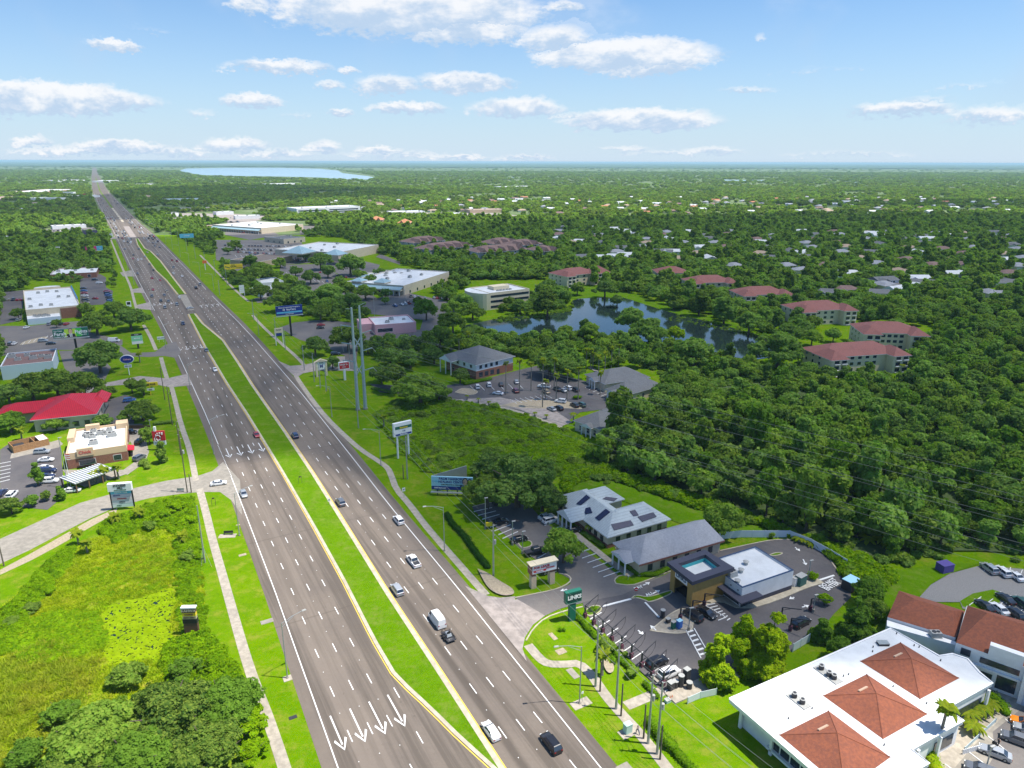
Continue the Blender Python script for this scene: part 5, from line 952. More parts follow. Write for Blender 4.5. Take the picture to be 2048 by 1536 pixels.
T0 = [ # foreground and lone trees: middle, half width, kind, leaves, label
 (185,1462,92,'oak',L_OAK,'wide olive green oak at the bottom left corner of the marsh',.8),(330,1420,98,'oak',L_OAK,'biggest olive green oak in front of the water lilies',.8),(445,1400,72,'oak',L_SOFT,'green oak touching the pavement beside the highway',.85),(420,1500,80,'oak',L_OAK,'bushy green oak at the bottom edge beside the pavement',.8),(270,1510,88,'oak',L_SOFT,'green oak cut by the bottom edge left of the pavement',.75),(130,1560,80,'oak',L_OAK,'olive tree cut by the bottom edge at far left',.75),(120,1420,34,'oak',L_SOFT,'pale green small tree at the upper left of the big oak group',.9),(250,1345,36,'oak',L_OAK,'small oak standing out towards the lily water',.9),(370,1335,34,'oak',L_SOFT,'pale small tree between lily water and pavement',.9),(425,1325,26,'oak',L_BUSH,'bright bush like tree close to the pavement',.9),(60,1500,44,'oak',L_SOFT,'pale tree at the far left of the oak group',.8),(505,1500,34,'oak',L_BUSH,'bright small tree at the bottom beside the pavement',.8),(390,1290,16,'oak',L_BUSH,'small bright tree right beside the coffee sign',.9),
 (350,1010,20,'oak',L_BUSH,'bright bushy tree on the marsh bank near the side street',.8),(325,1030,18,'oak',L_BUSH,'second bright bushy tree on the marsh bank',.8),(372,1040,17,'oak',L_BUSH,'bright tree at the roadside end of the marsh bank',.8),(300,1050,16,'oak',L_OAK,'dark bushy tree on the marsh bank',.8),(375,1110,16,'oak',L_OAK,'dark bushy tree beneath the cabbage palm by the road',.8),(60,1215,20,'oak',L_OAK,'dark bush like tree on the left marsh bank',.6),(25,1240,20,'oak',L_OAK,'dark bush like tree lower on the left marsh bank',.6),(95,1180,16,'oak',L_BUSH,'bright bush like tree on the left marsh bank',.6),
 (485,1440,45,'oak',L_BUSH,'small bright green tree hanging over the pavement',.8),
 (1035,950,84,'oak',L_DARK,'huge dark spreading oak between billboard and solar roofed office',.85),(975,975,46,'oak',L_OAK,'olive oak lobe right beside the healing centre billboard',1.0),(1085,985,46,'oak',L_DARK,'dark oak over the two parked white cars',.9),(985,925,44,'oak',L_DARK,'dark oak behind the healing centre billboard',.9),
 (1128,1086,41,'oak',L_OAK,'bent oak on the island behind the lease sign',1.1),(1448,1033,40,'oak',L_OAK,'round oak between the pale grey office and the white fence',1.15),
 (1440,1316,45,'cone',L_LIME,'left bright green cypress beside the vacuum bays',.85),(1487,1278,47,'cone',L_LIME,'tallest bright green cypress, middle of the three',1.0),(1544,1292,56,'cone',L_LIME,'broad bright green cypress, right of the three',.88),(1645,1262,27,'cone',L_SOFT,'soft willow like tree left of the big one by the restaurant',.75),(1712,1240,40,'cone',L_SOFT,'tall feathery tree behind the long white restaurant roof',.8),(1735,1175,34,'oak',L_SOFT,'light green tree at the end of the white fence',1.1),(1680,1295,28,'oak',L_SOFT,'small feathery tree between the restaurant and the car wash',1.2),(1755,1215,26,'oak',L_OAK,'dark green tree beside the curved gravel lot',1.1),
 (72,950,17,'cone',L_SOFT,'pointed green conifer in the fast food car park',1.0),(120,985,15,'cone',L_SOFT,'smaller pointed conifer beside the side street',.8),(62,1000,14,'oak',L_SOFT,'low round tree at the corner of the side street',1.0),(92,990,13,'oak',L_OAK,'dark round tree between the two conifers',1.0),(20,1008,24,'oak',L_OAK,'grey green tree at the left end of the side street',.9),(322,905,18,'cone',L_OAK,'brownish conifer beside the drive through lane',.9),(296,868,16,'oak',L_OAK,'round tree beside the red logo sign',1.4),(18,840,30,'oak',L_SOFT,'pale green tree at the left edge by the bin enclosure',.9),
 (110,845,22,'oak',L_OAK,'green tree between the two restaurants, left',.8),(150,835,20,'oak',L_DARK,'dark tree between the two restaurants, middle',.8),(205,838,18,'oak',L_DARK,'dark tree between the two restaurants, right',.8),(283,815,32,'oak',L_OAK,'bushy tree beside the blue parked car',.9),(262,768,17,'oak',L_OAK,'small tree in front of the blue oval sign',1.1),(285,770,20,'oak',L_OAK,'small tree by the yellow rectangular sign',1.1),(245,835,14,'oak',L_OAK,'small tree behind the fast food restaurant corner',1.0),
 (195,706,44,'oak',L_DARK,'round dark oak left of the blue oval sign',.95),(60,765,42,'oak',L_OAK,'oak at left in front of the strip mall',.9),(110,760,44,'oak',L_OAK,'middle oak in front of the strip mall',.9),(165,765,42,'oak',L_OAK,'right oak in front of the strip mall',.9),(15,785,36,'oak',L_DARK,'dark oak at the left edge in front of the strip mall',.9),(205,780,22,'oak',L_OAK,'small oak right of the red metal roof',.9),
 (258,632,34,'oak',L_DARK,'flat topped dark oak beside the highway verge',.85),(190,640,34,'oak',L_OAK,'olive oak in front of the gym, left of the dark one',.9),(225,615,26,'oak',L_OAK,'small oak behind the flat topped dark one',.9),(170,618,18,'oak',L_OAK,'yellowish small oak by the gym corner',1.0),(112,645,9,'oak',L_OAK,'small palm like tree against the gym wall',1.2),(35,625,14,'oak',L_OAK,'small tree left of the gym',1.0),
 (840,768,48,'oak',L_OAK,'wide leaning oak at the corner of the brick office drive',.85),(790,748,36,'oak',L_OAK,'oak with visible trunk behind the transmission tower',1.0),(878,782,28,'oak',L_OAK,'oak at the right end of the row by the palm lot',.8),(762,745,26,'oak',L_DARK,'dark oak touching the transmission tower poles',.9),(820,712,30,'oak',L_DARK,'dark oak in front of the pink shop, right',.85),(780,712,30,'oak',L_DARK,'dark oak in front of the pink shop, middle',.85),(868,706,26,'oak',L_DARK,'dark oak left of the brick office',.85),(695,670,36,'oak',L_OAK,'green oak left of the pink shop',.9),
 (629,688,28,'oak',L_DARK,'round dark tree at the edge of the wide driveway',.9),(665,722,19,'oak',L_DARK,'small dark tree behind the red sign',.9),(852,614,25,'oak',L_SOFT,'bright yellow green tree on the round island',1.1),(920,748,20,'oak',L_OAK,'small oak in front of the brick office',1.0),(1060,762-60,14,'oak',L_OAK,'small oak by the brick office right wall',1.0),(1100,720,42,'oak',L_DARK,'grey green oak behind the palm rows',.8),(1140,735,30,'oak',L_DARK,'dark oak at the right of the palm rows',.8),
 (640,620,24,'oak',L_OAK,'oak right of the blue billboard',.9),(560,596,30,'oak',L_OAK,'oak behind the blue billboard',.9),(600,590,34,'oak',L_DARK,'dark oak behind the blue billboard, right',.9),(520,580,22,'oak',L_OAK,'oak left of the small bank',.9),(660,585,34,'oak',L_DARK,'dark oak by the sparse car park',.85),(700,600,30,'oak',L_DARK,'dark oak south of the sparse car park',.85),(620,550,20,'oak',L_DARK,'dark oak between the two car parks',.9),(700,525,30,'oak',L_DARK,'large dark oak on the car park island',.9),(640,518,24,'oak',L_DARK,'dark oak at the end of the full car park',.9),(740,560,16,'oak',L_DARK,'small oak by the arcade',1),(520,540,30,'oak',L_OAK,'green oak behind the yellow billboard',.9),(585,560,14,'oak',L_OAK,'tiny oak by the bank roof',1),
 (925,600,26,'oak',L_DARK,'dark oak left of the ribbon window office',.9),(880,670,36,'oak',L_OAK,'green oak at the west shore of the pond',.9),(905,640,30,'oak',L_OAK,'oak on the west shore near the island',.9),(945,618,26,'oak',L_OAK,'oak below the ribbon window office',.9),(1040,610,22,'oak',L_DARK,'dark oak right of the ribbon window office',.9),(1095,600,30,'tall',L_OAK,'tall oak between the office and the pond lawn',.8),(1120,585,24,'oak',L_DARK,'dark oak at the corner of the pond lawn',1),(1210,575,26,'oak',L_DARK,'dark oak in front of the head apartment block',.9),
 (1265,635,34,'oak',L_DARK,'big dark oak on the near shore of the pond',1),(1300,655,38,'oak',L_DARK,'broad dark oak right on the near pond shore',.9),(1180,660,26,'oak',L_OAK,'oak on the near pond shore, left',1),(1130,665,24,'oak',L_OAK,'small oak on the near pond shore, far left',1),(1350,665,20,'oak',L_LIME,'lime green tree by the near shore of the pond',1),(1390,700,44,'oak',L_DARK,'dark oak at the near corner of the pond',.9),(1560,690,52,'oak',L_DARK,'massive dark oak left of the nearest apartment block',.9),(1500,640,30,'oak',L_DARK,'dark oak on the far pond bank',1),(1400,600,28,'tall',L_OAK,'tall thin oak on the far pond bank',.8),(1350,592,24,'tall',L_OAK,'tall oak beside the bank grass',.8),(1450,615,30,'tall',L_DARK,'dark tall tree on the pond bank',.8),(1790,655,30,'oak',L_DARK,'round oak in front of the second apartment block',1),(1655,730,18,'oak',L_OAK,'bush like tree in front of the nearest apartment block',.7),
 (1690,738,18,'oak',L_OAK,'second bush like tree in front of the nearest apartment block',.7),(1860,575,30,'oak',L_OAK,'green oak beyond the cul de sac',.9),(1212,1360-72,20,'oak',L_OAK,'small tree by the hedge beneath the utility poles',.9),(1265,1340,16,'oak',L_OAK,'small round tree on the grass by the vacuum bays',.9),(1250,1308,8,'oak',L_OAK,'tiny tree by the grass corner',.9),(1315,1128,9,'oak',L_OAK,'small tree against the grey office wall',1),(1625,1150,11,'oak',L_BUSH,'small flowering tree by the lamp post at the car wash corner',1),(1650,1198,15,'oak',L_BUSH,'white flowered shrub tree near the dark parked car',1),(1545,1070,8,'oak',L_OAK,'small tree beside the white fence',1),
 (470,488,14,'oak',L_OAK,'green oak on the upper edge of the full car park',.9),(455,500,10,'oak',L_DARK,'dark oak at the left side of the full car park',.9),(610,508,16,'oak',L_DARK,'dark oak right of the full car park rows',.9),(560,523,14,'oak',L_OAK,'green oak below the full car park',.9),(590,540,14,'oak',L_DARK,'dark oak over the small bank',.9),(655,540,18,'oak',L_DARK,'dark oak beside the sparse car park lane',.9),(720,548,16,'oak',L_OAK,'green oak in front of the shop row arcade',.9),(760,545,16,'oak',L_DARK,'dark oak at the foot of the arcade steps',.9),(680,560,14,'oak',L_DARK,'dark oak in the middle of the sparse car park',.9),(730,580,22,'oak',L_OAK,'green oak south of the shop row',.9),(770,585,14,'oak',L_DARK,'dark oak at the end of the sparse car park',.9),(600,572,22,'oak',L_DARK,'dark oak left of the white kiosk',.9),(560,575,20,'oak',L_OAK,'green oak behind the white kiosk',.9),(500,520,18,'oak',L_DARK,'dark oak behind the yellow billboard post',.9),(770,600,10,'oak',L_DARK,'dark oak by the dark small lot, left',.9),(835,600,10,'oak',L_OAK,'green oak by the dark small lot, right',.9),(800,575,10,'oak',L_DARK,'dark oak above the dark small lot',.9),(480,560,20,'oak',L_DARK,'dark oak below the yellow billboard',.9),(905,612,22,'oak',L_OAK,'green oak beside the office on the west bank',.9),(620,600,22,'oak',L_DARK,'dark oak right behind the blue billboard',.9),(580,610,14,'oak',L_DARK,'dark oak left behind the blue billboard',.9),(655,608,26,'oak',L_OAK,'green oak in the dark row before the pink shop',.9),(735,690,20,'oak',L_DARK,'dark oak in front of the pink shop wing',.9),(650,585,26,'oak',L_DARK,'dark oak in the dark grove above the blue billboard, left',.9),(690,575,24,'oak',L_OAK,'green oak in the dark grove above the blue billboard, right',.9),
 (1575,660,26,'oak',L_DARK,'dark oak on the green between the third block and the pond',1),(1625,672,22,'oak',L_OAK,'green oak on the green behind the nearest apartment block',1),(1668,668,18,'oak',L_DARK,'dark oak left of the second apartment block',1),(1530,625,20,'oak',L_DARK,'dark oak before the fourth block, right',1),(1235,600,16,'oak',L_DARK,'small dark oak at the water edge of the pond lawn',1),(1615,735,22,'oak',L_DARK,'dark oak left in front of the nearest apartment block',.9),(1730,742,16,'oak',L_OAK,'round shrub like tree before the nearest apartment block',.8),(1600,640,22,'oak',L_DARK,'dark oak before the third apartment block',1),(1700,690,20,'oak',L_DARK,'dark oak between the two nearest apartment blocks',1),(1480,610,24,'oak',L_DARK,'dark oak before the fourth apartment block',1),(1370,585,22,'oak',L_DARK,'dark oak before the fifth apartment block',1),(1155,575,16,'oak',L_OAK,'small oak on the pond lawn slope',1)]
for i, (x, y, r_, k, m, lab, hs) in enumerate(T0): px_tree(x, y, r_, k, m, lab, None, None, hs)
# the dark wood on the right, planted in rows of uneven crowns
WOODP_ = [(1175,925),(1190,960),(1260,985),(1340,1005),(1430,1030),(1500,1052),(1560,1075),(1640,1100),(1700,1118),(1745,1145),(1790,1140),(1860,1120),(1960,1120),(2100,1130),(2260,1140),(2350,640),(2048,640),(1880,655),(1830,720),(1800,770),(1700,765),(1560,760),(1500,745),(1420,735),(1340,745),(1330,790),(1270,850),(1250,870)]
GLADE = [(1400,770),(1470,760),(1545,772),(1560,800),(1480,800),(1430,795)]; LAWN3 = [(1760,745),(1840,745),(1830,775),(1770,775)]
cand = []
def poisson(pxpoly, rmin, rmax, seed, dens_=1.0, zones=()):
    P = GP(pxpoly); r2 = np.random.default_rng(seed); xs = [p[0] for p in P]; ys = [p[1] for p in P]; A = (max(xs)-min(xs))*(max(ys)-min(ys)); n = int(A/30*dens_)
    x = r2.uniform(min(xs), max(xs), n); y = r2.uniform(min(ys), max(ys), n); rr = r2.uniform(rmin, rmax, n); k = inpoly(x, y, P)&notex(x, y)
    for z in zones: k &= ~inpoly(x, y, GP(z))
    x, y, rr = x[k], y[k], rr[k]; out = []; cell = {}
    for a, b, c in zip(x, y, rr):
        q = (int(a//8), int(b//8)); ok = True
        for i in (-1, 0, 1):
            for j in (-1, 0, 1):
                for (u, v, t) in cell.get((q[0]+i, q[1]+j), ()):
                    if (u-a)**2+(v-b)**2 < (.63*(t+c))**2: ok = False; break
        if ok: cell.setdefault(q, []).append((a, b, c)); out.append((a, b, c))
    return out
sheet('forest_floor', GP([(x, y-(16 if y > 880 else 0)) for x, y in WOODP_]), mat('gap shade floor', (.045, .085, .018), .95, .0, .5, col2=(.07, .10, .03)))  # floor colour kept dark to stand for the shade between the crowns
wood = poisson([(x, y-(24 if y > 940 else 8 if y > 900 else 0)) for x, y in WOODP_], 2.6, 5.6, 21, 3.0, [GLADE, LAWN3]); wood = [(a, b, c) for a, b, c in wood if all((a-t[0])**2+(b-t[1])**2 > (t[2]*.9)**2 for t in TREES)]
wood.sort(key=lambda t: t[0]**2+t[1]**2)
def visible(x, y, pad=120):
    z = Y = y*CP+CAMH*SP; u = FPX*x/z
    return abs(u) < 1024+pad
WNEAR = [t for t in wood if visible(t[0], t[1])]; nw = 300-len(T0)-34
tone = [('dark green', L_DARK), ('olive green', L_OAK), ('dark green', L_DARK), ('mid green', L_OAK), ('fresh green', L_SOFT)]
for i, (x, y, r_) in enumerate(WNEAR[:nw]):
    tn, m = tone[random.choices(range(5), (4, 4, 3, 3, 3))[0]]; kd = 'tall' if random.random() < .42 else 'oak'; sd, dist = where(x, y)
    sz = 'broad' if r_ > 4.6 else ('slender' if kd == 'tall' else ('small' if r_ < 3.4 else 'round'))
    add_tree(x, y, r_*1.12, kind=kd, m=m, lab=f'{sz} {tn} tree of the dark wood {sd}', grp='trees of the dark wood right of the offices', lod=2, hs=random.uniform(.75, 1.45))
REST = [(x, y, r_) for x, y, r_ in WNEAR[nw:]]
# everything farther: woodland that reads as one mass, instanced crowns
FARP = []
def addfar(poly, r0, r1, seed, d): FARP.extend(poisson(poly, r0, r1, seed, d))
HX = np.array(HOUSES); HU = np.column_stack([HX/np.linalg.norm(HX, axis=1)[:, None], np.clip(np.linalg.norm(HX, axis=1)*.055, 20, 130)])
def keep(pts, clear=9.0):
    out = []
    for x, y, r_ in pts:
        if len(HX) and np.min((HX[:, 0]-x)**2+(HX[:, 1]-y)**2) < clear**2: continue
        # leave houses visible from the open side
        if len(HX):
            al = (HX[:, 0]-x)*HU[:, 0]+(HX[:, 1]-y)*HU[:, 1]; la = np.abs((HX[:, 0]-x)*HU[:, 1]-(HX[:, 1]-y)*HU[:, 0])
            if np.any((al > 0) & (al < HU[:, 2]) & (la < 8)) and random.random() < .85: continue
        if any((x-t[0])**2+(y-t[1])**2 < (t[2]*.8)**2 for t in TREES[:len(T0)]): continue
        out.append((x, y, r_))
    return out
addfar([(640,440),(600,458),(690,462),(762,486),(790,514),(908,538),(950,560),(1090,560),(1140,570),(1290,600),(1360,625),(1450,645),(1540,668),(1600,690),(1640,640),(1860,655),(2400,650),(2400,440)], 3.4, 6.0, 31, 1.9)
addfar([(860,640),(930,610),(1000,625),(1130,622),(1140,600),(1100,570),(1060,600),(960,600),(880,600)], 3, 5, 32, 2.0)
addfar([(740,690),(900,690),(930,668),(1000,680),(1200,680),(1330,698),(1480,725),(1560,725),(1620,745),(1500,745),(1330,742),(1240,735),(1150,745),(1040,722),(900,700),(860,720),(760,740)], 2.8, 4.6, 33, 2.0)
addfar([(-200,560),(45,560),(80,545),(220,545),(225,520),(215,480),(222,440),(-200,438)], 3.5, 6.5, 34, 2.0)
addfar([(-150,690),(0,690),(0,740),(-150,900)], 3.5, 6, 35, 1.2)
addfar([(-200,640),(0,640),(40,590),(40,560),(-200,560)], 3, 5, 36, .6)
addfar([(350,440),(450,470),(430,520),(470,545),(520,560),(640,530),(600,545),(560,600),(500,595),(400,520),(330,470)], 2.5, 4.5, 37, .8)
addfar([(600,560),(700,600),(740,640),(690,660),(620,640),(560,620)], 2.5, 4.2, 38, .7)
addfar([(905,538),(905,585),(935,580),(935,560),(1000,560),(950,545)], 2.8, 4.6, 40, 2)
addfar([(590,460),(700,462),(764,486),(800,516),(760,508),(690,476),(620,474)], 3, 5, 48, 2)
addfar([(752,512),(905,540),(918,558),(908,600),(860,590),(905,572),(905,556),(830,536)], 3, 5, 49, 2)
addfar([(0,552),(48,552),(50,585),(0,600)], 3, 5, 44, 1.5)
addfar([(60,560),(100,528),(190,528),(200,546),(150,566)], 2.5, 4, 45, 1.2)
addfar([(215,540),(245,545),(262,600),(235,600),(212,570)], 2, 3, 46, .12)
addfar([(290,462),(350,470),(420,452),(470,440),(560,442),(640,440),(640,430),(270,430)], 3, 5.5, 47, 1.5)
addfar([(1300,800),(1260,850),(1180,880),(1195,905),(1260,870),(1340,800)], 1.8, 3, 39, 1.5)
A1 = keep(FARP)+keep(REST, 4)
def band(y0, y1, r0, r1, n, seed, x0=-250, x1=2300):
    P = GP([(x0, y0), (x1, y0), (x1, y1), (x0, y1)]); r2 = np.random.default_rng(seed); v = r2.uniform(size=n); D0, D1 = P[2][1], P[0][1]
    y = np.sqrt(D0**2+(D1**2-D0**2)*v); zz = y*CP; x = zz*(r2.uniform(x0-1024, x1-1024, n))/FPX*1.0; k = notex(x, y); return list(zip(x[k], y[k], r2.uniform(r0, r1, n)[k]))
def thinned(pts, f, seed):                        # clearings with streets and roofs between the trees
    r2 = random.Random(seed); out = []
    for x, y, r_ in pts:
        c = math.sin(x*.011+2)+math.sin(y*.007+x*.004)+math.sin(x*.023-y*.013)
        if c > f and r2.random() < .85: continue
        out.append((x, y, r_))
    return out
A2 = keep(thinned(band(440, 378, 4.4, 7.6, 22000, 41), 1.35, 1), 9); A3 = thinned(band(378, 347, 7, 11, 26000, 42), 1.8, 2); A4 = band(347, 331, 13, 22, 14000, 43)
# leave the lake open: its near shore trees must stand below the water line
lk = GP([(352,341),(370,336),(450,334.5),(640,336.5),(690,343),(750,351.5),(752,357),(735,361),(600,357.5),(400,352)])
def nolake(p): a = np.array(p); k = ~inpoly(a[:, 0], a[:, 1], lk); return a[k]
A1, A2 = np.array(A1), np.array(A2); A3, A4 = nolake(A3), nolake(A4)
def hidden_crown(kind, lod, var, m):              # source mesh for the woods, not in the scene itself
    o = bpy.data.objects.new('crown_source', crown(kind, lod, var, m)); return o
def scatter(name, label, cat, pts, srcs, hscale, zoff=0.0, grp=None, seed=0, sxy=1.0):
    me = bpy.data.meshes.new(name); n = len(pts); me.vertices.add(n); pts = np.asarray(pts, float); co = np.zeros((n, 3)); co[:, :2] = pts[:, :2]; co[:, 2] = zoff*pts[:, 2]; me.vertices.foreach_set('co', co.ravel().astype(np.float32))
    at = me.attributes.new('rad', 'FLOAT', 'POINT'); at.data.foreach_set('value', (pts[:, 2]*sxy).astype(np.float32)); me.update()
    o = bpy.data.objects.new(name, me); COL.objects.link(o); tag(o, label, cat, grp, 'stuff')
    col = bpy.data.collections.new(name+'_sources')
    for s in srcs: col.objects.link(s)
    ng = bpy.data.node_groups.new(name, 'GeometryNodeTree'); ng.interface.new_socket('Geometry', in_out='INPUT', socket_type='NodeSocketGeometry'); ng.interface.new_socket('Geometry', in_out='OUTPUT', socket_type='NodeSocketGeometry')
    nn = ng.nodes; gi = nn.new('NodeGroupInput'); go_ = nn.new('NodeGroupOutput'); ci = nn.new('GeometryNodeCollectionInfo'); ci.inputs['Collection'].default_value = col; ci.inputs['Separate Children'].default_value = True; ci.inputs['Reset Children'].default_value = True
    iop = nn.new('GeometryNodeInstanceOnPoints'); iop.inputs['Pick Instance'].default_value = True
    rv = nn.new('FunctionNodeRandomValue'); rv.data_type = 'FLOAT_VECTOR'; rv.inputs[0].default_value = (0, 0, 0); rv.inputs[1].default_value = (0, 0, 6.283); rv.inputs['Seed'].default_value = seed
    ri = nn.new('FunctionNodeRandomValue'); ri.data_type = 'INT'; ri.inputs[4].default_value = 0; ri.inputs[5].default_value = len(srcs)-1; ri.inputs['Seed'].default_value = seed+1
    na = nn.new('GeometryNodeInputNamedAttribute'); na.data_type = 'FLOAT'; na.inputs['Name'].default_value = 'rad'
    rh = nn.new('FunctionNodeRandomValue'); rh.data_type = 'FLOAT'; rh.inputs[2].default_value = hscale[0]; rh.inputs[3].default_value = hscale[1]; rh.inputs['Seed'].default_value = seed+2
    mu = nn.new('ShaderNodeMath'); mu.operation = 'MULTIPLY'; cx_ = nn.new('ShaderNodeCombineXYZ'); lk_ = ng.links
    lk_.new(na.outputs[0], mu.inputs[0]); lk_.new(rh.outputs[1], mu.inputs[1]); lk_.new(na.outputs[0], cx_.inputs[0]); lk_.new(na.outputs[0], cx_.inputs[1]); lk_.new(mu.outputs[0], cx_.inputs[2])
    lk_.new(gi.outputs[0], iop.inputs['Points']); lk_.new(ci.outputs[0], iop.inputs['Instance']); lk_.new(ri.outputs[2], iop.inputs['Instance Index']); lk_.new(rv.outputs[0], iop.inputs['Rotation']); lk_.new(cx_.outputs[0], iop.inputs['Scale']); lk_.new(iop.outputs[0], go_.inputs[0])
    md = o.modifiers.new('scatter', 'NODES'); md.node_group = ng; return o
SRC2 = [hidden_crown('oak', 3, v, m) for v in range(3) for m in (L_OAK, L_DARK)]+[hidden_crown('tall', 3, v, L_OAK) for v in range(2)]+[hidden_crown('oak', 3, 1, L_SOFT)]
SRC2B = [hidden_crown('oak', 2, v, m) for v in range(3) for m in (L_OAK, L_DARK)]+[hidden_crown('oak', 2, 1, L_SOFT)]+[hidden_crown('tall', 2, 0, L_DARK)]
SRC3 = [hidden_crown('oak', 4, v, m) for v in range(4) for m in (L_FAR, L_OAK)]
near = A1[:, 1] < 520
scatter('woodland', 'dark green woodland round the pond and the apartments', 'woodland', A1[near], SRC2B, (.85, 1.3), .45, seed=3); scatter('woodland', 'trees between the houses beyond the pond', 'woodland', A1[~near], SRC2, (.8, 1.2), .4, seed=5)
scatter('woodland', 'sunlit and shaded tree cover of the suburb farther off', 'woodland', A2, SRC3, (.7, 1.0), .3, seed=7); scatter('woodland', 'tree cover towards the lake', 'woodland', A3, SRC3, (.45, .7), .2, seed=9); scatter('woodland', 'forest fading to the horizon', 'woodland', A4, SRC3, (.22, .4), .1, seed=11)
# far forest floor beyond the last crowns: a bumpy sheet of canopy
def canopy():
    xs = np.linspace(-1, 1, 150); ys = np.geomspace(11500, 52000, 70); V = []; F = []
    r2 = np.random.default_rng(4)
    for j, y in enumerate(ys):
        for x in xs: V.append((x*y*1.0, y, 3+float(r2.uniform(0, 9))))
    for j in range(69):
        for i in range(149): a = j*150+i; F.append((a, a+1, a+151, a+150))
    me = bpy.data.meshes.new('forest_canopy'); me.from_pydata(V, [], F); me.materials.append(mat('far forest', (.040, .085, .030), .95, .0, .002, col2=(.065, .115, .035))); return me
tag(link('forest_canopy', canopy()), 'forest plain reaching the horizon', 'forest', None, 'stuff')
gm = MATS['far forest']
b = MB(); z0 = .5
# ground under the far trees is shrubby, not lawn
P = GP([(-900,470),(-900,333),(2950,333),(2950,470)]); b.poly([(P[0][0],P[0][1],.004),(P[3][0],P[3][1],.004),(P[2][0],P[2][1],.004),(P[1][0],P[1][1],.004)], mat('suburb ground', (.07, .125, .022), .95, .0, .02, col2=(.15, .19, .08)))
struct(b.obj('suburb_ground'))
# --- low growth: marsh, meadow, hedges (uncountable)
def blades(n, seed, m, w=.10, h=1.0, spread=.5):
    r = np.random.default_rng(seed); b0 = r.uniform(-spread, spread, (n, 2)); a = r.uniform(0, 6.28, n); hh = h*r.uniform(.5, 1.1, n); lean = r.uniform(-1.1, 1.1, (n, 2))
    V = np.zeros((n, 4, 3)); dx_ = np.cos(a)*w; dy_ = np.sin(a)*w
    V[:, 0, 0] = b0[:, 0]-dx_; V[:, 0, 1] = b0[:, 1]-dy_; V[:, 1, 0] = b0[:, 0]+dx_; V[:, 1, 1] = b0[:, 1]+dy_
    for k, s in ((2, .5), (3, -.5)):
        V[:, k, 0] = b0[:, 0]+lean[:, 0]*hh+dx_*s; V[:, k, 1] = b0[:, 1]+lean[:, 1]*hh+dy_*s; V[:, k, 2] = hh
    return mesh_from(V.reshape(-1, 3), m)
def src(me): return bpy.data.objects.new('source', me)
def bushes(m, k=3, lod=3): return [hidden_crown('bush', lod, v, m) for v in range(k)]
def randin(pxpoly, n, r0, r1, seed, ex=False, zones=()):
    P = GP(pxpoly); r2 = np.random.default_rng(seed); xs = [p[0] for p in P]; ys = [p[1] for p in P]; x = r2.uniform(min(xs), max(xs), n*3); y = r2.uniform(min(ys), max(ys), n*3); k = inpoly(x, y, P)
    if ex: k &= notex(x, y)
    for z in zones: k &= ~inpoly(x, y, GP(z))
    x, y = x[k][:n], y[k][:n]; return np.stack([x, y, r2.uniform(r0, r1, len(x))], 1)
MARSHP = [(0,1225),(60,1170),(110,1120),(150,1098),(230,1060),(300,1015),(350,1000),(375,1010),(385,1060),(400,1120),(405,1200),(400,1290),(430,1330),(420,1400),(250,1450),(150,1540),(0,1640),(-80,1600)]
LILY = [(205,1222),(232,1212),(262,1204),(300,1196),(322,1182),(345,1180),(352,1200),(340,1240),(346,1280),(326,1300),(318,1325),(290,1322),(262,1345),(244,1330),(226,1334),(204,1308),(216,1276),(206,1250)]
sheet('marsh_ground', GP(MARSHP), MARSHG)
scatter('marsh_grass', 'yellow green marsh reeds filling the wet hollow', 'reeds', randin(MARSHP, 9500, .7, 1.3, 51, zones=[LILY]), [src(blades(46, i, L_MARSH, .11, .55)) for i in range(4)], (.7, 1.3), seed=21)
scatter('marsh_grass', 'vivid green weeds in the middle of the marsh', 'weeds', np.vstack([randin([(30,1250),(110,1225),(200,1225),(215,1290),(150,1320),(60,1330),(20,1300)], 900, .9, 1.5, 57), randin([(160,1150),(260,1110),(370,1110),(390,1180),(330,1180),(200,1210)], 500, .7, 1.2, 58)]), bushes(L_BUSH, 3, 3), (.5, .8), seed=31)
scatter('dry_reeds', 'tan dry reeds at the left of the marsh', 'reeds', np.vstack([randin([(0,1330),(100,1280),(200,1330),(160,1420),(80,1520),(-60,1560)], 700, .7, 1.2, 52), randin([(240,1090),(300,1080),(350,1120),(330,1170),(250,1160)], 160, .6, 1.0, 53)]), [src(blades(40, i+9, L_DRY, .08, 1.0)) for i in range(2)], (.7, 1.2), seed=22)
lb = MB(); r2 = np.random.default_rng(5); lp = randin(LILY, 2900, .20, .40, 55)
LILM = leafmat('lily pads', (.30, .46, .006), (.36, .50, .008), (.40, .50, .015), obj=False)
sheet('marsh_water', GP(LILY), mat('marsh water', (.012, .035, .012), .25, spec=.6))
for x, y, q in lp: 
    t0 = r2.uniform(0, 6.28); tl = r2.uniform(-.1, .1, 2); zz_ = ZL[0]+.03+r2.uniform(0, .1); lb.poly([(x+q*math.cos(t0+i*1.047), y+q*math.sin(t0+i*1.047), zz_+tl[0]*math.cos(i*1.047)) for i in range(6)], LILM)
tag(lb.obj('lily_pads'), 'bright green lily pads crowding the open marsh water', 'water plants', None, 'stuff')
BANK = [(0,1320),(0,1240),(60,1170),(100,1125),(150,1090),(140,1130),(80,1200)]
bk = np.vstack([randin(BANK, 700, .8, 1.7, 61), randin([(195,1055),(330,1000),(385,1000),(390,1060),(375,1075),(300,1050),(230,1090)], 700, .8, 1.7, 62), randin([(345,1060),(392,1060),(400,1120),(410,1250),(405,1320),(370,1310),(355,1190)], 620, .8, 1.7, 63), randin([(330,1300),(400,1260),(440,1300),(500,1390),(520,1430),(430,1440),(330,1360)], 500, .9, 1.9, 64)])
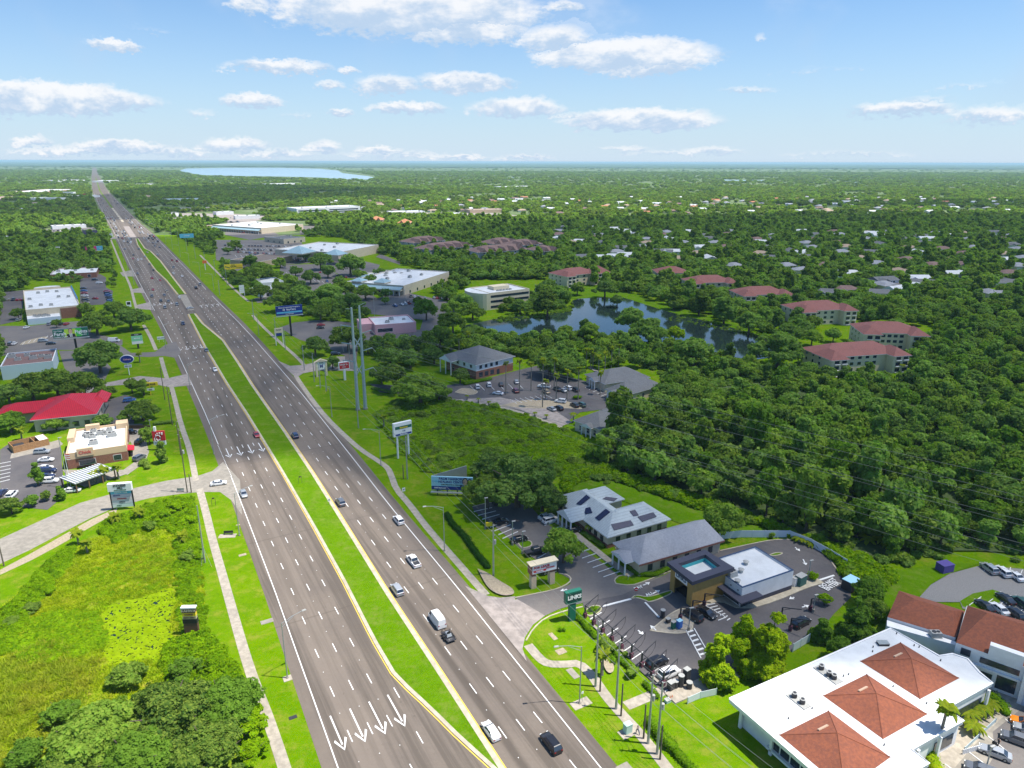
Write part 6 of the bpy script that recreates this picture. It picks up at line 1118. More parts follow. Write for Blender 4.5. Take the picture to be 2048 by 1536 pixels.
scatter('shrub_thicket', 'bright green shrubs on the banks of the marsh', 'shrubs', bk, bushes(L_BUSH, 3, 2), (.7, 1.3), seed=23)
MEADOW = [(745,830),(800,800),(880,800),(940,806),(1040,828),(1120,858),(1160,870),(1190,905),(1190,960),(1150,965),(1120,950),(1100,960),(940,950),(850,945),(800,900),(770,860)]
sheet('meadow_ground', GP(MEADOW), GRASS); EXCL.append(GP(MEADOW))
scatter('meadow_weeds', 'rough green weeds covering the vacant field', 'weeds', randin(MEADOW, 5200, .7, 1.5, 71), [src(blades(36, i+20, L_MEAD, .15, .7)) for i in range(3)]+bushes(L_BUSH, 2, 3), (.6, 1.0), seed=24)
scatter('shrub_thicket', 'darker shrubs dotted over the vacant field', 'shrubs', randin(MEADOW, 170, 1.4, 3.2, 72), bushes(L_OAK, 3, 2), (.5, .9), seed=25)
EDGE = [(1130,960),(1190,930),(1240,955),(1330,975),(1400,1000),(1480,1030),(1545,1055),(1600,1075),(1700,1105),(1760,1140),(1790,1150),(1740,1200),(1700,1160),(1640,1090),(1560,1065),(1520,1052),(1440,1030),(1380,1010),(1290,980),(1215,955),(1185,952),(1150,962),(1135,985)]
scatter('shrub_thicket', 'bright green undergrowth along the edge of the dark wood', 'shrubs', randin(EDGE, 4200, 1.2, 2.6, 73), bushes(L_BUSH, 3, 3)+bushes(L_MEAD, 1, 3), (.6, 1.1), seed=26)
scatter('shrub_thicket', 'undergrowth of the wood and the glade behind the offices', 'shrubs', np.vstack([randin(WOODP_, 3000, 1.4, 3.0, 74), randin([(1190,700),(1340,700),(1500,740),(1560,760),(1330,790),(1320,745)], 900, 1.2, 2.6, 75)]), bushes(L_DARK, 2, 3)+bushes(L_OAK, 2, 3), (.6, 1.1), seed=27)
scatter('shrub_thicket', 'reeds and shrubs round the pond shore', 'shrubs', np.vstack([randin([(985,640),(1060,622),(1142,612),(1150,600),(1146,622),(1080,636),(995,646)], 300, .8, 1.8, 76), randin([(930,672),(1000,678),(1130,676),(1280,690),(1330,700),(1280,704),(1100,690),(930,684)], 500, 1.2, 2.6, 77), randin([(1330,640),(1530,676),(1540,668),(1360,628)], 160, .6, 1.2, 78)]), bushes(L_MEAD, 2, 3)+bushes(L_OAK, 1, 3), (.6, 1.1), seed=28)
# hedges
def hedge(pts, w_, h_, lab, m=L_HEDGE, n=None):
    P = dens(GP(pts), .5); r2 = random.Random(len(pts)*7+int(pts[0][0])); C = []; Q = []
    x0, y0 = P[0]
    for x, y in P: C.append((x-x0, y-y0, h_*.5)); Q.append(w_*.5*r2.uniform(.9, 1.1))
    v = leafcloud(C, Q, n or int(len(P)*70), .13, m, .5, h_/w_, len(P)); me = mesh_from(v, m, cores(C, Q, h_/w_*.95, .86, 3, True)); o = link('hedge', me, None, (x0, y0, 0)); tag(o, lab, 'hedge'); return o
hedge([(1152,1228),(1172,1256),(1192,1276)], 1.5, 1.1, 'clipped green hedge behind the green tall sign'); hedge([(1225,1305),(1240,1322),(1262,1342)], 1.3, 1.0, 'clipped green hedge at the middle of the vacuum bays'); hedge([(1290,1370),(1315,1396)], 1.3, 1.0, 'clipped green hedge at the near end of the vacuum bays')
hedge([(1255,1135),(1275,1150),(1310,1152),(1345,1135)], 1.8, 1.0, 'green hedge at the foot of the grey office'); hedge([(1300,1448),(1325,1482),(1345,1500)], 2.4, 1.8, 'yellowish shrub row beside the pavement'); hedge([(1345,1500),(1400,1560)], 2.0, 1.2, 'green hedge along the lower pavement')
hedge([(1560,1405+85),(1600,1530),(1630,1560)], 1.8, 1.3, 'dark green hedge against the restaurant wall'); hedge([(1925,1478),(1965,1510)], .1, .1, 'x') if False else None
hedge([(1838,1500),(1860,1520),(1872,1552)], 2.6, 2.0, 'bright lime green hedge at the bottom right by the terrace', L_LIME); hedge([(1960,1400),(1985,1395),(2002,1410),(2010,1428)], 2.2, 1.1, 'round green hedge beside the terrace entrance'); hedge([(745,800-22),(790,800-12)], 2, 1.2, 'low dark hedge along the brick office drive', L_DARK); hedge([(800,792),(860,800)], 2, 1.2, 'low dark hedge under the leaning oak', L_DARK)
hedge([(930,770),(980,760)], 3, 1.3, 'green hedge at the foot of the brick office'); hedge([(1130,1030),(1148,1046)], 1.5, 1.0, 'hedge by the solar roofed office', L_OAK); hedge([(1170,1070),(1205,1095)], 1.6, 1.0, 'hedge in front of the solar roofed office', L_OAK); hedge([(258,890),(262,905)], 1.6, 1.1, 'small hedge beside the drive through', L_OAK); hedge([(310,850),(345,846)], 2, 1.4, 'hedge behind the red logo sign', L_OAK)
hedge([(282,932),(290,925),(296,938)], 2.2, 1.6, 'round shrub group at the drive through exit', L_OAK)
# --- palms
def frond(b, a, L_, droop, m, w0=.35, z=0, fan=False):
    n = 5; pts = []
    for i in range(n+1):
        t = i/n; pts.append(Vector((math.cos(a)*L_*t*(1-.15*t), math.sin(a)*L_*t*(1-.15*t), z+L_*(.45*t-droop*t*t))))
    s = Vector((-math.sin(a), math.cos(a), 0))
    for i in range(n):
        w1 = w0*math.sin(math.pi*(.12+.8*i/n)); w2 = w0*math.sin(math.pi*(.12+.8*(i+1)/n))
        b.poly([pts[i]-s*w1-Vector((0, 0, w1*.4)), pts[i], pts[i+1], pts[i+1]-s*w2-Vector((0, 0, w2*.4))], m); b.poly([pts[i], pts[i]+s*w1-Vector((0, 0, w1*.4)), pts[i+1]+s*w2-Vector((0, 0, w2*.4)), pts[i+1]], m)
def palmhead(kind, var):
    r = random.Random(var+len(kind)); b = MB(); nf = {'wash': 34, 'sabal': 44, 'small': 18, 'big': 46}[kind]; Lf = {'wash': 1.5, 'sabal': 1.9, 'small': 2.2, 'big': 1.9}[kind]
    for i in range(nf): dr = r.uniform(-.1, 1.35) if kind != 'small' else r.uniform(.5, .9); frond(b, i*2.399+r.uniform(-.2, .2), Lf*r.uniform(.75, 1.1), dr, L_PALM, {'wash': .38, 'sabal': .42, 'small': .3, 'big': .45}[kind])
    return b.mesh('fronds')
PH = {(k, v): palmhead(k, v) for k in ('wash', 'sabal', 'small', 'big') for v in range(2)}
PTR = {}
def palm(px, top, kind, lab, grp=None, sc=1.0, H=None):
    X, Y = G(*px); 
    if H is None: H = min(((Vector(G(*top, z*.25))-Vector((X, Y))).length, z*.25) for z in range(4, 100))[1]
    r = thing('palm_tree', lab, 'palm tree', (X, Y, 0), random.uniform(0, 6), grp); b = MB(); rr = .2 if kind == 'wash' else .24
    b.tube([(0, 0, 0), (.12, .05, H*.5), (0, 0, H)], [rr*1.3, rr, rr*.85], PBARK, 8); b.obj('trunk', r)
    f = link('fronds', PH[(kind, random.randrange(2))], r); f.location = (0, 0, H); f.scale = (sc,)*3
    if kind in ('wash', 'big'):
        b = MB(); b.tube([(0, 0, H-1.3*sc), (0, 0, H-.1)], [.28*sc, .55*sc], flat('dead frond skirt', (.22, .15, .08), .9), 9); b.obj('dead_skirt', r)
    TREES.append((X, Y, 2)); return r
PL = [((1012,790),(1016,724)),((1039,787),(1042,721)),((1062,782),(1063,726)),((1085,815),(1086,720)),((1108,780),(1112,718)),((1112,800),(1115,749)),((1091,800),(1092,760)),((1134,802),(1137,741)),((1156,800),(1159,736)),((1172,737),(1172,699)),((1181,737),(1182,700)),((1186,738),(1188,706)),((1196,758),(1196,712)),((1209,745),(1211,705)),((1222,736),(1224,695)),((1237,732),(1239,690)),((1200,790),(1202,745)),((902,702),(904,672)),((918,705),(921,670)),((937,690),(939,665)),((925,712),(927,690))]
for i, (a, c) in enumerate(PL):
    wds = ['tall thin palm with a small round head'][0]; pos = 'in the brick office car park' if a[0] < 1165 and a[0] > 1000 else ('behind the grey roofed office' if a[0] > 1165 else 'behind the brick office')
    od = ['first', 'second', 'third', 'fourth', 'fifth', 'sixth', 'seventh', 'eighth', 'ninth', 'tenth', 'eleventh', 'twelfth', 'thirteenth', 'fourteenth', 'fifteenth', 'sixteenth', 'seventeenth', 'eighteenth', 'nineteenth', 'twentieth', 'last'][i]
    palm(a, c, 'wash', f'tall thin palm {pos}, {od} counting from the brick office', 'tall palms round the palm lot', 1.15)
for (a, c, lab) in [((232,1050),(232,1032),'shaggy cabbage palm at the middle of the marsh bank'),((281,1042),(281,1020),'shaggy cabbage palm behind the tall tenant sign'),((158,1090),(158,1062),'shaggy cabbage palm, left of a close pair'),((176,1108),(178,1082),'shaggy cabbage palm, right of a close pair'),((366,1090),(366,1068),'cabbage palm beside the roadside marsh bank'),((768,855),(766,832),'shaggy palm alone at the edge of the field'),((1204,1350),(1206,1306),'green palm beside the steel utility pole'),((190,965),(190,945),'fan palm left of three by the slatted canopy'),((212,962),(212,936),'fan palm in the middle of three by the slatted canopy'),((238,958),(238,930),'fan palm right of three by the slatted canopy'),((44,880),(44,858),'yellowish fan palm behind the bin enclosure'),((280,725),(278,706),'dark palm with thin trunk by the blue oval sign')]: palm(a, c, 'sabal', lab)
palm((1873,1512),(1893,1447), 'big', 'tall fan palm with dead skirt in front of the restaurant terrace', None, 1.1, 10)
for i, (x, y) in enumerate([(934,800),(957,806),(978,812),(1070,833),(1093,838)]): palm((x, y), (x, y-9), 'small', f'young palm {["first","second","third","fourth","fifth"][i]} along the edge drive of the palm lot', 'young palms along the edge drive', .6)
for i, (x, y, l) in enumerate([(1152,1045,'small palm left of the white portico'),(1180,1068,'small palm right of the white portico'),(1146,845,'palm at the corner office, left'),(1162,850,'palm at the corner office, middle'),(1180,852,'palm at the corner office, right'),(1935,1440,'feathery palm in the terrace garden, left'),(1958,1430,'feathery palm in the terrace garden, middle'),(1975,1420,'feathery palm in the terrace garden, right'),(1945,1465,'feathery palm in the terrace garden, front'),(1660,752,'palm in front of the nearest apartment block, left'),(1800,745,'palm in front of the nearest apartment block, right')]): palm((x, y), (x, y-18), 'small', l, None, 1.0 if i < 5 else 1.2)
for i, (x, y) in enumerate([(1600,1082),(1625,1090),(1760,1000+85),(1780,1095),(1735,1085)]): 
    p = G(x, y); r = thing('banana_plant', f'banana plant {["first","second","third","fourth","fifth"][i]} from the fence corner at the edge of the wood', 'plant', (p[0], p[1], 0), i, 'banana plants at the wood edge'); f = link('fronds', PH[('small', i % 2)], r); f.location = (0, 0, 1.2); f.scale = (1.4, 1.4, 1.3)
    b = MB(); b.tube([(0, 0, 0), (0, 0, 1.3)], .18, L_SOFT, 6); b.obj('stem', r)
# ------------------------------------------------------------------ vehicles
PAINT = {n: mat('car '+n, c, .32, coat=.6, spec=.5, metal=mt) for n, c, mt in [('white', (.72, .72, .72), 0), ('black', (.012, .012, .016), .1), ('silver', (.42, .44, .46), .4), ('grey', (.14, .15, .17), .3), ('dark blue', (.02, .03, .09), .2), ('red', (.35, .015, .02), 0), ('tan', (.35, .29, .20), .2), ('dark red', (.14, .01, .02), .1), ('orange', (.75, .22, .01), 0), ('green', (.03, .09, .06), .2), ('blue', (.04, .12, .35), .2)]}
LAMPW = flat('headlamp', (.75, .75, .72), .2); LAMPR = flat('tail lamp', (.30, .01, .01), .3)
def loft(b, st, m):
    n = len(st[0])
    for s0, s1 in zip(st, st[1:]):
        for k in range(n): b.poly([s0[k], s0[(k+1) % n], s1[(k+1) % n], s1[k]], m)
    b.poly(list(st[0])[::-1], m); b.poly(list(st[-1]), m)
SHAPE = { # x along length (front +y): (y, half width, top height)
 'sedan': dict(L=4.75, W=.90, belt=[(-2.37,.74,.80),(-2.2,.86,.95),(-1.5,.90,.98),(.9,.90,.92),(1.9,.88,.80),(2.25,.80,.70),(2.38,.62,.58)], cab=(-1.75,-1.05,.40,1.15), roof=1.42),
 'suv': dict(L=4.8, W=.95, belt=[(-2.4,.84,.95),(-2.3,.92,1.05),(-1.5,.95,1.06),(1.0,.95,1.05),(2.0,.92,.95),(2.3,.84,.82),(2.42,.66,.66)], cab=(-2.3,-1.95,.55,1.25), roof=1.72),
 'pickup': dict(L=5.7, W=.98, belt=[(-2.85,.92,1.02),(-2.8,.98,1.05),(-.9,.98,1.05),(1.5,.98,1.08),(2.5,.95,1.0),(2.8,.86,.85),(2.88,.7,.7)], cab=(-.9,-.6,1.0,1.65), roof=1.85),
 'van': dict(L=5.6, W=1.0, belt=[(-2.8,.98,1.2),(-2.7,1.0,1.3),(0,1.0,1.3),(1.9,1.0,1.25),(2.4,.95,1.1),(2.75,.88,.9),(2.85,.7,.7)], cab=(-2.78,-2.7,1.5,2.3), roof=2.35)}
def car_parts(kind, paint):
    s = SHAPE[kind]; body = MB(); st = []
    for (y, w_, h_) in s['belt']: st.append([(-w_, y, .28), (w_, y, .28), (w_*1.02, y, h_*.6), (w_*.93, y, h_), (-w_*.93, y, h_), (-w_*1.02, y, h_*.6)])
    loft(body, [q[::-1] for q in st], PAINT[paint])
    y0, y1, y2, y3 = s['cab']; W_ = s['W']*.9; Wr = W_*.80; hb = s['belt'][2][2]-.03; hr = s['roof']
    g = MB(); lo = [(-W_, y0, hb), (W_, y0, hb), (W_, y3, hb-.05), (-W_, y3, hb-.05)]; hi = [(-Wr, y1, hr-.06), (Wr, y1, hr-.06), (Wr, y2, hr-.06), (-Wr, y2, hr-.06)]; g.hull8(lo, hi, GLASS)
    rf = MB(); rf.hull8([(-Wr-.03, y1-.05, hr-.06), (Wr+.03, y1-.05, hr-.06), (Wr+.03, y2+.06, hr-.06), (-Wr-.03, y2+.06, hr-.06)], [(-Wr*.9, y1+.1, hr), (Wr*.9, y1+.1, hr), (Wr*.9, y2-.1, hr), (-Wr*.9, y2-.1, hr)], PAINT[paint])
    for q in (-1, 1):                              # pillars
        for (a, c) in (((q*W_, y0, hb), (q*Wr, y1, hr-.04)), ((q*W_, y3, hb-.05), (q*Wr, y2, hr-.04)), ((q*W_*1.0, (y0+y3)/2, hb), (q*Wr*1.01, (y1+y2)/2, hr-.04))): rf.tube([a, c], .045, PAINT[paint], 4)
    if kind == 'van':
        rf.hull8([(-W_-.02, y0-.01, hb-.1), (W_+.02, y0-.01, hb-.1), (W_+.02, 1.2, hb-.1), (-W_-.02, 1.2, hb-.1)], [(-Wr-.06, y1-.02, hr-.05), (Wr+.06, y1-.02, hr-.05), (Wr+.06, 1.15, hr-.05), (-Wr-.06, 1.15, hr-.05)], PAINT[paint])
    bed = None
    if kind == 'pickup': bed = MB(); bed.box(-.78, .78, -2.7, -1.0, 1.0, 1.10, DARK)
    wh = []
    for q in (-1, 1):
        for yy_ in (-s['L']*.30, s['L']*.31):
            wb = MB(); wb.tube([(q*(s['W']-.22), yy_, .34), (q*(s['W']+.02), yy_, .34)], .34, RUB, 12); wb.tube([(q*(s['W']+.02), yy_, .34), (q*(s['W']+.035), yy_, .34)], .2, STEEL, 8); wh.append(wb)
    hl, tl = [], []
    f = s['belt'][-2]; rr_ = s['belt'][0]
    for q in (-1, 1):
        x = MB(); x.box(q*f[1]*.78-.16, q*f[1]*.78+.16, f[0]-.02, f[0]+.1, f[2]-.14, f[2]+.02, LAMPW); hl.append(x); x = MB(); x.box(q*rr_[1]*.8-.14, q*rr_[1]*.8+.14, rr_[0]-.04, rr_[0]+.06, rr_[2]-.22, rr_[2]-.02, LAMPR); tl.append(x)
    return body, g, rf, bed, wh, hl, tl
def join(lst, name):
    o = MB()
    for b in lst:
        if b is None: continue
        n = len(o.v); o.v += b.v; o.f += [tuple(i+n for i in f) for f in b.f]; o.mi += [o.mid(b.ms[k]) for k in b.mi]
    return o.mesh(name)
CARP = {}
def car(x, y, rz, kind, paint, lab, near=False, grp=None, z=0.03, cat=None):
    key = (kind, paint, near); nm = {'sedan': 'sedan_car', 'suv': 'suv_car', 'pickup': 'pickup_truck', 'van': 'delivery_van'}[kind]
    if key in CARP: r = copy_tree(CARP[key]); r.location = (x, y, z); r.rotation_euler = (0, 0, rz)
    else:
        body, g, rf, bed, wh, hl, tl = car_parts(kind, paint)
        if near:
            r = link(nm, None, None, (x, y, z), rz); link('body', body.mesh('body'), r); link('glazing', g.mesh('glazing'), r); link('cabin_roof', rf.mesh('cabin_roof'), r)
            if bed: link('load_bed', bed.mesh('bed'), r)
            for w_ in wh: link('wheel', w_.mesh('wheel'), r)
            for h_ in hl: link('headlight', h_.mesh('headlight'), r)
            for h_ in tl: link('tail_light', h_.mesh('tail_light'), r)
        else: r = link(nm, join([body, g, rf, bed]+wh+hl+tl, nm), None, (x, y, z), rz)
        CARP[key] = r
    r['label'] = lab; r['category'] = cat or {'pickup': 'pickup', 'van': 'van'}.get(kind, 'car')
    if grp: r['group'] = grp
    elif 'group' in r: del r['group']
    return r
UP = YAW_ROAD; DOWN = YAW_ROAD+math.pi
def rcar(px, kind, paint, lab, rz=UP, near=True, grp=None, z=.03): p = G(*px, .6); return car(p[0], p[1], rz, kind, paint, lab, near, grp, z)
for a in [((982,1461),'sedan','white','white sedan beside the yellow line at the bottom of the highway',UP),((1102,1486),'suv','black','black suv with roof rails at the bottom right lane',UP),((794,1179),'suv','silver','silver suv beside the median left of the white van',UP),((827,1122),'pickup','white','white pickup truck in the middle lane',UP),((797,1040),'suv','white','white suv in the outer lane above the pickup',UP),((681,1004),'suv','grey','grey hatchback car beside the right side of the median',UP),((590,871),'suv','dark blue','dark blue car alone beside the median in cloud shade',UP),
          ((487,987),'sedan','silver','silver grey car passing the side street mouth',DOWN),((513,869),'sedan','red','dark red car beside the left side of the median',DOWN),((430,739),'sedan','white','white car in the third lane above the lane arrows',DOWN),((413,700),'sedan','grey','dark grey car beside the median near the four arrows',DOWN),((366,647),'pickup','dark blue','dark vehicle with white roof load in the shaded lanes',DOWN)]:
    rcar(a[0], a[1], a[2], a[3], a[4])
rcar((437,966),'sedan','white','white car waiting across the side street mouth', YAW_ROAD-math.pi/2-.15); rcar((380,616),'sedan','silver','silver car turning in the median opening', YAW_ROAD-1.1)
# van with trailer
p = G(874, 1238, .9); car(p[0], p[1], UP, 'van', 'white', 'white panel van towing an equipment trailer', True)
q = ST(tost(p)[0]-5.9, tost(p)[1]-.1); tr = thing('equipment_trailer', 'open equipment trailer with a grey mower behind the white van', 'trailer', (q[0], q[1], .03), UP)
b = MB(); b.box(-.95, .95, -2.0, 1.5, .5, .62, DARK); b.tube([(-.4, 1.5, .5), (0, 2.9, .5)], .05, DARK, 5); b.tube([(.4, 1.5, .5), (0, 2.9, .5)], .05, DARK, 5)
for x in (-.95, .95):
    b.tube([(x, -2, 1.0), (x, 1.5, 1.0)], .04, DARK, 5)
    for y in (-2, -.8, .4, 1.5): b.tube([(x, y, .6), (x, y, 1.0)], .04, DARK, 5)
b.obj('frame', tr)
for x in (-1.08, 1.08):
    for y in (-.6, .3): b = MB(); b.tube([(x-.1, y, .34), (x+.1, y, .34)], .34, RUB, 12); b.obj('wheel', tr)
b = MB(); b.tube([(-1.0, 1.0, 1.1), (1.0, 1.0, 1.1)], .05, DARK, 5); b.obj('rack', tr)
mw = thing('ride_on_mower', 'grey ride on mower standing on the open trailer', 'mower', (q[0], q[1], .66), UP); b = MB(); b.hull8([(-.6, -.9, .2), (.6, -.9, .2), (.5, .8, .2), (-.5, .8, .2)], [(-.45, -.7, .75), (.45, -.7, .75), (.35, .6, .6), (-.35, .6, .6)], PAINT['silver']); b.obj('body', mw)
b = MB(); b.box(-.3, .3, -.5, 0, .75, .85, RUB); b.box(-.3, .3, -.6, -.5, .85, 1.35, RUB); b.obj('seat', mw)
for x in (-.7, .7):
    for y, r_ in ((-.5, .3), (.6, .2)): b = MB(); b.tube([(x-.1, y, r_), (x+.1, y, r_)], r_, RUB, 10); b.obj('wheel', mw)
# traffic farther off
FT = [(330,615),(354,609),(337,602),(322,602),(304,592),(329,590),(334,582),(306,579),(320,560),(304,556),(275,547),(307,540),(299,528),(276,520),(290,513),(266,517),(283,518),(295,505),(267,510),(278,498),(250,498),(258,490),(261,486),(248,483),(245,476),(262,478)]
FR = [(400,569),(392,576),(364,552),(347,547),(347,535),(354,522),(344,520),(315,510),(319,495),(310,492),(315,483),(288,477),(359,595)]
cols = ['white', 'black', 'silver', 'grey', 'dark blue', 'white', 'grey', 'red', 'silver', 'black', 'tan', 'white']
rt_ = random.Random(8); ordn = 0
for l, dr, nm in ((FT, DOWN, 'coming towards the viewer'), (FR, UP, 'driving away')):
    for p in l:
        c = rt_.choice(cols); k = rt_.choice(['sedan', 'suv', 'suv', 'sedan', 'pickup']); s_ = int(tost(G(*p))[0]); blk = {0: 'below the junction', 1: 'near the median opening', 2: 'beyond the median opening', 3: 'approaching the junction'}[min(3, max(0, (s_-480)//130))]
        rcar(p, k, c, f'{c} {"pickup" if k == "pickup" else "suv" if k == "suv" else "car"} {nm} {blk}', dr, False, 'traffic on the shaded part of the highway')
used = set()
for i in range(110):
    left = rt_.random() < .62; s_ = rt_.uniform(960, 1450) if rt_.random() < .75 else rt_.uniform(1450, 2600); s_ = (s_//9)*9; ln = rt_.randrange(4)
    if (left, s_, ln) in used: continue
    used.add((left, s_, ln)); t = EL(s_)+1.8+3.6*ln if left else ER(s_)-1.8-3.6*ln; x, y = ST(s_, t); c = rt_.choice(cols); k = rt_.choice(['sedan', 'suv', 'van', 'pickup', 'sedan', 'suv'])
    car(x, y, DOWN if left else UP, k, c, f'{c} {"van" if k == "van" else "pickup" if k == "pickup" else "car"} in the dense {"oncoming" if left else "outgoing"} traffic {"around" if s_ < 1300 else "beyond"} the distant junction', False, 'dense traffic round the distant junction')
# parked cars, seen one by one
def pc(px, kind, paint, lab, rz, near=True, grp=None): p = G(*px, .6); return car(p[0], p[1], rz, kind, paint, lab, near, grp, .2)
a1 = -1.15
for a in [((1000,1044),'sedan','black','black car parked alone below the bent oak row',a1),((1038,1079),'sedan','black','black car parked beside the grass island',a1),((1070,1104),'pickup','black','black pickup behind the lease sign',a1),((1092,1034),'sedan','white','white car parked under the huge oak, behind another',a1+.1),((1101,1041),'suv','white','white car parked nearest the solar roofed office',a1+.1),((1097,1141),'suv','black','dark car mostly hidden by the lease sign',a1),((1146,1061),'sedan','black','dark car behind the portico palm',a1),
          ((1386,1232),'suv','black','black suv parked at the car wash island',.62),((1413,1226),'sedan','black','black sedan with shiny windscreen beside the hatched bay',.62+math.pi),((1314,1325),'suv','black','black suv with raised tailgate in a vacuum bay',-1.05),((1338,1347),'suv','white','white car in the last vacuum bay',-1.05),((1602,1246),'suv','black','dark car behind the cypress trees',-1.0),
          ((1978,1138),'suv','silver','grey car in the back row of the gravel lot',.1),((2003,1144),'suv','white','white car in the back row of the gravel lot',.1),((2030,1152),'sedan','white','white sedan at the right end of the back row',.1),((2011,1198),'sedan','black','black car in the middle row of the gravel lot',.1),((2042,1206),'suv','green','green grey suv at the right edge of the gravel lot',.1),((1969,1212),'sedan','black','black car left end of the front row',.1),((1998,1218),'sedan','white','white car beside the lawn island',.1),((2029,1228),'suv','black','black suv in the front row of the gravel lot',.1),
          ((1990,1506),'sedan','silver','silver saloon with sunroof in the near car park',math.pi-.72-1.45),((2034,1480),'suv','grey','grey suv beside the silver saloon',math.pi-.72-1.45),((2058,1462),'sedan','silver','pale blue saloon behind the grey suv',math.pi-.72-1.45),((2052,1448),'sedan','orange','orange car at the right edge near the terrace',math.pi-.72-1.45),((1962,1543),'suv','grey','dark car cut by the bottom edge',math.pi-.72-1.45)]: pc(*a)
for a in [((955,774),'suv','white','first'),((978,770),'suv','white','second'),((1002,769),'sedan','black','third'),((1033,764),'sedan','silver','fourth')]: pc(a[0], a[1], a[2], f'{a[2]} car {a[3]} in the row in front of the brick office', .15, True, 'cars in front of the brick office')
for a in [((996,787),'sedan','white','white car on the red paved corner of the palm lot',1.2),((1031,782),'suv','dark red','dark red suv between thin palms',.3),((1088,773),'pickup','white','white pickup in the palm lot',1.3),((1092,784),'suv','tan','tan suv behind the white pickup',.4),((1114,779),'suv','black','dark suv in the upper palm lot row',.5),((1126,781),'sedan','silver','silver car next to the white one in the upper palm lot row',.5),((1136,777),'suv','white','white car at the upper palm lot row',.5),((1150,780),'suv','black','black suv at the end of the upper palm lot row',.5),((1121,803),'suv','white','white suv alone by the palm lot bush',1.2),((1103,818),'sedan','silver','silver car beside the edge drive',.6),((1117,817),'suv','black','black suv beside the edge drive',.6),((1149,811),'suv','black','black suv beside the green one',.5),((1163,810),'suv','green','dark green suv in the palm lot',.5),
          ((92,920),'sedan','white','white sedan below the hatched bay',-1.4),((84,904),'suv','silver','pale car at the top of the fast food lot row',-1.4),((90,936),'sedan','white','white car between white and blue ones',-1.4),((96,942),'suv','dark blue','dark blue suv in the fast food lot',-1.4),((93,953),'sedan','dark blue','dark blue sedan in the fast food lot',-1.4),((100,962),'suv','white','white suv last of the fast food lot row',-1.4),((24,990),'suv','white','white car behind the corner trees',.2),((3,986),'sedan','dark blue','dark car at the left edge of the fast food lot',.2),((144,981),'sedan','white','white car under the slatted canopy corner',-1.3),
          ((260,865),'suv','black','black suv at the top of the drive through lane',-1.5),((279,884),'suv','black','black suv in the middle of the drive through lane',.05),((279,916),'suv','grey','dark suv leaving the drive through lane',-.25),((259,801),'suv','blue','blue suv parked beside the hatched walkway',-1.2),((276,836),'sedan','dark blue','blue car under the trees by the fence',-1.4),((170,656),'sedan','black','black car under the olive oak',.3),((122,648),'sedan','black','black car under the gym wall',.1),((133,648),'sedan','red','red car under the gym wall',.1),((100,648),'suv','silver','silver suv under the gym wall',.1),((53,655),'sedan','white','white car in the half empty lot',.1),((86,682),'suv','silver','silver suv by the planted island',-1.3),((102,687),'sedan','black','black car at the corner of the strip mall',-1.2),((38,640),'suv','silver','silver car left of the gym corner',.2),((190,597),'sedan','red','red car in the middle of the gym lot',1.3),((228,682),'van','white','white box truck with dark cab on the grass edge',-1.35),((641,656),'sedan','black','black sedan by the wide driveway',-1.3),((642,650),'sedan','red','red sedan behind the black one',-1.3),((671,708),'suv','black','black car behind the small dark tree',-1.3),((545,606-300+300),'sedan','black','x',0)][:-1]: pc(*a)
NC = [0]
def carrow(p0, p1, n, rz, fill, where_, seed, grp):
    r2 = random.Random(seed)
    for k in range(n):
        if r2.random() > fill: continue
        f = k/max(1, n-1); c = r2.choice(cols+['blue', 'red']); kd = r2.choice(['sedan', 'suv', 'suv', 'pickup', 'sedan']); p = G(p0[0]+(p1[0]-p0[0])*f, p0[1]+(p1[1]-p0[1])*f, .5); NC[0] += 1
        car(p[0], p[1], rz+r2.uniform(-.05, .05), kd, c, f'{c} {"pickup" if kd == "pickup" else "suv" if kd == "suv" else "car"} parked {where_}', False, grp, .2)
for i, (y0, y1, xa, xb) in enumerate([(491,494,450,600),(498,503,445,606),(504,512,470,612),(510,519,500,620),(516,523,530,622)]): carrow((xa, y0), (xb, y1), 26, .5, .78, f'in row {["one","two","three","four","five"][i]} of the full shopping car park', 60+i, 'cars in the full shopping car park')
for i, (a, c, n) in enumerate([((570,536),(620,548),8),((600,550),(700,574),14),((640,545),(700,556),8)]): carrow(a, c, n, .4, .5, f'in the sparse car park, {["upper","lower","right hand"][i]} row', 80+i, 'cars in the sparse shopping car park')
carrow((462,444),(486,466), 14, 1.2, .9, 'in the sunlit far lot, left row', 90, 'cars in the sunlit far lot'); carrow((474,443),(505,466), 14, 1.2, .9, 'in the sunlit far lot, right row', 91, 'cars in the sunlit far lot')
carrow((167,577),(172,606), 7, -1.4, .95, 'beside the gym wall', 92, 'cars in the gym car park'); carrow((214,583),(221,603), 6, -1.4, .95, 'by the verge side of the gym lot', 93, 'cars in the gym car park'); carrow((190,560),(207,572), 5, -1.2, .8, 'in the upper gym lot', 94, 'cars in the gym car park')
carrow((868,596),(930,600), 12, .2, .9, 'in the row behind the round island', 95, 'cars near the ribbon window office'); carrow((822,593),(858,598), 6, .2, .8, 'near the pale lamps left of the office', 96, 'cars near the ribbon window office'); carrow((790,612),(830,604), 7, .6, .7, 'in the dark small lot before the office', 97, 'cars near the ribbon window office')
carrow((100,462),(190,460), 12, .3, .8, 'in the lot left of the junction', 100, 'cars left of the highway'); carrow((10,600),(44,600), 5, .3, .9, 'in the lot behind the gym', 101, 'cars left of the highway'); carrow((5,690),(45,686), 6, .3, .7, 'before the strip mall', 102, 'cars left of the highway'); carrow((345,432),(520,438), 16, .4, .6, 'among the stores right of the junction', 103, 'cars right of the junction'); carrow((1755,582),(1800,580), 3, .5, .9, 'on the cul de sac', 98, 'cars on the cul de sac')
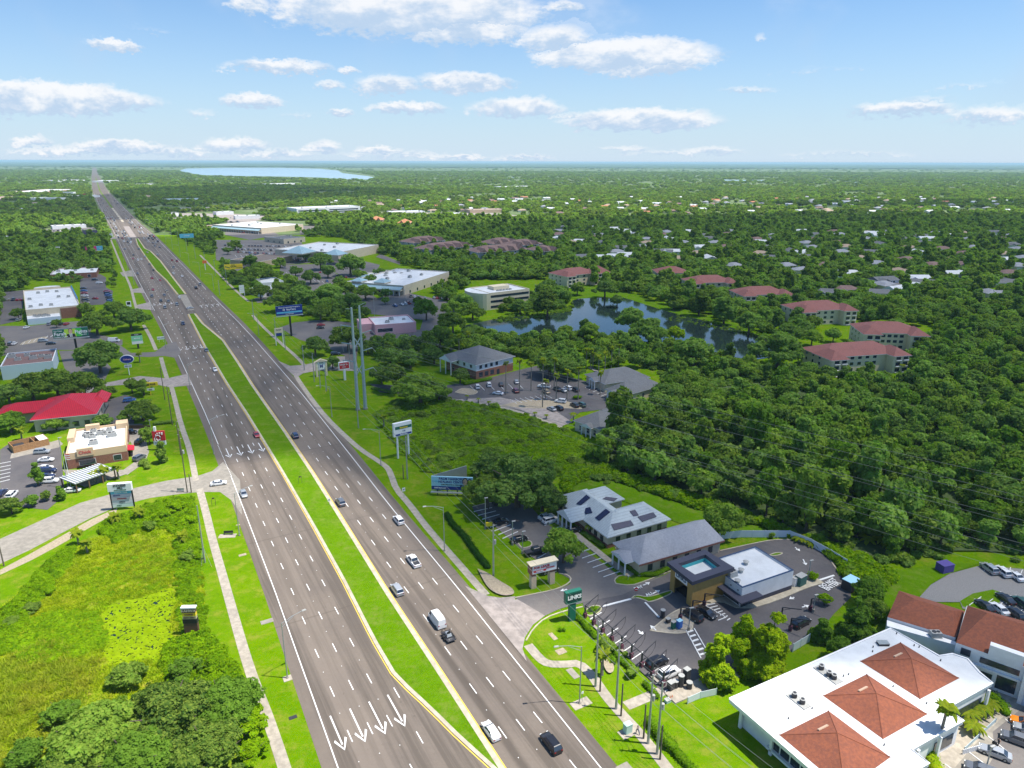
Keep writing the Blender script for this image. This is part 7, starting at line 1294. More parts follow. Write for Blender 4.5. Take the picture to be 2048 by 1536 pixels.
# ------------------------------------------------------------------ street lamps, poles, wires
def lampmesh():
    b = MB(); b.tube([(0, 0, 0), (0, 0, 12.4)], [.14, .08], STEEL, 8); b.cyl((0, 0), .28, 0, .25, CONC, n=8); pole = b.mesh('pole')
    b = MB(); b.tube([(0, 0, 12.3), (2.2, 0, 12.85), (4.3, 0, 13.0)], .05, STEEL, 6); b.tube([(0, 0, 11.5), (2.4, 0, 12.7)], .04, STEEL, 6); arm = b.mesh('arm')
    b = MB(); b.hull8([(4.2, -.17, 12.93), (5.1, -.2, 12.9), (5.1, .2, 12.9), (4.2, .17, 12.93)], [(4.25, -.12, 13.1), (5.0, -.13, 13.07), (5.0, .13, 13.07), (4.25, .12, 13.1)], ACG); return pole, arm, b.mesh('lamp_head')
LP_, LA_, LH_ = lampmesh()
def lamp(x, y, rz, lab, grp='street lamps along the highway', sc=1.0):
    r = thing('street_lamp', lab, 'street lamp', (x, y, 0), rz, grp); r.scale = (sc, sc, sc); link('pole', LP_, r); link('arm', LA_, r); link('lamp_head', LH_, r)
LL = [((575,1356),'nearest left hand street lamp reaching over the highway'),((479,1071),'left street lamp by the silver grey car'),((428,908),'left street lamp by the upper four arrows'),((381,784),'left street lamp above the pale driveway'),((332,696),'left street lamp beside the small white verge sign'),((304,622),'left street lamp beside the gym verge')]
LRt = [((1159,1407),'nearest right hand street lamp with a long shadow on the road'),((889,1102),'right street lamp above the white pickup'),((762,931),'right street lamp left of the two legged tall sign'),((664,834),'right street lamp below the red sign'),((518,671),'right street lamp left of the blue billboard')]
toroad = math.atan2(RN[1], RN[0])
for p, l in LL: lamp(*G(*p), toroad+.25, l)
for p, l in LRt: lamp(*G(*p), toroad+math.pi-.35, l)
od = ['first', 'second', 'third', 'fourth', 'fifth', 'sixth', 'seventh', 'eighth', 'ninth']
for i in range(9):
    s_ = 640+i*75; lamp(*ST(s_, EL(s_)-4.5), toroad, f'distant left street lamp, {od[i]} beyond the gym'); lamp(*ST(s_-55, ER(s_-55)+5), toroad+math.pi, f'distant right street lamp, {od[i]} beyond the blue billboard')
POLES = {}
def pole(px, top, lab, steel=True, arms=True, transformer=False, guy=False, grp='utility poles along the pavement', H=None):
    X, Y = G(*px); H = H or min(((Vector(G(*top, z*.2))-Vector((X, Y))).length, z*.2) for z in range(10, 120))[1]
    r = thing('utility_pole', lab, 'utility pole', (X, Y, 0), YAW_ROAD, grp); m = STEEL if steel else WOODP; b = MB(); b.tube([(0, 0, 0), (0, 0, H)], [.24 if steel else .17, .13 if steel else .12], m, 9); b.obj('pole', r)
    if arms:
        for k, dz in enumerate((.3, 1.6, 2.9)): b = MB(); b.tube([(0, 0, H-dz), (.55 if k != 1 else -.55, 0, H-dz+.1)], .06, ACG, 6); b.obj('insulator', r)
    if transformer: b = MB(); b.cyl((.45, 0), .28, H*.62, H*.62+1.1, ACG); b.obj('transformer', r)
    if guy:
        for s in (-1, 1): b = MB(); b.tube([(0, 0, H*.3), (1.2*s, -3, 0)], .03, STEEL, 4); b.tube([(.96*s, -2.4, .6), (1.2*s, -3, 0)], .06, LYEL, 5); b.obj('guy_wire', r)
    return Vector((X, Y, 0)), H
P1 = pole((1191,1373),(1201,1242),'steel utility pole beside the green palm'); P2_ = pole((1232,1418),(1242,1284),'steel utility pole where the side path meets the pavement'); pole((1200,1383),(1205,1322),'short wooden pole just right of the palm pole',False,False); pole((1242,1432),(1249,1367),'short wooden pole left of the green cabinet path',False,False)
P3 = pole((1296,1487),(1309,1350),'steel utility pole with grey transformer',transformer=True); P4 = pole((1314,1508),(1325,1364),'steel utility pole nearest the bottom edge',transformer=True); pole((1287,1477),(1293,1409),'short wooden pole left of the transformer pole',False,False); pole((1320,1519),(1327,1452),'short wooden pole lowest of all',False,False)
P0 = pole((987,1152),(988,1049),'steel utility pole on the bare earth by the ditch',transformer=True); PA = pole((815,958),(812,874),'utility pole behind the two legged tall sign'); PB = pole((717,856),(714,790),'thin utility pole at the foot of the transmission tower'); pole((807,958),(806,930),'short pole left of the billboard',False,False)
PC_ = pole((641,776),(637,728),'pale utility pole by the stone sign'); PD = pole((629,764),(626,706),'left pale utility pole by the stone sign'); pole((653,782),(649,735),'guyed utility pole right of the stone sign',guy=True); PE = pole((609,741),(607,690),'utility pole on the wide driveway corner'); PF = pole((553,680),(548,634),'utility pole under the blue billboard'); pole((571,700),(567,660),'second utility pole under the blue billboard'); PG = pole((508,640),(505,598),'utility pole where the shaded driveway starts'); pole((440,592),(437,560),'utility pole beyond the first right hand driveway')
for i, s_ in enumerate((600, 660, 720, 790, 860, 940, 1020)): 
    X, Y = ST(s_, ER(s_)+17); pole((0,0),(0,0),f'far right hand utility pole, {od[i]} beyond the yellow billboard',H=14) if False else None
    r = thing('utility_pole', f'far right hand utility pole, {od[i]} along the verge', 'utility pole', (X, Y, 0), 0, 'far utility poles'); b = MB(); b.tube([(0, 0, 0), (0, 0, 14)], [.22, .13], STEEL, 7); b.obj('pole', r); b = MB(); b.box(-1, 1, -.06, .06, 13, 13.2, WOODP); b.obj('cross_arm', r)
pole((375,985),(352,860),'left of two tall dark wooden poles by the side street',False,True,True); pole((383,985),(378,948),'short dark wooden pole by the side street',False,False); pole((410,1125),(398,1010),'guyed green grey pole beside the marsh pavement',True,False,False,True); pole((362,910),(352,842),'wooden pole beside the chicken logo sign',False); pole((345,850),(334,772),'wooden pole beside the yellow sign',False); pole((8,1132),(0,1062),'wooden pole at the left end of the side street',False,False); pole((330,800),(318,735),'thin dark pole on the blue oval sign lawn',False,False)
WIRE = flat('cable', (.22, .23, .21), .6)
def wire(pts, lab, grp, sag=.6, r_=.025):
    b = MB()
    for a, c in zip(pts, pts[1:]):
        P = [Vector(a).lerp(Vector(c), t/10)-Vector((0, 0, 4*sag*(t/10)*(1-t/10))) for t in range(11)]; b.tube([tuple(p) for p in P], r_, WIRE, 4, False)
    o = b.obj('cable'); tag(o, lab, 'cable', grp)
line_p = [PG, PF, PE, PD, PB, PA, P0, P1, P2_, P3, P4]; ext = Vector((*ST(40, ER(60)+14), 0))
for k, (dx_, dz_) in enumerate([(.55, .2), (-.55, 1.5), (.55, 2.8), (-.3, 4.6), (.3, 5.4)]):
    pts = [(p.x+RN[0]*dx_, p.y+RN[1]*dx_, H-dz_) for p, H in line_p]+[(ext.x+dx_, ext.y, 14-dz_)]
    wire(pts, f'{["top","second","third","fourth","lowest"][k]} overhead cable strung along the right hand poles', 'overhead cables along the highway', .5)
# twin pole transmission tower
TG = flat('painted steel', (.34, .42, .42), .5, var=.15, scale=1)
tA, tB = Vector(G(716,820)), Vector(G(731,818)); HT = 41.5
tw = thing('transmission_tower', 'twin pole steel transmission tower with cross braces and arms', 'transmission tower', (tA.x, tA.y, 0)); dB = tB-tA
b = MB(); b.tube([(0, 0, 0), (0, 0, HT)], [.72, .38], TG, 14); b.obj('pole', tw); b = MB(); b.tube([(dB.x, dB.y, 0), (dB.x, dB.y, HT+.5)], [.72, .38], TG, 14); b.tube([(dB.x, dB.y, HT+.5), (dB.x+2.2, dB.y, HT+1.6)], .12, TG, 6); b.obj('pole', tw)
for z0_, z1_ in ((14, 19), (19, 14), (25, 30), (30, 25)): b = MB(); b.tube([(0, 0, z0_), (dB.x, dB.y, z1_)], .24, TG, 6); b.obj('brace', tw)
TA = []
for z in (20, 27, 34): 
    b = MB(); b.tube([(0, 0, z), (-4.8, .6, z+.5)], .22, TG, 6); b.tube([(-4.8, .6, z+.5), (-4.2, .6, z-3.2)], .06, ACG, 5); b.obj('arm', tw); TA.append(Vector((tA.x-4.8, tA.y+.6, z-2)))
for z in (16, 24, 31): 
    b = MB(); b.tube([(dB.x, dB.y, z), (dB.x+4.2, dB.y-.5, z+1.5)], .22, TG, 6); b.tube([(dB.x+4.2, dB.y-.5, z+1.5), (dB.x+5.6, dB.y-1, z)], .08, ACG, 5); b.obj('arm', tw); TA.append(Vector((tB.x+5.6, tB.y-1, z)))
b = MB(); b.tube([(0, 0, HT-.5), (-2.2, 0, HT-.5)], .1, TG, 6); b.obj('arm', tw)
for c in (Vector((0, 0)), dB): b = MB(); b.cyl((c.x, c.y), 1.0, 0, .5, CONC, n=12); b.obj('footing', tw)
# its conductors run out over the wood to the right; the far ends hang on the line's next mast outside the picture
dirv = (Vector((190, 62))-Vector((tB.x, tB.y))).normalized()
for i, (yr, z0_, off) in enumerate([(945,31,0),(978,31,3),(989,27,-2),(1025,24,0),(1036,24,3),(1072,20,-2),(1088,16,0),(1107,16,3),(1133,14,-2)]):
    rx, ry, rz_ = ray(2048, yr); nrm = Vector((-dirv.y, dirv.x)); base_ = Vector((tB.x+4, tB.y))+nrm*off
    # vertical plane of this wire: where the photo's sight line crosses it
    den = rx*nrm.x+ry*nrm.y; t = (base_.dot(nrm))/den; E_ = Vector((rx*t, ry*t, CAMH+rz_*t)); A_ = Vector((base_.x, base_.y, z0_+2)); d_ = (E_-A_); E2 = A_+d_*1.5
    wire([tuple(A_), tuple(E2)], f'high conductor number {["one","two","three","four","five","six","seven","eight","nine"][i]} from the top crossing the dark wood', 'high conductors over the wood', 2.0, .03)
# ------------------------------------------------------------------ signs
RED = flat('sign red', (.55, .02, .03), .5); NAVY = flat('sign navy', (.01, .03, .22), .4); GRN = flat('sign green', (.01, .12, .08), .5); YEL = flat('sign yellow', (.75, .55, .02), .5); CYA = flat('sign cyan', (.12, .45, .62), .5); SKYB = flat('sign pale blue', (.35, .62, .75), .5); LGRN = flat('sign light green', (.25, .60, .35), .5); BLK = flat('sign black', (.015, .015, .02), .5); SKIN = flat('printed skin', (.62, .40, .28), .6); MAG = flat('sign magenta', (.60, .04, .18), .5); ORNG = flat('sign orange', (.80, .42, .02), .5); BRN = flat('sign brown', (.12, .06, .04), .6); LIMEY = flat('sign lime', (.45, .65, .05), .5)
class Sign:
    def __init__(s, name, lab, cat, px, yaw=YAW_ROAD, z=None, grp=None): p = G(*px); s.r = thing(name, lab, cat, (p[0], p[1], 0), yaw, grp)
    def post(s, x, w_, z0_, z1_, m, rnd=False, nm='post', y=0, d=None):
        b = MB(); d = d or w_
        if rnd: b.tube([(x, y, z0_), (x, y, z1_)], w_/2, m, 10)
        else: b.box(x-w_/2, x+w_/2, y-d/2, y+d/2, z0_, z1_, m)
        b.obj(nm, s.r); return s
    def panel(s, x0, x1, z0_, z1_, y0, y1, m, nm='panel'): b = MB(); b.box(x0, x1, y0, y1, z0_, z1_, m); s.last = b.obj(nm, s.r); return s
    def t(s, st, x, z, size, m, y, bold=.02, sx=1.0): text(st, size, m, s.r, x, y-.03, z, bold=bold, sx=sx); return s
def person_print(S_, x, z0_, h, y, hair, suit, tie=None):   # printed portrait: shoulders, shirt, head, hair
    b = MB(); w_ = h*.5
    b.faces([(x-w_*.9, y, z0_), (x+w_*.9, y, z0_), (x+w_*.75, y, z0_+h*.38), (x-w_*.75, y, z0_+h*.38)], [(0, 1, 2, 3)], suit)
    b.faces([(x-w_*.2, y-.01, z0_+h*.02), (x+w_*.2, y-.01, z0_+h*.02), (x+w_*.3, y-.01, z0_+h*.42), (x-w_*.3, y-.01, z0_+h*.42)], [(0, 1, 2, 3)], WHM if tie else suit)
    for (cz, rx_, rz2, m, yy2) in ((.72, .42, .32, hair, -.012), (.66, .34, .29, SKIN, -.02)): b.poly([(x+w_*rx_*math.cos(a*math.pi/8), y+yy2, z0_+h*(cz+rz2*math.sin(a*math.pi/8))) for a in range(16)], m)
    if tie: b.faces([(x-w_*.05, y-.02, z0_), (x+w_*.05, y-.02, z0_), (x+w_*.07, y-.02, z0_+h*.34), (x-w_*.07, y-.02, z0_+h*.34)], [(0, 1, 2, 3)], tie)
    b.obj('printed_portrait', S_.r)
# green campaign billboard
g = Sign('billboard', 'green billboard on a black column showing a man between two words', 'billboard', (152,722)); W2 = 7.4
g.post(1.2, 1.0, 0, 11.6, BLK, True, 'column'); g.panel(-W2, W2, 12.3, 16.4, -.35, .35, GRN, 'panel'); g.panel(-2.6, 2.2, 12.32, 16.38, -.38, -.351, LIMEY, 'lime_glow'); g.panel(2.2, 4.6, 12.32, 16.38, -.38, -.351, flat('leaf green', (.05, .45, .06)), 'green_print')
g.t('Farah', -4.5, 14.2, 2.3, WHM, -.38, .05).t('Fights', 4.4, 14.6, 2.3, WHM, -.38, .05).t('Our Coast', -5.2, 15.7, .8, WHM, -.38).t('Accidents & Injuries', -4.2, 12.75, .7, WHM, -.38).t('Law firm', 5.4, 13.1, .7, WHM, -.38)
person_print(g, 0, 12.3, 4.3, -.42, flat('print hair', (.16, .09, .05)), BLK, BLK); g.panel(-W2-.2, W2+.2, 11.6, 11.75, -1.5, .6, STEEL, 'catwalk'); g.panel(-W2, W2, 12.3, 16.4, 1.6, 1.9, STEEL, 'back_panel')
g = Sign('billboard', 'dark blue hospital billboard with pale blue stripe on a black column', 'billboard', (583,672)); g.post(0, 1.1, 0, 12, BLK, True, 'column'); g.panel(-7.3, 7.3, 12.4, 17.6, -.35, .35, NAVY); g.panel(-7, 7, 13.4, 14.3, -.4, -.351, CYA, 'stripe'); g.t('Mease Countryside Hospital is', 0, 16.7, .95, WHM, -.38).t('BayCare', 1.0, 15.4, 1.5, WHM, -.38, .03).t('Your local hospital', 0, 12.95, .6, WHM, -.38)
b = MB()
for a in range(4): b.tube([(-3.0+.55*math.cos(a*1.57), -.42, 15.4+.55*math.sin(a*1.57)), (-3.0+.55*math.cos(a*1.57+.9), -.42, 15.4+.55*math.sin(a*1.57+.9))], .2, WHM, 6)
b.obj('emblem', g.r); g.panel(-7.4, 7.4, 11.8, 11.95, -1.4, .6, STEEL, 'catwalk')
g = Sign('billboard', 'yellow gun show billboard in front of the tan store', 'billboard', (470,560)); g.post(0, .9, 0, 9, BLK, True, 'column'); g.panel(-7.2, 7.2, 9, 13.2, -.3, .3, YEL); g.t('GUN', -.2, 11.2, 2.0, BLK, -.32, .05).t('SHOW', 4.6, 11.4, 1.6, ORNG, -.32, .05).t('FLORIDA', -.2, 12.6, .7, BLK, -.32).t('THIS WEEKEND', 4.4, 10, .7, BLK, -.32)
b = MB(); b.hull8([(-6.6, -.34, 11.9), (-3, -.34, 10.6), (-2.9, -.34, 10.0), (-6.6, -.34, 11.2)], [(-6.6, -.36, 11.9), (-3, -.36, 10.6), (-2.9, -.36, 10.0), (-6.6, -.36, 11.2)], GRN); b.obj('printed_rifle', g.r)
g = Sign('billboard', 'pink and turquoise billboard left of the highway', 'billboard', (192,520)); g.post(0, .9, 0, 9, BLK, True, 'column'); g.panel(-7.5, 2.2, 9.4, 13.6, -.3, .3, MAG); g.panel(2.2, 7.5, 9.4, 13.6, -.301, .301, CYA, 'turquoise_panel'); g.t('Retreat', -2.8, 11.4, 1.7, WHM, -.32, .04).t('Call', 5, 11.4, 1.3, WHM, -.33); g.panel(-7.6, 7.6, 9.1, 9.39, -.32, .32, WHM, 'bottom_frame')
g = Sign('billboard', 'turquoise billboard beyond the far junction', 'billboard', (376,492)); g.post(0, .9, 0, 9, BLK, True, 'column'); g.panel(-7.5, 7.5, 9.4, 14, -.3, .3, CYA); g.t('Storage', 0, 12, 2, WHM, -.32)
g = Sign('billboard', 'dark framed billboard turned away, above the pink one', 'billboard', (183,480)); g.post(0, .9, 0, 7, BLK, True, 'column'); g.panel(-8, 8, 7, 12, -.3, .3, flat('dark purple print', (.10, .08, .16)))
# healing centre V billboard near the ground
g = Sign('billboard', 'low billboard with two smiling people beside the huge oak', 'billboard', (905,990), -.08)
for x in (-4.5, -1.5, 1.5, 4.5): g.post(x, .3, 0, 2.0, DARK)
g.panel(-6.2, 6.2, 1.7, 6.0, -.25, .1, SKYB); g.panel(-6.2, 6.2, 1.72, 2.9, -.28, -.251, NAVY, 'dark_band'); g.panel(-6.4, 6.4, .9, 1.1, -1.0, .2, STEEL, 'catwalk')
g.t("PALM HARBOR'S", -.1, 5.3, 1.05, NAVY, -.27, .03).t('HEALING CENTER', -.1, 4.3, .98, NAVY, -.27, .03).t('CHIROPRACTIC & WELLNESS', -.1, 3.4, .5, BLK, -.27).t('CHIRO', -4.8, 4.4, .8, CYA, -.27).t('OPEN MON SAT', -3.6, 2.3, .5, WHM, -.29)
person_print(g, 3.9, 1.75, 4.0, -.30, BLK, NAVY); person_print(g, 5.3, 1.75, 3.7, -.32, BLK, BLK)
b = MB(); b.hull8([(-6.2, .2, 1.7), (-6.0, .2, 1.7), (3.2, 8.2, 1.7), (3.0, 8.3, 1.7)], [(-6.2, .2, 6), (-6.0, .2, 6), (3.2, 8.2, 6), (3.0, 8.3, 6)], STEEL); b.obj('back_panel', g.r)
# two legged white plaza sign
g = Sign('plaza_sign', 'white two legged tenant sign standing tall in the field', 'sign', (807,914), YAW_ROAD+.1); g.post(-2.0, .65, 0, 9, WHM, True, 'leg'); g.post(2.0, .65, 0, 9, WHM, True, 'leg'); g.panel(-3.3, 3.3, 8.0, 12.6, -.5, .5, WHM); g.panel(-2.8, 3.2, 10.4, 11.4, -.53, -.501, GRN, 'green_stripe'); g.panel(-2.7, 3.1, 8.2, 8.8, -.53, -.501, NAVY, 'navy_stripe'); g.t('Regency', .3, 10.85, .85, YEL, -.55, .03).t('118', .3, 9.6, .7, NAVY, -.52).t('Medical Plaza', .2, 8.5, .5, WHM, -.55)
g = Sign('pylon_sign', 'red sign with pale frame on a white post', 'sign', (690,760), .0+YAW_ROAD); g.post(0, .9, 0, 5.2, WHM); g.panel(-2.5, 2.5, 5.2, 8.6, -.4, .4, WHM); g.panel(-2.2, 2.2, 5.5, 8.3, -.43, -.401, RED, 'red_face'); g.t('Walk In', -.2, 7.4, 1.1, WHM, -.45).t('Clinic', -.2, 6.3, .8, flat('pale pink', (.8, .5, .5)), -.45)
g = Sign('monument_sign', 'cream stone gate shaped sign with small gable', 'sign', (644,752)); g.panel(-2.6, -1.8, 0, 7, -.5, .5, CREAM, 'pillar'); g.panel(1.8, 2.6, 0, 7, -.5, .5, CREAM, 'pillar'); g.panel(-1.8, 1.8, 3.2, 7, -.3, .3, WHM); b = MB(); b.faces([(-3, -.7, 7), (3, -.7, 7), (3, .7, 7), (-3, .7, 7), (0, -.7, 8.3), (0, .7, 8.3)], [(0, 1, 4), (2, 3, 5), (1, 2, 5, 4), (3, 0, 4, 5)], BEIGE); b.obj('cap', g.r); g.t('M', 0, 4.8, 2.0, NAVY, -.33, .05).t('Dental', 0, 6.4, .7, BLK, -.33)
g = Sign('pylon_sign', 'green box sign with white italic letters and arrow', 'sign', (1144,1240), .12+YAW_ROAD*.55); g.post(-.1, 1.5, 0, 4.2, GRN, nm='base', d=.8); g.panel(-1.9, 1.9, 4.7, 7.4, -.55, .55, GRN); g.panel(-1.45, 1.7, 5.0, 7.1, -.58, -.551, flat('sign dark green', (.006, .05, .04)), 'face'); g.t('LINKS', .12, 6.05, 1.25, WHM, -.6, .05); g.panel(-1.4, 1.2, 4.3, 4.62, -.3, .3, WHM, 'arrow_bar'); b = MB(); b.faces([(1.2, -.31, 4.1), (1.9, -.31, 4.46), (1.2, -.31, 4.85), (1.2, .3, 4.1), (1.9, .3, 4.46), (1.2, .3, 4.85)], [(0, 1, 2), (5, 4, 3), (0, 3, 4, 1), (1, 4, 5, 2)], WHM); b.obj('arrow_head', g.r)
# lease sign
g = Sign('monument_sign', 'wide tan roofed sign on two tan pillars with red and white lease banner', 'sign', (1084,1170), YAW_ROAD*.8); TANS = flat('tan pillar', (.58, .44, .30)); 
for x in (-2.4, 2.4): g.post(x, 1.25, 0, 3.3, TANS, nm='pillar', d=1.3); g.post(x, 1.1, 3.3, 4.0, BRICK, nm='pillar_cap', d=1.1)
g.panel(-3.4, 3.4, 3.9, 6.3, -.8, .8, BRICK, 'cabinet'); g.panel(-2.9, 3.3, 4.0, 6.2, -.84, -.801, WHM, 'face'); g.panel(-3.6, 3.6, 6.3, 6.5, -1.2, 1.0, CREAM, 'cap'); g.panel(-2.7, .6, 4.3, 4.8, -.87, -.841, RED, 'red_strip'); g.t('FOR LEASE', -.6, 5.5, .85, RED, -.86, .03).t('SOLUTIONS', 1.6, 4.9, .4, RED, -.86).t('AVAILABLE', -1.1, 4.55, .38, WHM, -.89)
# coffee sign
g = Sign('monument_sign', 'brown and yellow coffee house sign rising from the marsh shrubs', 'sign', (386,1272), .05); g.panel(-1.4, 1.4, 0, 3.4, -.4, .4, BRN, 'base'); g.panel(-1.45, 1.45, 3.4, 4.4, -.45, .45, BLK, 'base_band'); g.panel(-1.35, 1.35, 4.4, 5.1, -.4, .4, flat('sign khaki', (.45, .42, .22)), 'panel'); g.panel(-1.35, 1.35, 5.1, 5.9, -.4, .4, YEL, 'panel'); g.panel(-1.35, 1.35, 5.9, 6.9, -.4, .4, BRN, 'panel'); g.panel(-1.5, 1.5, 6.9, 7.2, -.5, .5, WHM, 'cap'); g.t('KAHWA', 0, 6.4, .78, flat('cream letters', (.7, .6, .45)), -.42, .02).t('COFFEE', 0, 5.5, .5, BRN, -.42).t('NOW OPEN', 0, 4.75, .4, BRN, -.42); g.panel(-.3, 1.3, 0, .8, -.9, -.41, CONC, 'plinth')
# tenant sign
g = Sign('tenant_sign', 'tall white multi tenant sign with black posts on the marsh bank', 'sign', (248,1019), .18); g.post(-2.9, .3, 0, 7.2, BLK); g.post(2.9, .3, 0, 8.2, BLK); g.panel(-3.1, 3.1, 6.0, 8.3, -.6, .6, WHM, 'cabinet'); 
for z0_, z1_, m in ((5.0, 5.9, CYA), (4.0, 4.95, flat('sign lilac', (.55, .50, .58))), (3.0, 3.95, flat('sign pale pink', (.68, .58, .58))), (2.0, 2.95, flat('sign pale grey', (.58, .60, .62))), (.9, 1.9, flat('sign pale green', (.55, .66, .62)))): g.panel(-2.7, 2.7, z0_, z1_, -.15, .15, m, 'tenant_panel')
g.t('FITNESS', .1, 7.7, .95, BLK, -.62, .03).t('MILL', .1, 7.0, .7, BLK, -.62, .03).t('SHOPS & SERVICES', .1, 6.4, .38, GRN, -.62).t('DENTAL CARE', 0, 5.4, .5, WHM, -.17).t('BEAUTY', -1.2, 4.5, .5, NAVY, -.17).t('INSURANCE', 0, 3.5, .45, RED, -.17).t('REALTY', 0, 2.5, .45, BLK, -.17).t('NAILS', -1, 1.4, .45, GRN, -.17)
# red logo sign
g = Sign('logo_sign', 'square red sign with white looped chicken mark above a white letter board', 'sign', (322,900), .12); g.post(-.9, .35, 0, 2.2, WHM); g.post(.9, .35, 0, 2.2, WHM); g.panel(-2.0, 2.0, 3.6, 7.0, -.35, .35, RED); g.panel(-1.9, 2.0, 2.0, 3.5, -.3, .3, WHM, 'letter_board'); g.post(-1.0, .7, 7.0, 8.6, WHM, nm='stub')
b = MB(); pts = [(.25*0-1.3, 3.4), (-1.35, 4.4), (-.8, 5.4), (.1, 5.6), (.6, 5.0), (.4, 4.0), (-.3, 3.75), (-.75, 4.1), (-.6, 4.6)]; b.tube([(x, -.42, z) for x, z in pts], .15, WHM, 6)
for x, z, s in ((-.85, 5.75, .16), (-.3, 6.2, .24), (.45, 6.3, .28), (1.2, 6.2, .36)): b.tube([(x-.05, -.42, z-s), (x+.06, -.42, z+s)], s*.75, WHM, 8)
b.obj('emblem', g.r); g.t('NOW HIRING', .1, 2.75, .5, NAVY, -.32)
# blue oval sign
g = Sign('oval_sign', 'dark blue oval sign with white rim on a white post', 'sign', (259,750), .3); g.post(0, .4, 0, 5.8, WHM, True); b = MB(); E3 = lambda rx_, rz2, y0_, y1_, m: (b.poly([(rx_*math.cos(a*math.pi/14), y0_, 7.6+rz2*math.sin(a*math.pi/14)) for a in range(28)], m), b.poly([(rx_*math.cos(a*math.pi/14), y1_, 7.6+rz2*math.sin(a*math.pi/14)) for a in range(28)][::-1], m), [b.poly([(rx_*math.cos(a*math.pi/14), y0_, 7.6+rz2*math.sin(a*math.pi/14)), (rx_*math.cos(a*math.pi/14), y1_, 7.6+rz2*math.sin(a*math.pi/14)), (rx_*math.cos((a+1)*math.pi/14), y1_, 7.6+rz2*math.sin((a+1)*math.pi/14)), (rx_*math.cos((a+1)*math.pi/14), y0_, 7.6+rz2*math.sin((a+1)*math.pi/14))], m) for a in range(28)])
E3(2.9, 2.0, -.3, .3, WHM); b.obj('rim', g.r); b = MB(); E3(2.65, 1.78, -.34, .34, NAVY); b.obj('face', g.r); g.t('Culinary', .1, 7.6, .95, flat('pale red letters', (.75, .4, .42)), -.36, .03); g.panel(-1.5, 1.5, 3.6, 5.0, -.15, .15, WHM, 'letter_board'); g.t('OPEN LATE', 0, 4.3, .5, BLK, -.17)
g = Sign('shop_sign', 'yellow rectangular sign with black letters by the pale driveway', 'sign', (302,790), YAW_ROAD*.7); g.post(0, .3, 0, 3.8, YEL); g.panel(-3.4, 3.2, 3.8, 5.6, -.25, .25, YEL); g.t('TIRES PLUS', 0, 4.7, .95, BLK, -.27, .04); g.panel(-1.2, 1.6, 2.0, 3.0, -.2, .2, WHM, 'letter_board'); g.t('SALE', .2, 2.5, .6, BLK, -.22)
g = Sign('tenant_sign', 'green and white tenant sign with dark curved top on the left verge', 'sign', (277,697), YAW_ROAD); g.post(0, .9, 0, 2.6, BLK); g.panel(-2.6, 2.6, 2.6, 4.0, -.3, .3, WHM, 'panel'); g.panel(-2.6, 2.6, 4.2, 6.9, -.3, .3, LGRN, 'panel'); g.panel(-2.5, 2.5, 7.1, 8.0, -.3, .3, BLK, 'curved_top'); g.t('PLAZA', 0, 7.5, .6, WHM, -.32).t('Market', 0, 5.6, 1.0, WHM, -.32)
g = Sign('banner_sign', 'small white banner on two stakes on the left verge', 'sign', (323,684), YAW_ROAD); g.post(-1, .1, 0, 1.6, WHM); g.post(1, .1, 0, 1.6, WHM); g.panel(-1.9, 1.9, 1.5, 3.1, -.06, .06, WHM); g.t('NOW LEASING', 0, 2.3, .5, GRN, -.08)
g = Sign('shop_sign', 'small white and black sign by the gym verge', 'sign', (259,618), YAW_ROAD); g.post(0, .5, 0, 1.6, WHM); g.panel(-1.5, 1.5, 1.5, 5.2, -.3, .3, WHM); g.panel(-1, 1, 3.0, 4.8, -.33, -.301, BLK, 'face')
g = Sign('shop_sign', 'small orange red sign near the yellow billboard', 'sign', (411,540), YAW_ROAD); g.post(0, .5, 0, 6, WHM); g.panel(-1.8, 1.8, 6, 8.6, -.3, .3, flat('orange red', (.7, .15, .03)))
g = Sign('tenant_sign', 'white two post tenant sign before the small bank', 'sign', (485,592), YAW_ROAD); g.post(-1.6, .3, 0, 8, WHM); g.post(1.6, .3, 0, 8, WHM); 
for k in range(4): g.panel(-1.5, 1.5, 2.2+k*1.5, 3.5+k*1.5, -.15, .15, WHM, 'tenant_panel')
g = Sign('tenant_sign', 'pale two post tenant sign left of the wide driveway', 'sign', (560,690), YAW_ROAD); g.post(-1.9, .35, 0, 9.4, WHM); g.post(1.9, .35, 0, 9.4, WHM); g.panel(-2.2, 2.2, 6.8, 9.4, -.25, .25, CREAM); g.t('PLAZA', 0, 8.4, .9, BLK, -.27); g.panel(-1.4, 1.4, 5.2, 6.6, -.2, .2, NAVY, 'lower_panel')
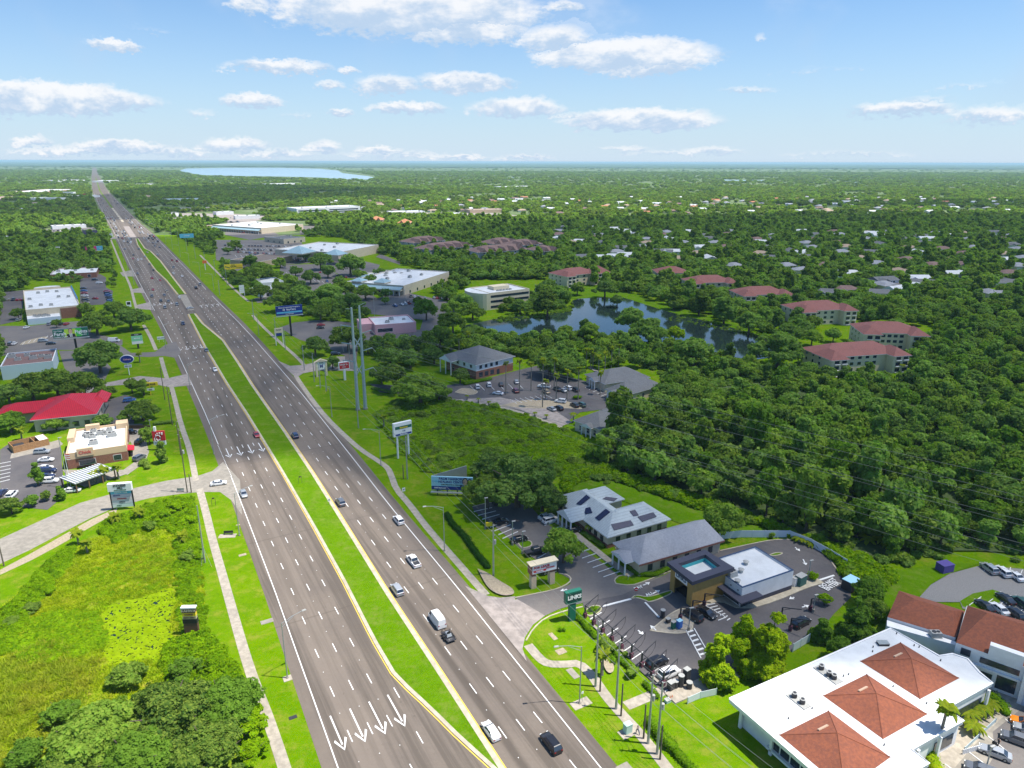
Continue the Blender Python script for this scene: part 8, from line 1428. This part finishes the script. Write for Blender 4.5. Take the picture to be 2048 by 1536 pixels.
# road signs
def rsign(px, lab, kind, txt='', yaw=YAW_ROAD, m=WHM, tm=BLK, two=False, h=2.2, wd=.75, ht=.95):
    p = G(*px); r = thing('road_sign', lab, 'road sign', (p[0], p[1], 0), yaw); b = MB()
    for x in ((-.5, .5) if two else (0,)): b.tube([(x, 0, 0), (x, 0, h+.4)], .05, DARK if two else STEEL, 6)
    b.obj('post', r); b = MB()
    if kind == 'round': b.tube([(0, -.07, h+.5), (0, -.03, h+.5)], .5, RED, 8)
    else: b.box(-wd/2, wd/2, -.08, -.04, h, h+ht, m)
    b.obj('plate', r)
    if kind == 'round': b = MB(); b.box(-.33, .33, -.1, -.075, h+.43, h+.57, WHM); b.obj('bar', r)
    if txt: text(txt, .42, tm, r, 0, -.1, h+ht/2, bold=.02)
rsign((808,996),'white speed limit sign beside the curving pavement','rect','55', wd=.9, ht=1.15); rsign((659,1010),'white sign on the right edge of the median','rect','U', h=1.2); rsign((601,968),'dark two legged sign in the median grass','rect','', two=True, m=DARK, wd=.5, ht=.5); rsign((428,1012),'dark two legged sign on the left verge','rect','', two=True, m=DARK, wd=.5, ht=.5); rsign((1271,1199),'red and white no entry sign on the small island','round', yaw=.2); rsign((376,702-6),'small two legged sign by the driveway corner','rect','', two=True, m=DARK, wd=.4, ht=.4); rsign((1164,1405),'thin sign beside the nearest right street lamp','rect','', h=2.0, wd=.5, ht=.5); rsign((1256,1159),'low white sign post at the end of the bays','rect','', h=.8, wd=.2, ht=.5, m=WHM)
p = G(978,1058); r = thing('road_sign', 'small yellow box sign by the parked black car', 'sign', (p[0], p[1], 0), YAW_ROAD*.4); b = MB(); b.box(-.9, .9, -.2, .2, .9, 2.0, YEL); b.obj('panel', r); b = MB(); b.box(-.7, -.6, -.1, .1, 0, .9, DARK); b.box(.6, .7, -.1, .1, 0, .9, DARK); b.obj('post', r)
# lot lamps
def lotlamp(px, top, lab, m=STEEL, two=True):
    X, Y = G(*px); H = min(((Vector(G(*top, z*.2))-Vector((X, Y))).length, z*.2) for z in range(10, 100))[1]; r = thing('lot_lamp', lab, 'lamp post', (X, Y, 0), .3, 'car park lamp posts'); b = MB(); b.tube([(0, 0, .0), (0, 0, H)], .11, m, 8); b.cyl((0, 0), .3, 0, .9, CONC, n=8); b.obj('pole', r)
    b = MB(); b.box(-.2, .75, -.18, .18, H, H+.14, ACG); b.obj('lamp_head', r)
for a in [((971,1058),(972,996),'lamp post at the left row of the long lot'),((1045,1107),(1045,1063),'lamp post on the grass island behind the lease sign'),((1025,1090),(1025,1043),'thin pole between the black cars'),((1377,1262),(1380,1216),'dark lamp post on the vacuum island'),((1616,1160),(1621,1122),'dark lamp post at the car wash planting'),((1626,1225),(1629,1190),'dark lamp post by the white flowered shrub'),((780,610),(780,585),'white lamp post in the small dark lot, left'),((810,605),(810,580),'white lamp post in the small dark lot, right'),((885,590),(885,567),'white lamp post left of the ribbon window office'),((1070,600),(1070,570),'white lamp post right of the ribbon window office'),((628,535),(629,505),'lamp post in the full car park, right'),((655,550),(655,522),'lamp post on the car park island'),((543,490),(543,473),'lamp post in the full car park, top'),((431,496),(431,483),'lamp post at the left end of the full car park'),((1970,1545),(1972,1490),'lamp post beside the near car park'),((302,862),(302,840),'slim lamp by the red logo sign'),((137,975),(118,875),'flag pole like lamp before the fast food front'),((75,858),(72,838),'lamp post beside the red metal roof'),((750,650),(750,585),'pale thin pole by the tower'),((700,730),(699,688),'dark lamp post on the wide driveway')]: lotlamp(*a)
# flag
X, Y = G(142, 975); r = thing('flag_pole', 'flag pole with drooping red and white flag before the fast food front', 'flag pole', (X, Y, 0)); b = MB(); b.tube([(0, 0, 0), (0, 0, 12)], [.09, .05], WHM, 7); b.obj('pole', r); b = MB(); 
for k in range(6): b.hull8([(.05, 0, 9.3+k*.3), (1.3, .25, 9.0+k*.3), (1.3, .28, 9.0+k*.3), (.05, .03, 9.3+k*.3)], [(.05, 0, 9.6+k*.3), (1.3, .25, 9.3+k*.3), (1.3, .28, 9.3+k*.3), (.05, .03, 9.6+k*.3)], RED if k % 2 else WHM)
b.obj('flag', r)
# ------------------------------------------------------------------ vacuum bays at the car wash
def vac(x, y, rz, lab, hose=True):
    r = thing('vacuum_boom', lab, 'vacuum station', (x, y, .2), rz, 'vacuum stations along the bays'); b = MB(); b.box(-.14, .14, -.14, .14, 0, 3.0, DARK); b.obj('post', r)
    b = MB(); b.tube([(0, 0, 3.0), (3.9, 0, 4.1)], .11, DARK, 6); b.tube([(0, 0, 2.3), (1.6, 0, 3.3)], .06, DARK, 5); b.obj('boom', r)
    b = MB(); b.box(-.35, .35, -.3, .3, 0, 1.15, flat('maroon bin', (.10, .03, .05))); b.obj('bin', r)
    if hose:
        b = MB(); b.tube([(3.8, 0, 4.0), (3.9, .1, 2.6), (3.2, .25, 1.4), (1.8, .3, .9), (.5, .2, 1.0)], .045, RUB, 5); b.obj('hose', r)
v0, v1 = Vector(G(1170,1236)), Vector(G(1326,1372)); nv = 9; dv_ = (v1-v0); angv = math.atan2(dv_.y, dv_.x)+math.pi/2
for k in range(nv): q = v0+dv_*(k/(nv-1)); vac(q.x, q.y, angv+.12, f'black vacuum boom, {od[k]} from the green tall sign')
r = thing('vacuum_duct', 'long black duct and trellis running past the vacuum booms', 'duct', (v0.x, v0.y, .2)); b = MB(); b.tube([(0, 0, 3.0), (dv_.x, dv_.y, 3.0)], .10, DARK, 6); b.obj('duct', r)
for f, l in ((.2, 'a'), (.55, 'b'), (.9, 'c')):
    b = MB(); c = v0+dv_*f-v0; e_ = dv_.normalized()*1.6; b.hull8([(*(c-e_), .05), (*(c+e_), .05), (*(c+e_+Vector((-.3, -.6))), .05), (*(c-e_+Vector((-.3, -.6))), .05)], [(*(c-e_), .2), (*(c+e_), .2), (*(c+e_+Vector((-.3, -.6))), .2), (*(c-e_+Vector((-.3, -.6))), .2)], CONC); b.obj('pad', r)
for i, (px, l) in enumerate([((1360,1240),'black vacuum boom on the island, left'),((1384,1226),'black vacuum boom on the island, middle'),((1408,1212),'black vacuum boom on the island, right'),((1580,1262),'black boom behind the cypress trees, near'),((1562,1240),'black boom behind the cypress trees, far'),((1620,1222),'black boom by the white flowered shrub')]): X, Y = G(*px); vac(X, Y, -.65, l, False)
def smallbox(px, lab, nm, cat, w_, d, h_, m, m2=None, rz=.6, rnd=False, z=.2):
    X, Y = G(*px); r = thing(nm, lab, cat, (X, Y, z), rz); b = MB()
    if rnd: b.cyl((0, 0), w_/2, 0, h_, m, n=12)
    else: b.box(-w_/2, w_/2, -d/2, d/2, 0, h_, m)
    b.obj('body', r); b = MB()
    if rnd: b.cyl((0, 0), w_*.55, h_, h_+.12, m2 or ACG, n=12)
    else: b.box(-w_/2-.05, w_/2+.05, -d/2-.05, d/2+.05, h_, h_+.1, m2 or ACG)
    b.obj('lid', r); return r
smallbox((1325,1236),'round dark waste drum with pale lid on the island','drum','drum',1.0,1,1.8,DARK,rnd=True); smallbox((1346,1258),'green vending box on the island','vending_box','vending box',.8,.7,1.6,GRN); smallbox((1358,1256),'blue vending box with pale top on the island','vending_box','vending box',1.1,.9,1.7,flat('bright blue', (.06, .18, .55)),SKYB); smallbox((1336,1246),'low dark pump unit on the island','pump_unit','pump',.9,.7,.9,DARK)
for i, (px, l, h_) in enumerate([((1361,1374),'tall dark filter drum left of the cluster',2.4),((1372,1366),'tallest dark filter drum at the end of the bays',3.0),((1350,1376),'dark motor box before the filter drums',1.4),((1341,1380),'dark cabinet at the foot of the last boom',1.6),((1378,1378),'dark low tank right of the filter drums',1.3)]): smallbox(px, l, 'filter_drum', 'vacuum equipment', 1.1, 1, h_, DARK, rnd=i % 2 == 0)
smallbox((1255,1464),'pale green electrical cabinet on a concrete pad','utility_cabinet','cabinet',1.3,1.0,1.7,flat('pale green', (.42, .58, .50)),flat('pale green', (.42, .58, .50)),YAW_ROAD,z=.05); smallbox((1335,1404),'low green box by the side path','utility_box','box',1.0,.8,.5,flat('pale green', (.42, .58, .50)),rz=.5,z=.05); smallbox((992,1009),'dark rubbish container under the huge oak','waste_container','container',2.0,1.4,1.3,DARK); smallbox((1600,1170),'dark green generator box beside the car wash wall','generator','generator',2.4,1.6,2.4,flat('dark green metal', (.05, .14, .12))); smallbox((1588,1172),'white meter cabinet beside the car wash wall','meter_cabinet','cabinet',1.2,1.0,2.0,WHM)
smallbox((1700,1178),'dark open shelter at the end of the white fence','bin_shelter','shelter',3.4,2.6,2.4,DARK,SKYB); smallbox((1888,1142),'small purple blue garden shed on the back lawn','garden_shed','shed',3.2,2.4,2.0,flat('purple blue cover', (.08, .06, .25)),flat('purple blue cover', (.08, .06, .25)),.3,z=.1)
for i, (x, y) in enumerate([(1340,1398),(1344,1396)]): X, Y = G(x, y); r = thing('traffic_cone', ['orange traffic cone at the side path, left', 'orange traffic cone at the side path, right'][i], 'cone', (X, Y, .05)); b = MB(); b.cyl((0, 0), .16, .04, .7, flat('cone orange', (.7, .18, .05)), .03); b.obj('body', r); b = MB(); b.box(-.2, .2, -.2, .2, 0, .04, RUB); b.obj('foot', r)
# bench with shelter-less slab
X, Y = G(457,1069); r = thing('park_bench', 'dark bench on a slab beside the left street lamp', 'bench', (X, Y, .05), .1); b = MB(); b.box(-1.2, 1.2, -.25, .25, .42, .48, DARK); b.obj('seat', r); b = MB(); b.box(-1.2, 1.2, .22, .28, .5, .95, DARK); b.obj('backrest', r)
for x in (-1, 1): b = MB(); b.box(x-.05, x+.05, -.22, .22, 0, .42, DARK); b.obj('leg', r)
X, Y = G(361,984); r = thing('park_bench', 'grey bench with back at the side street corner', 'bench', (X, Y, .05), .1); b = MB(); b.box(-1, 1, -.25, .25, .42, .48, STEEL); b.obj('seat', r); b = MB(); b.box(-1, 1, .22, .28, .5, 1.1, STEEL); b.obj('backrest', r)
for x in (-.9, .9): b = MB(); b.box(x-.05, x+.05, -.22, .22, 0, .42, STEEL); b.obj('leg', r)
b = MB()
def slab(px, a, c, rz=YAW_ROAD, m=WALK, z=.06):
    X, Y = G(*px); cs, sn = math.cos(rz), math.sin(rz); P = [(X+cs*u-sn*v, Y+sn*u+cs*v) for u, v in ((-a, -c), (a, -c), (a, c), (-a, c))]; b.prism(P, 0, z, m)
slab((455,1072), 2.2, 1.0, .1); slab((575,1357), .8, .8); slab((1162,1407), 1.9, 1.0); slab((1255,1466), 1.5, 1.0); slab((534,1243), 1.3, .7, m=CONC); slab((1146,1347), .7, 1.5, m=CONC); slab((1106,1273), .5, 1.2, m=SAND); slab((1122,1303), 1.0, .8, m=SAND); slab((586,1435), .7, .4, m=DARK); slab((1248,1536), 1.2, .8, m=CONC); slab((485,1110), .9, .5, m=SAND); slab((476,1010+40), .5, .3, m=SAND)
struct(b.obj('concrete_slab'))
sheet('bare_earth', smooth(GP([(955,1140),(975,1148),(1000,1165),(1026,1180),(1030,1192),(1004,1195),(975,1180)])+[G(955,1140)], 2)[:-1], SAND); sheet('bare_earth', smooth(GP([(1210,1310),(1224,1322),(1230,1345),(1216,1352),(1205,1330)])+[G(1210,1310)], 2)[:-1], SAND)
# ditch of the verge
dt = leafmat('ditch weeds', (.015, .06, .01), (.03, .10, .012), (.05, .13, .015)); hedge([(893,1030),(905,1050),(930,1075),(950,1105),(975,1135)], 2.2, .9, 'dark weedy ditch between the pavement and the long lot', dt)
hedge([(1120,1262),(1128,1262)], .9, .7, 'small clipped bush on the entrance grass'); hedge([(1222,1322),(1226,1326)], 1.8, 1.3, 'round clipped bush beneath the poles'); hedge([(1148,1236),(1154,1240)], 1.2, .8, 'little bush by the green tall sign'); hedge([(1150,798),(1158,797)], 3, 1.6, 'round bush in the palm lot'); hedge([(1182,1222),(1188,1220)], 1.8, .9, 'round bush on the first island')
# fences
def fence(pts, h_, lab, m, nm='fence', ps=2.4):
    P = GP(pts); r = thing(nm, lab, 'fence', (P[0][0], P[0][1], 0)); b = MB(); Q = [(x-P[0][0], y-P[0][1]) for x, y in P]; strip(b, Q, .06, .08, h_, m); b.obj('panel', r)
    n = 0
    for x, y in dens(Q, ps):
        b = MB(); b.box(x-.07, x+.07, y-.07, y+.07, 0, h_+.08, m); b.obj('post', r); n += 1
        if n > 60: break
FW = flat('white vinyl', (.62, .68, .72), .5)
fence([(1438,1079),(1480,1075),(1530,1075),(1578,1075),(1620,1092),(1660,1114),(1692,1134)], 2.1, 'white vinyl fence curving round the car wash lane', FW); fence([(1375,1408),(1400,1397),(1432,1390)], 1.5, 'weathered white fence beside the near cypress', FW); fence([(1585,1304),(1600,1295),(1618,1284)], 2.0, 'short pale fence behind the cypress trees', FW)
fence([(1960,1500),(1925,1510)], 1.1, 'white balustrade at the terrace steps', WHM, 'balustrade', .35); fence([(1928,1504),(1958,1475),(1990,1446)], 1.0, 'pale low wall of the terrace garden', flat('pale blue grey', (.42, .52, .55)), 'low_wall', 3)
fence([(250,858),(300,858)], 1.5, 'dark timber fence behind the drive through lane', flat('dark timber', (.08, .05, .03)))
# grey fins by the portico etc: people
def person(px, lab, top, legs, hair, rz, walk=.25, z=.05, arm=None):
    X, Y = G(*px); r = thing('person', lab, 'person', (X, Y, z), rz); me = bpy.data.meshes.new('body')
    J = [(0, 0, .95), (0, 0, 1.2), (0, .02, 1.42), (0, .02, 1.52), (0, .03, 1.66), (-.18, .02, 1.40), (-.26, -.05, 1.15), (-.24, .12*walk*4, .92), (.18, .02, 1.40), (.26, .05, 1.15), (.24, .2, .95), (-.1, 0, .9), (-.11, walk, .5), (-.11, walk*.8, .07), (-.11, walk*.8+.16, .04), (.1, 0, .9), (.11, -walk, .5), (.11, -walk*1.5, .09), (.11, -walk*1.5+.15, .05)]
    E_ = [(0, 1), (1, 2), (2, 3), (3, 4), (2, 5), (5, 6), (6, 7), (2, 8), (8, 9), (9, 10), (0, 11), (11, 12), (12, 13), (13, 14), (0, 15), (15, 16), (16, 17), (17, 18)]
    me.from_pydata(J, E_, []); o = link('body', me, r); me.materials.append(SKIN)
    sk = o.modifiers.new('skin', 'SKIN'); me.skin_vertices.new() if not me.skin_vertices else None
    rad = [.15, .15, .14, .055, .10, .06, .045, .035, .06, .045, .035, .09, .07, .05, .04, .09, .07, .05, .04]
    for v, q in zip(me.skin_vertices[0].data, rad): v.radius = (q, q)
    me.skin_vertices[0].data[0].use_root = True; o.modifiers.new('sub', 'SUBSURF').levels = 1
    b = MB(); b.tube([(0, 0, .93), (0, 0, 1.2), (0, .02, 1.46)], [.175, .175, .13], top, 10); b.obj('shirt', r); b = MB(); b.tube([(-.1, 0, .98), (-.11, walk, .5), (-.11, walk*.8, .15)], [.115, .09, .07], legs, 8); b.tube([(.1, 0, .98), (.11, -walk, .5), (.11, -walk*1.5, .16)], [.115, .09, .07], legs, 8); b.obj('trousers', r)
    b = MB(); b.tube([(0, .0, 1.6), (0, .0, 1.78)], [.115, .06], hair, 9); b.obj('hair', r)
person((1995,1494),'person in dark clothes pushing a dark cart at the edge of the near car park', flat('dark cloth', (.03, .03, .04)), flat('dark cloth', (.03, .03, .04)), BLK, 2.0, .3, .2)
X, Y = G(1987,1494); r = thing('pushchair', 'dark pushchair in front of the walking person', 'pushchair', (X, Y, .2), 2.0); b = MB(); b.hull8([(-.25, -.3, .4), (.25, -.3, .4), (.25, .3, .5), (-.25, .3, .5)], [(-.28, -.35, .8), (.28, -.35, .8), (.28, .2, 1.05), (-.28, .2, 1.05)], BLK); b.tube([(-.25, -.3, .7), (-.25, -.7, 1.05), (.25, -.7, 1.05), (.25, -.3, .7)], .03, DARK, 5); b.obj('seat', r)
for x in (-.28, .28):
    for y in (-.3, .35): b = MB(); b.tube([(x-.03, y, .14), (x+.03, y, .14)], .14, RUB, 8); b.obj('wheel', r)
person((1275,1468),'person with a bicycle helmet walking on the pavement past the cabinet', flat('grey shirt', (.25, .25, .27)), flat('blue jeans', (.05, .07, .14)), BLK, .4, .3)
person((341,790),'person in dark clothes walking on the left pavement', flat('dark cloth', (.03, .03, .04)), flat('dark cloth', (.03, .03, .04)), BLK, .4, .3)
text('DO NOT', 1.5, LWHITE, None, *G(1655,1168), .3, (0, 0, .62), 'white_road_marking', .04)['kind'] = 'structure'; text('ENTER', 1.8, LWHITE, None, *G(1664,1174), .3, (0, 0, .62), 'white_road_marking', .04)['kind'] = 'structure'
text('PAY', 1.3, LWHITE, None, *G(1277,1177), .25, (0, 0, .5), 'white_road_marking', .03)['kind'] = 'structure'; text('ALL', 1.3, LWHITE, None, *G(1299,1190), .25, (0, 0, .5), 'white_road_marking', .03)['kind'] = 'structure'
# gas pole-like far things: white water tower specks left out
# ------------------------------------------------------------------ clouds overhead that shade the land, and the air
CM = bpy.data.materials.new('cloud'); CM.use_nodes = True; n = N(CM.node_tree); CM.node_tree.nodes.remove(CM.node_tree.nodes['Principled BSDF']); d = n.add('ShaderNodeBsdfDiffuse'); d.inputs[0].default_value = (.9, .9, .92, 1); t = n.add('ShaderNodeBsdfTranslucent'); t.inputs[0].default_value = (.62, .67, .80, 1); tp = n.add('ShaderNodeBsdfTransparent'); x1 = n.add('ShaderNodeMixShader'); x1.inputs[0].default_value = .7; x2 = n.add('ShaderNodeMixShader'); x2.inputs[0].default_value = .645
n.l.new(d.outputs[0], x1.inputs[1]); n.l.new(t.outputs[0], x1.inputs[2]); n.l.new(x1.outputs[0], x2.inputs[1]); n.l.new(tp.outputs[0], x2.inputs[2]); n.l.new(x2.outputs[0], CM.node_tree.nodes['Material Output'].inputs[0])
def cloud(pxpoly, alt, lab, seed):
    P = smooth(GP(pxpoly)+[G(*pxpoly[0])], 3)[:-1]; k = alt/math.tan(SUN_EL); P = [(x+SUNV.x*k, y+SUNV.y*k) for x, y in P]; r2 = random.Random(seed); n_ = len(P); cx_ = sum(p[0] for p in P)/n_; cy_ = sum(p[1] for p in P)/n_
    b = MB(); rings = []
    for f, z in ((1.0, 0), (1.01, 25), (.93, 60), (.75, 110), (.45, 150), (.1, 170)):
        rings.append([(cx_+(x-cx_)*f*(1+r2.uniform(-.004, .004)), cy_+(y-cy_)*f*(1+r2.uniform(-.004, .004)), alt+z+r2.uniform(-8, 8)*(f < 1)) for x, y in P])
    b.poly(rings[0][::-1], CM)
    for a, c in zip(rings, rings[1:]):
        for i in range(n_): b.poly([a[i], a[(i+1) % n_], c[(i+1) % n_], c[i]], CM)
    b.poly(rings[-1], CM); o = b.obj('cloud'); tag(o, lab, 'cloud', 'cumulus clouds overhead', 'stuff')
cloud([(-500,835),(0,850),(120,868),(240,850),(330,870),(400,905),(480,925),(560,905),(640,900),(740,935),(830,985),(900,1060),(1000,1150),(1120,1195),(1250,1180),(1350,1215),(1430,1290),(1560,1330),(1660,1370),(1800,1350),(1960,1400),(2200,1420),(2700,1300),(2900,900),(2900,437),(2048,432),(1700,428),(1450,436),(1300,440),(1140,452),(960,455),(860,470),(760,462),(650,458),(610,470),(480,470),(340,474),(200,476),(100,478),(-400,490)], 1300, 'broad cloud above the frame shading the middle of the land', 1)
cloud([(-600,440),(-100,436),(80,441),(200,441),(262,438),(330,436),(360,425),(480,414),(620,400),(760,398),(900,386),(700,376),(500,372),(300,378),(225,388),(100,402),(-400,408)], 1500, 'thinner cloud beyond it shading the far wood', 2)
cloud([(1500,412),(1900,418),(2500,418),(2500,405),(1900,404),(1600,405)], 1500, 'small cloud over the far right suburb', 3)
hz_ = MB(); hz_.box(-40000, 40000, -280, 56000, -1.0, 97.5, WHM); me = bpy.data.meshes.new('haze'); me.from_pydata(hz_.v, [], hz_.f); hm = bpy.data.materials.new('haze'); hm.use_nodes = True; n = N(hm.node_tree); hm.node_tree.nodes.remove(hm.node_tree.nodes['Principled BSDF']); pv = n.add('ShaderNodeVolumePrincipled'); pv.inputs['Color'].default_value = (.55, .84, .97, 1); pv.inputs['Density'].default_value = 5.2e-5; pv.inputs['Anisotropy'].default_value = .0; n.l.new(pv.outputs[0], hm.node_tree.nodes['Material Output'].inputs['Volume']); me.materials.append(hm); o = link('haze', me); tag(o, 'thin blue air over the whole land', 'haze', None, 'stuff')
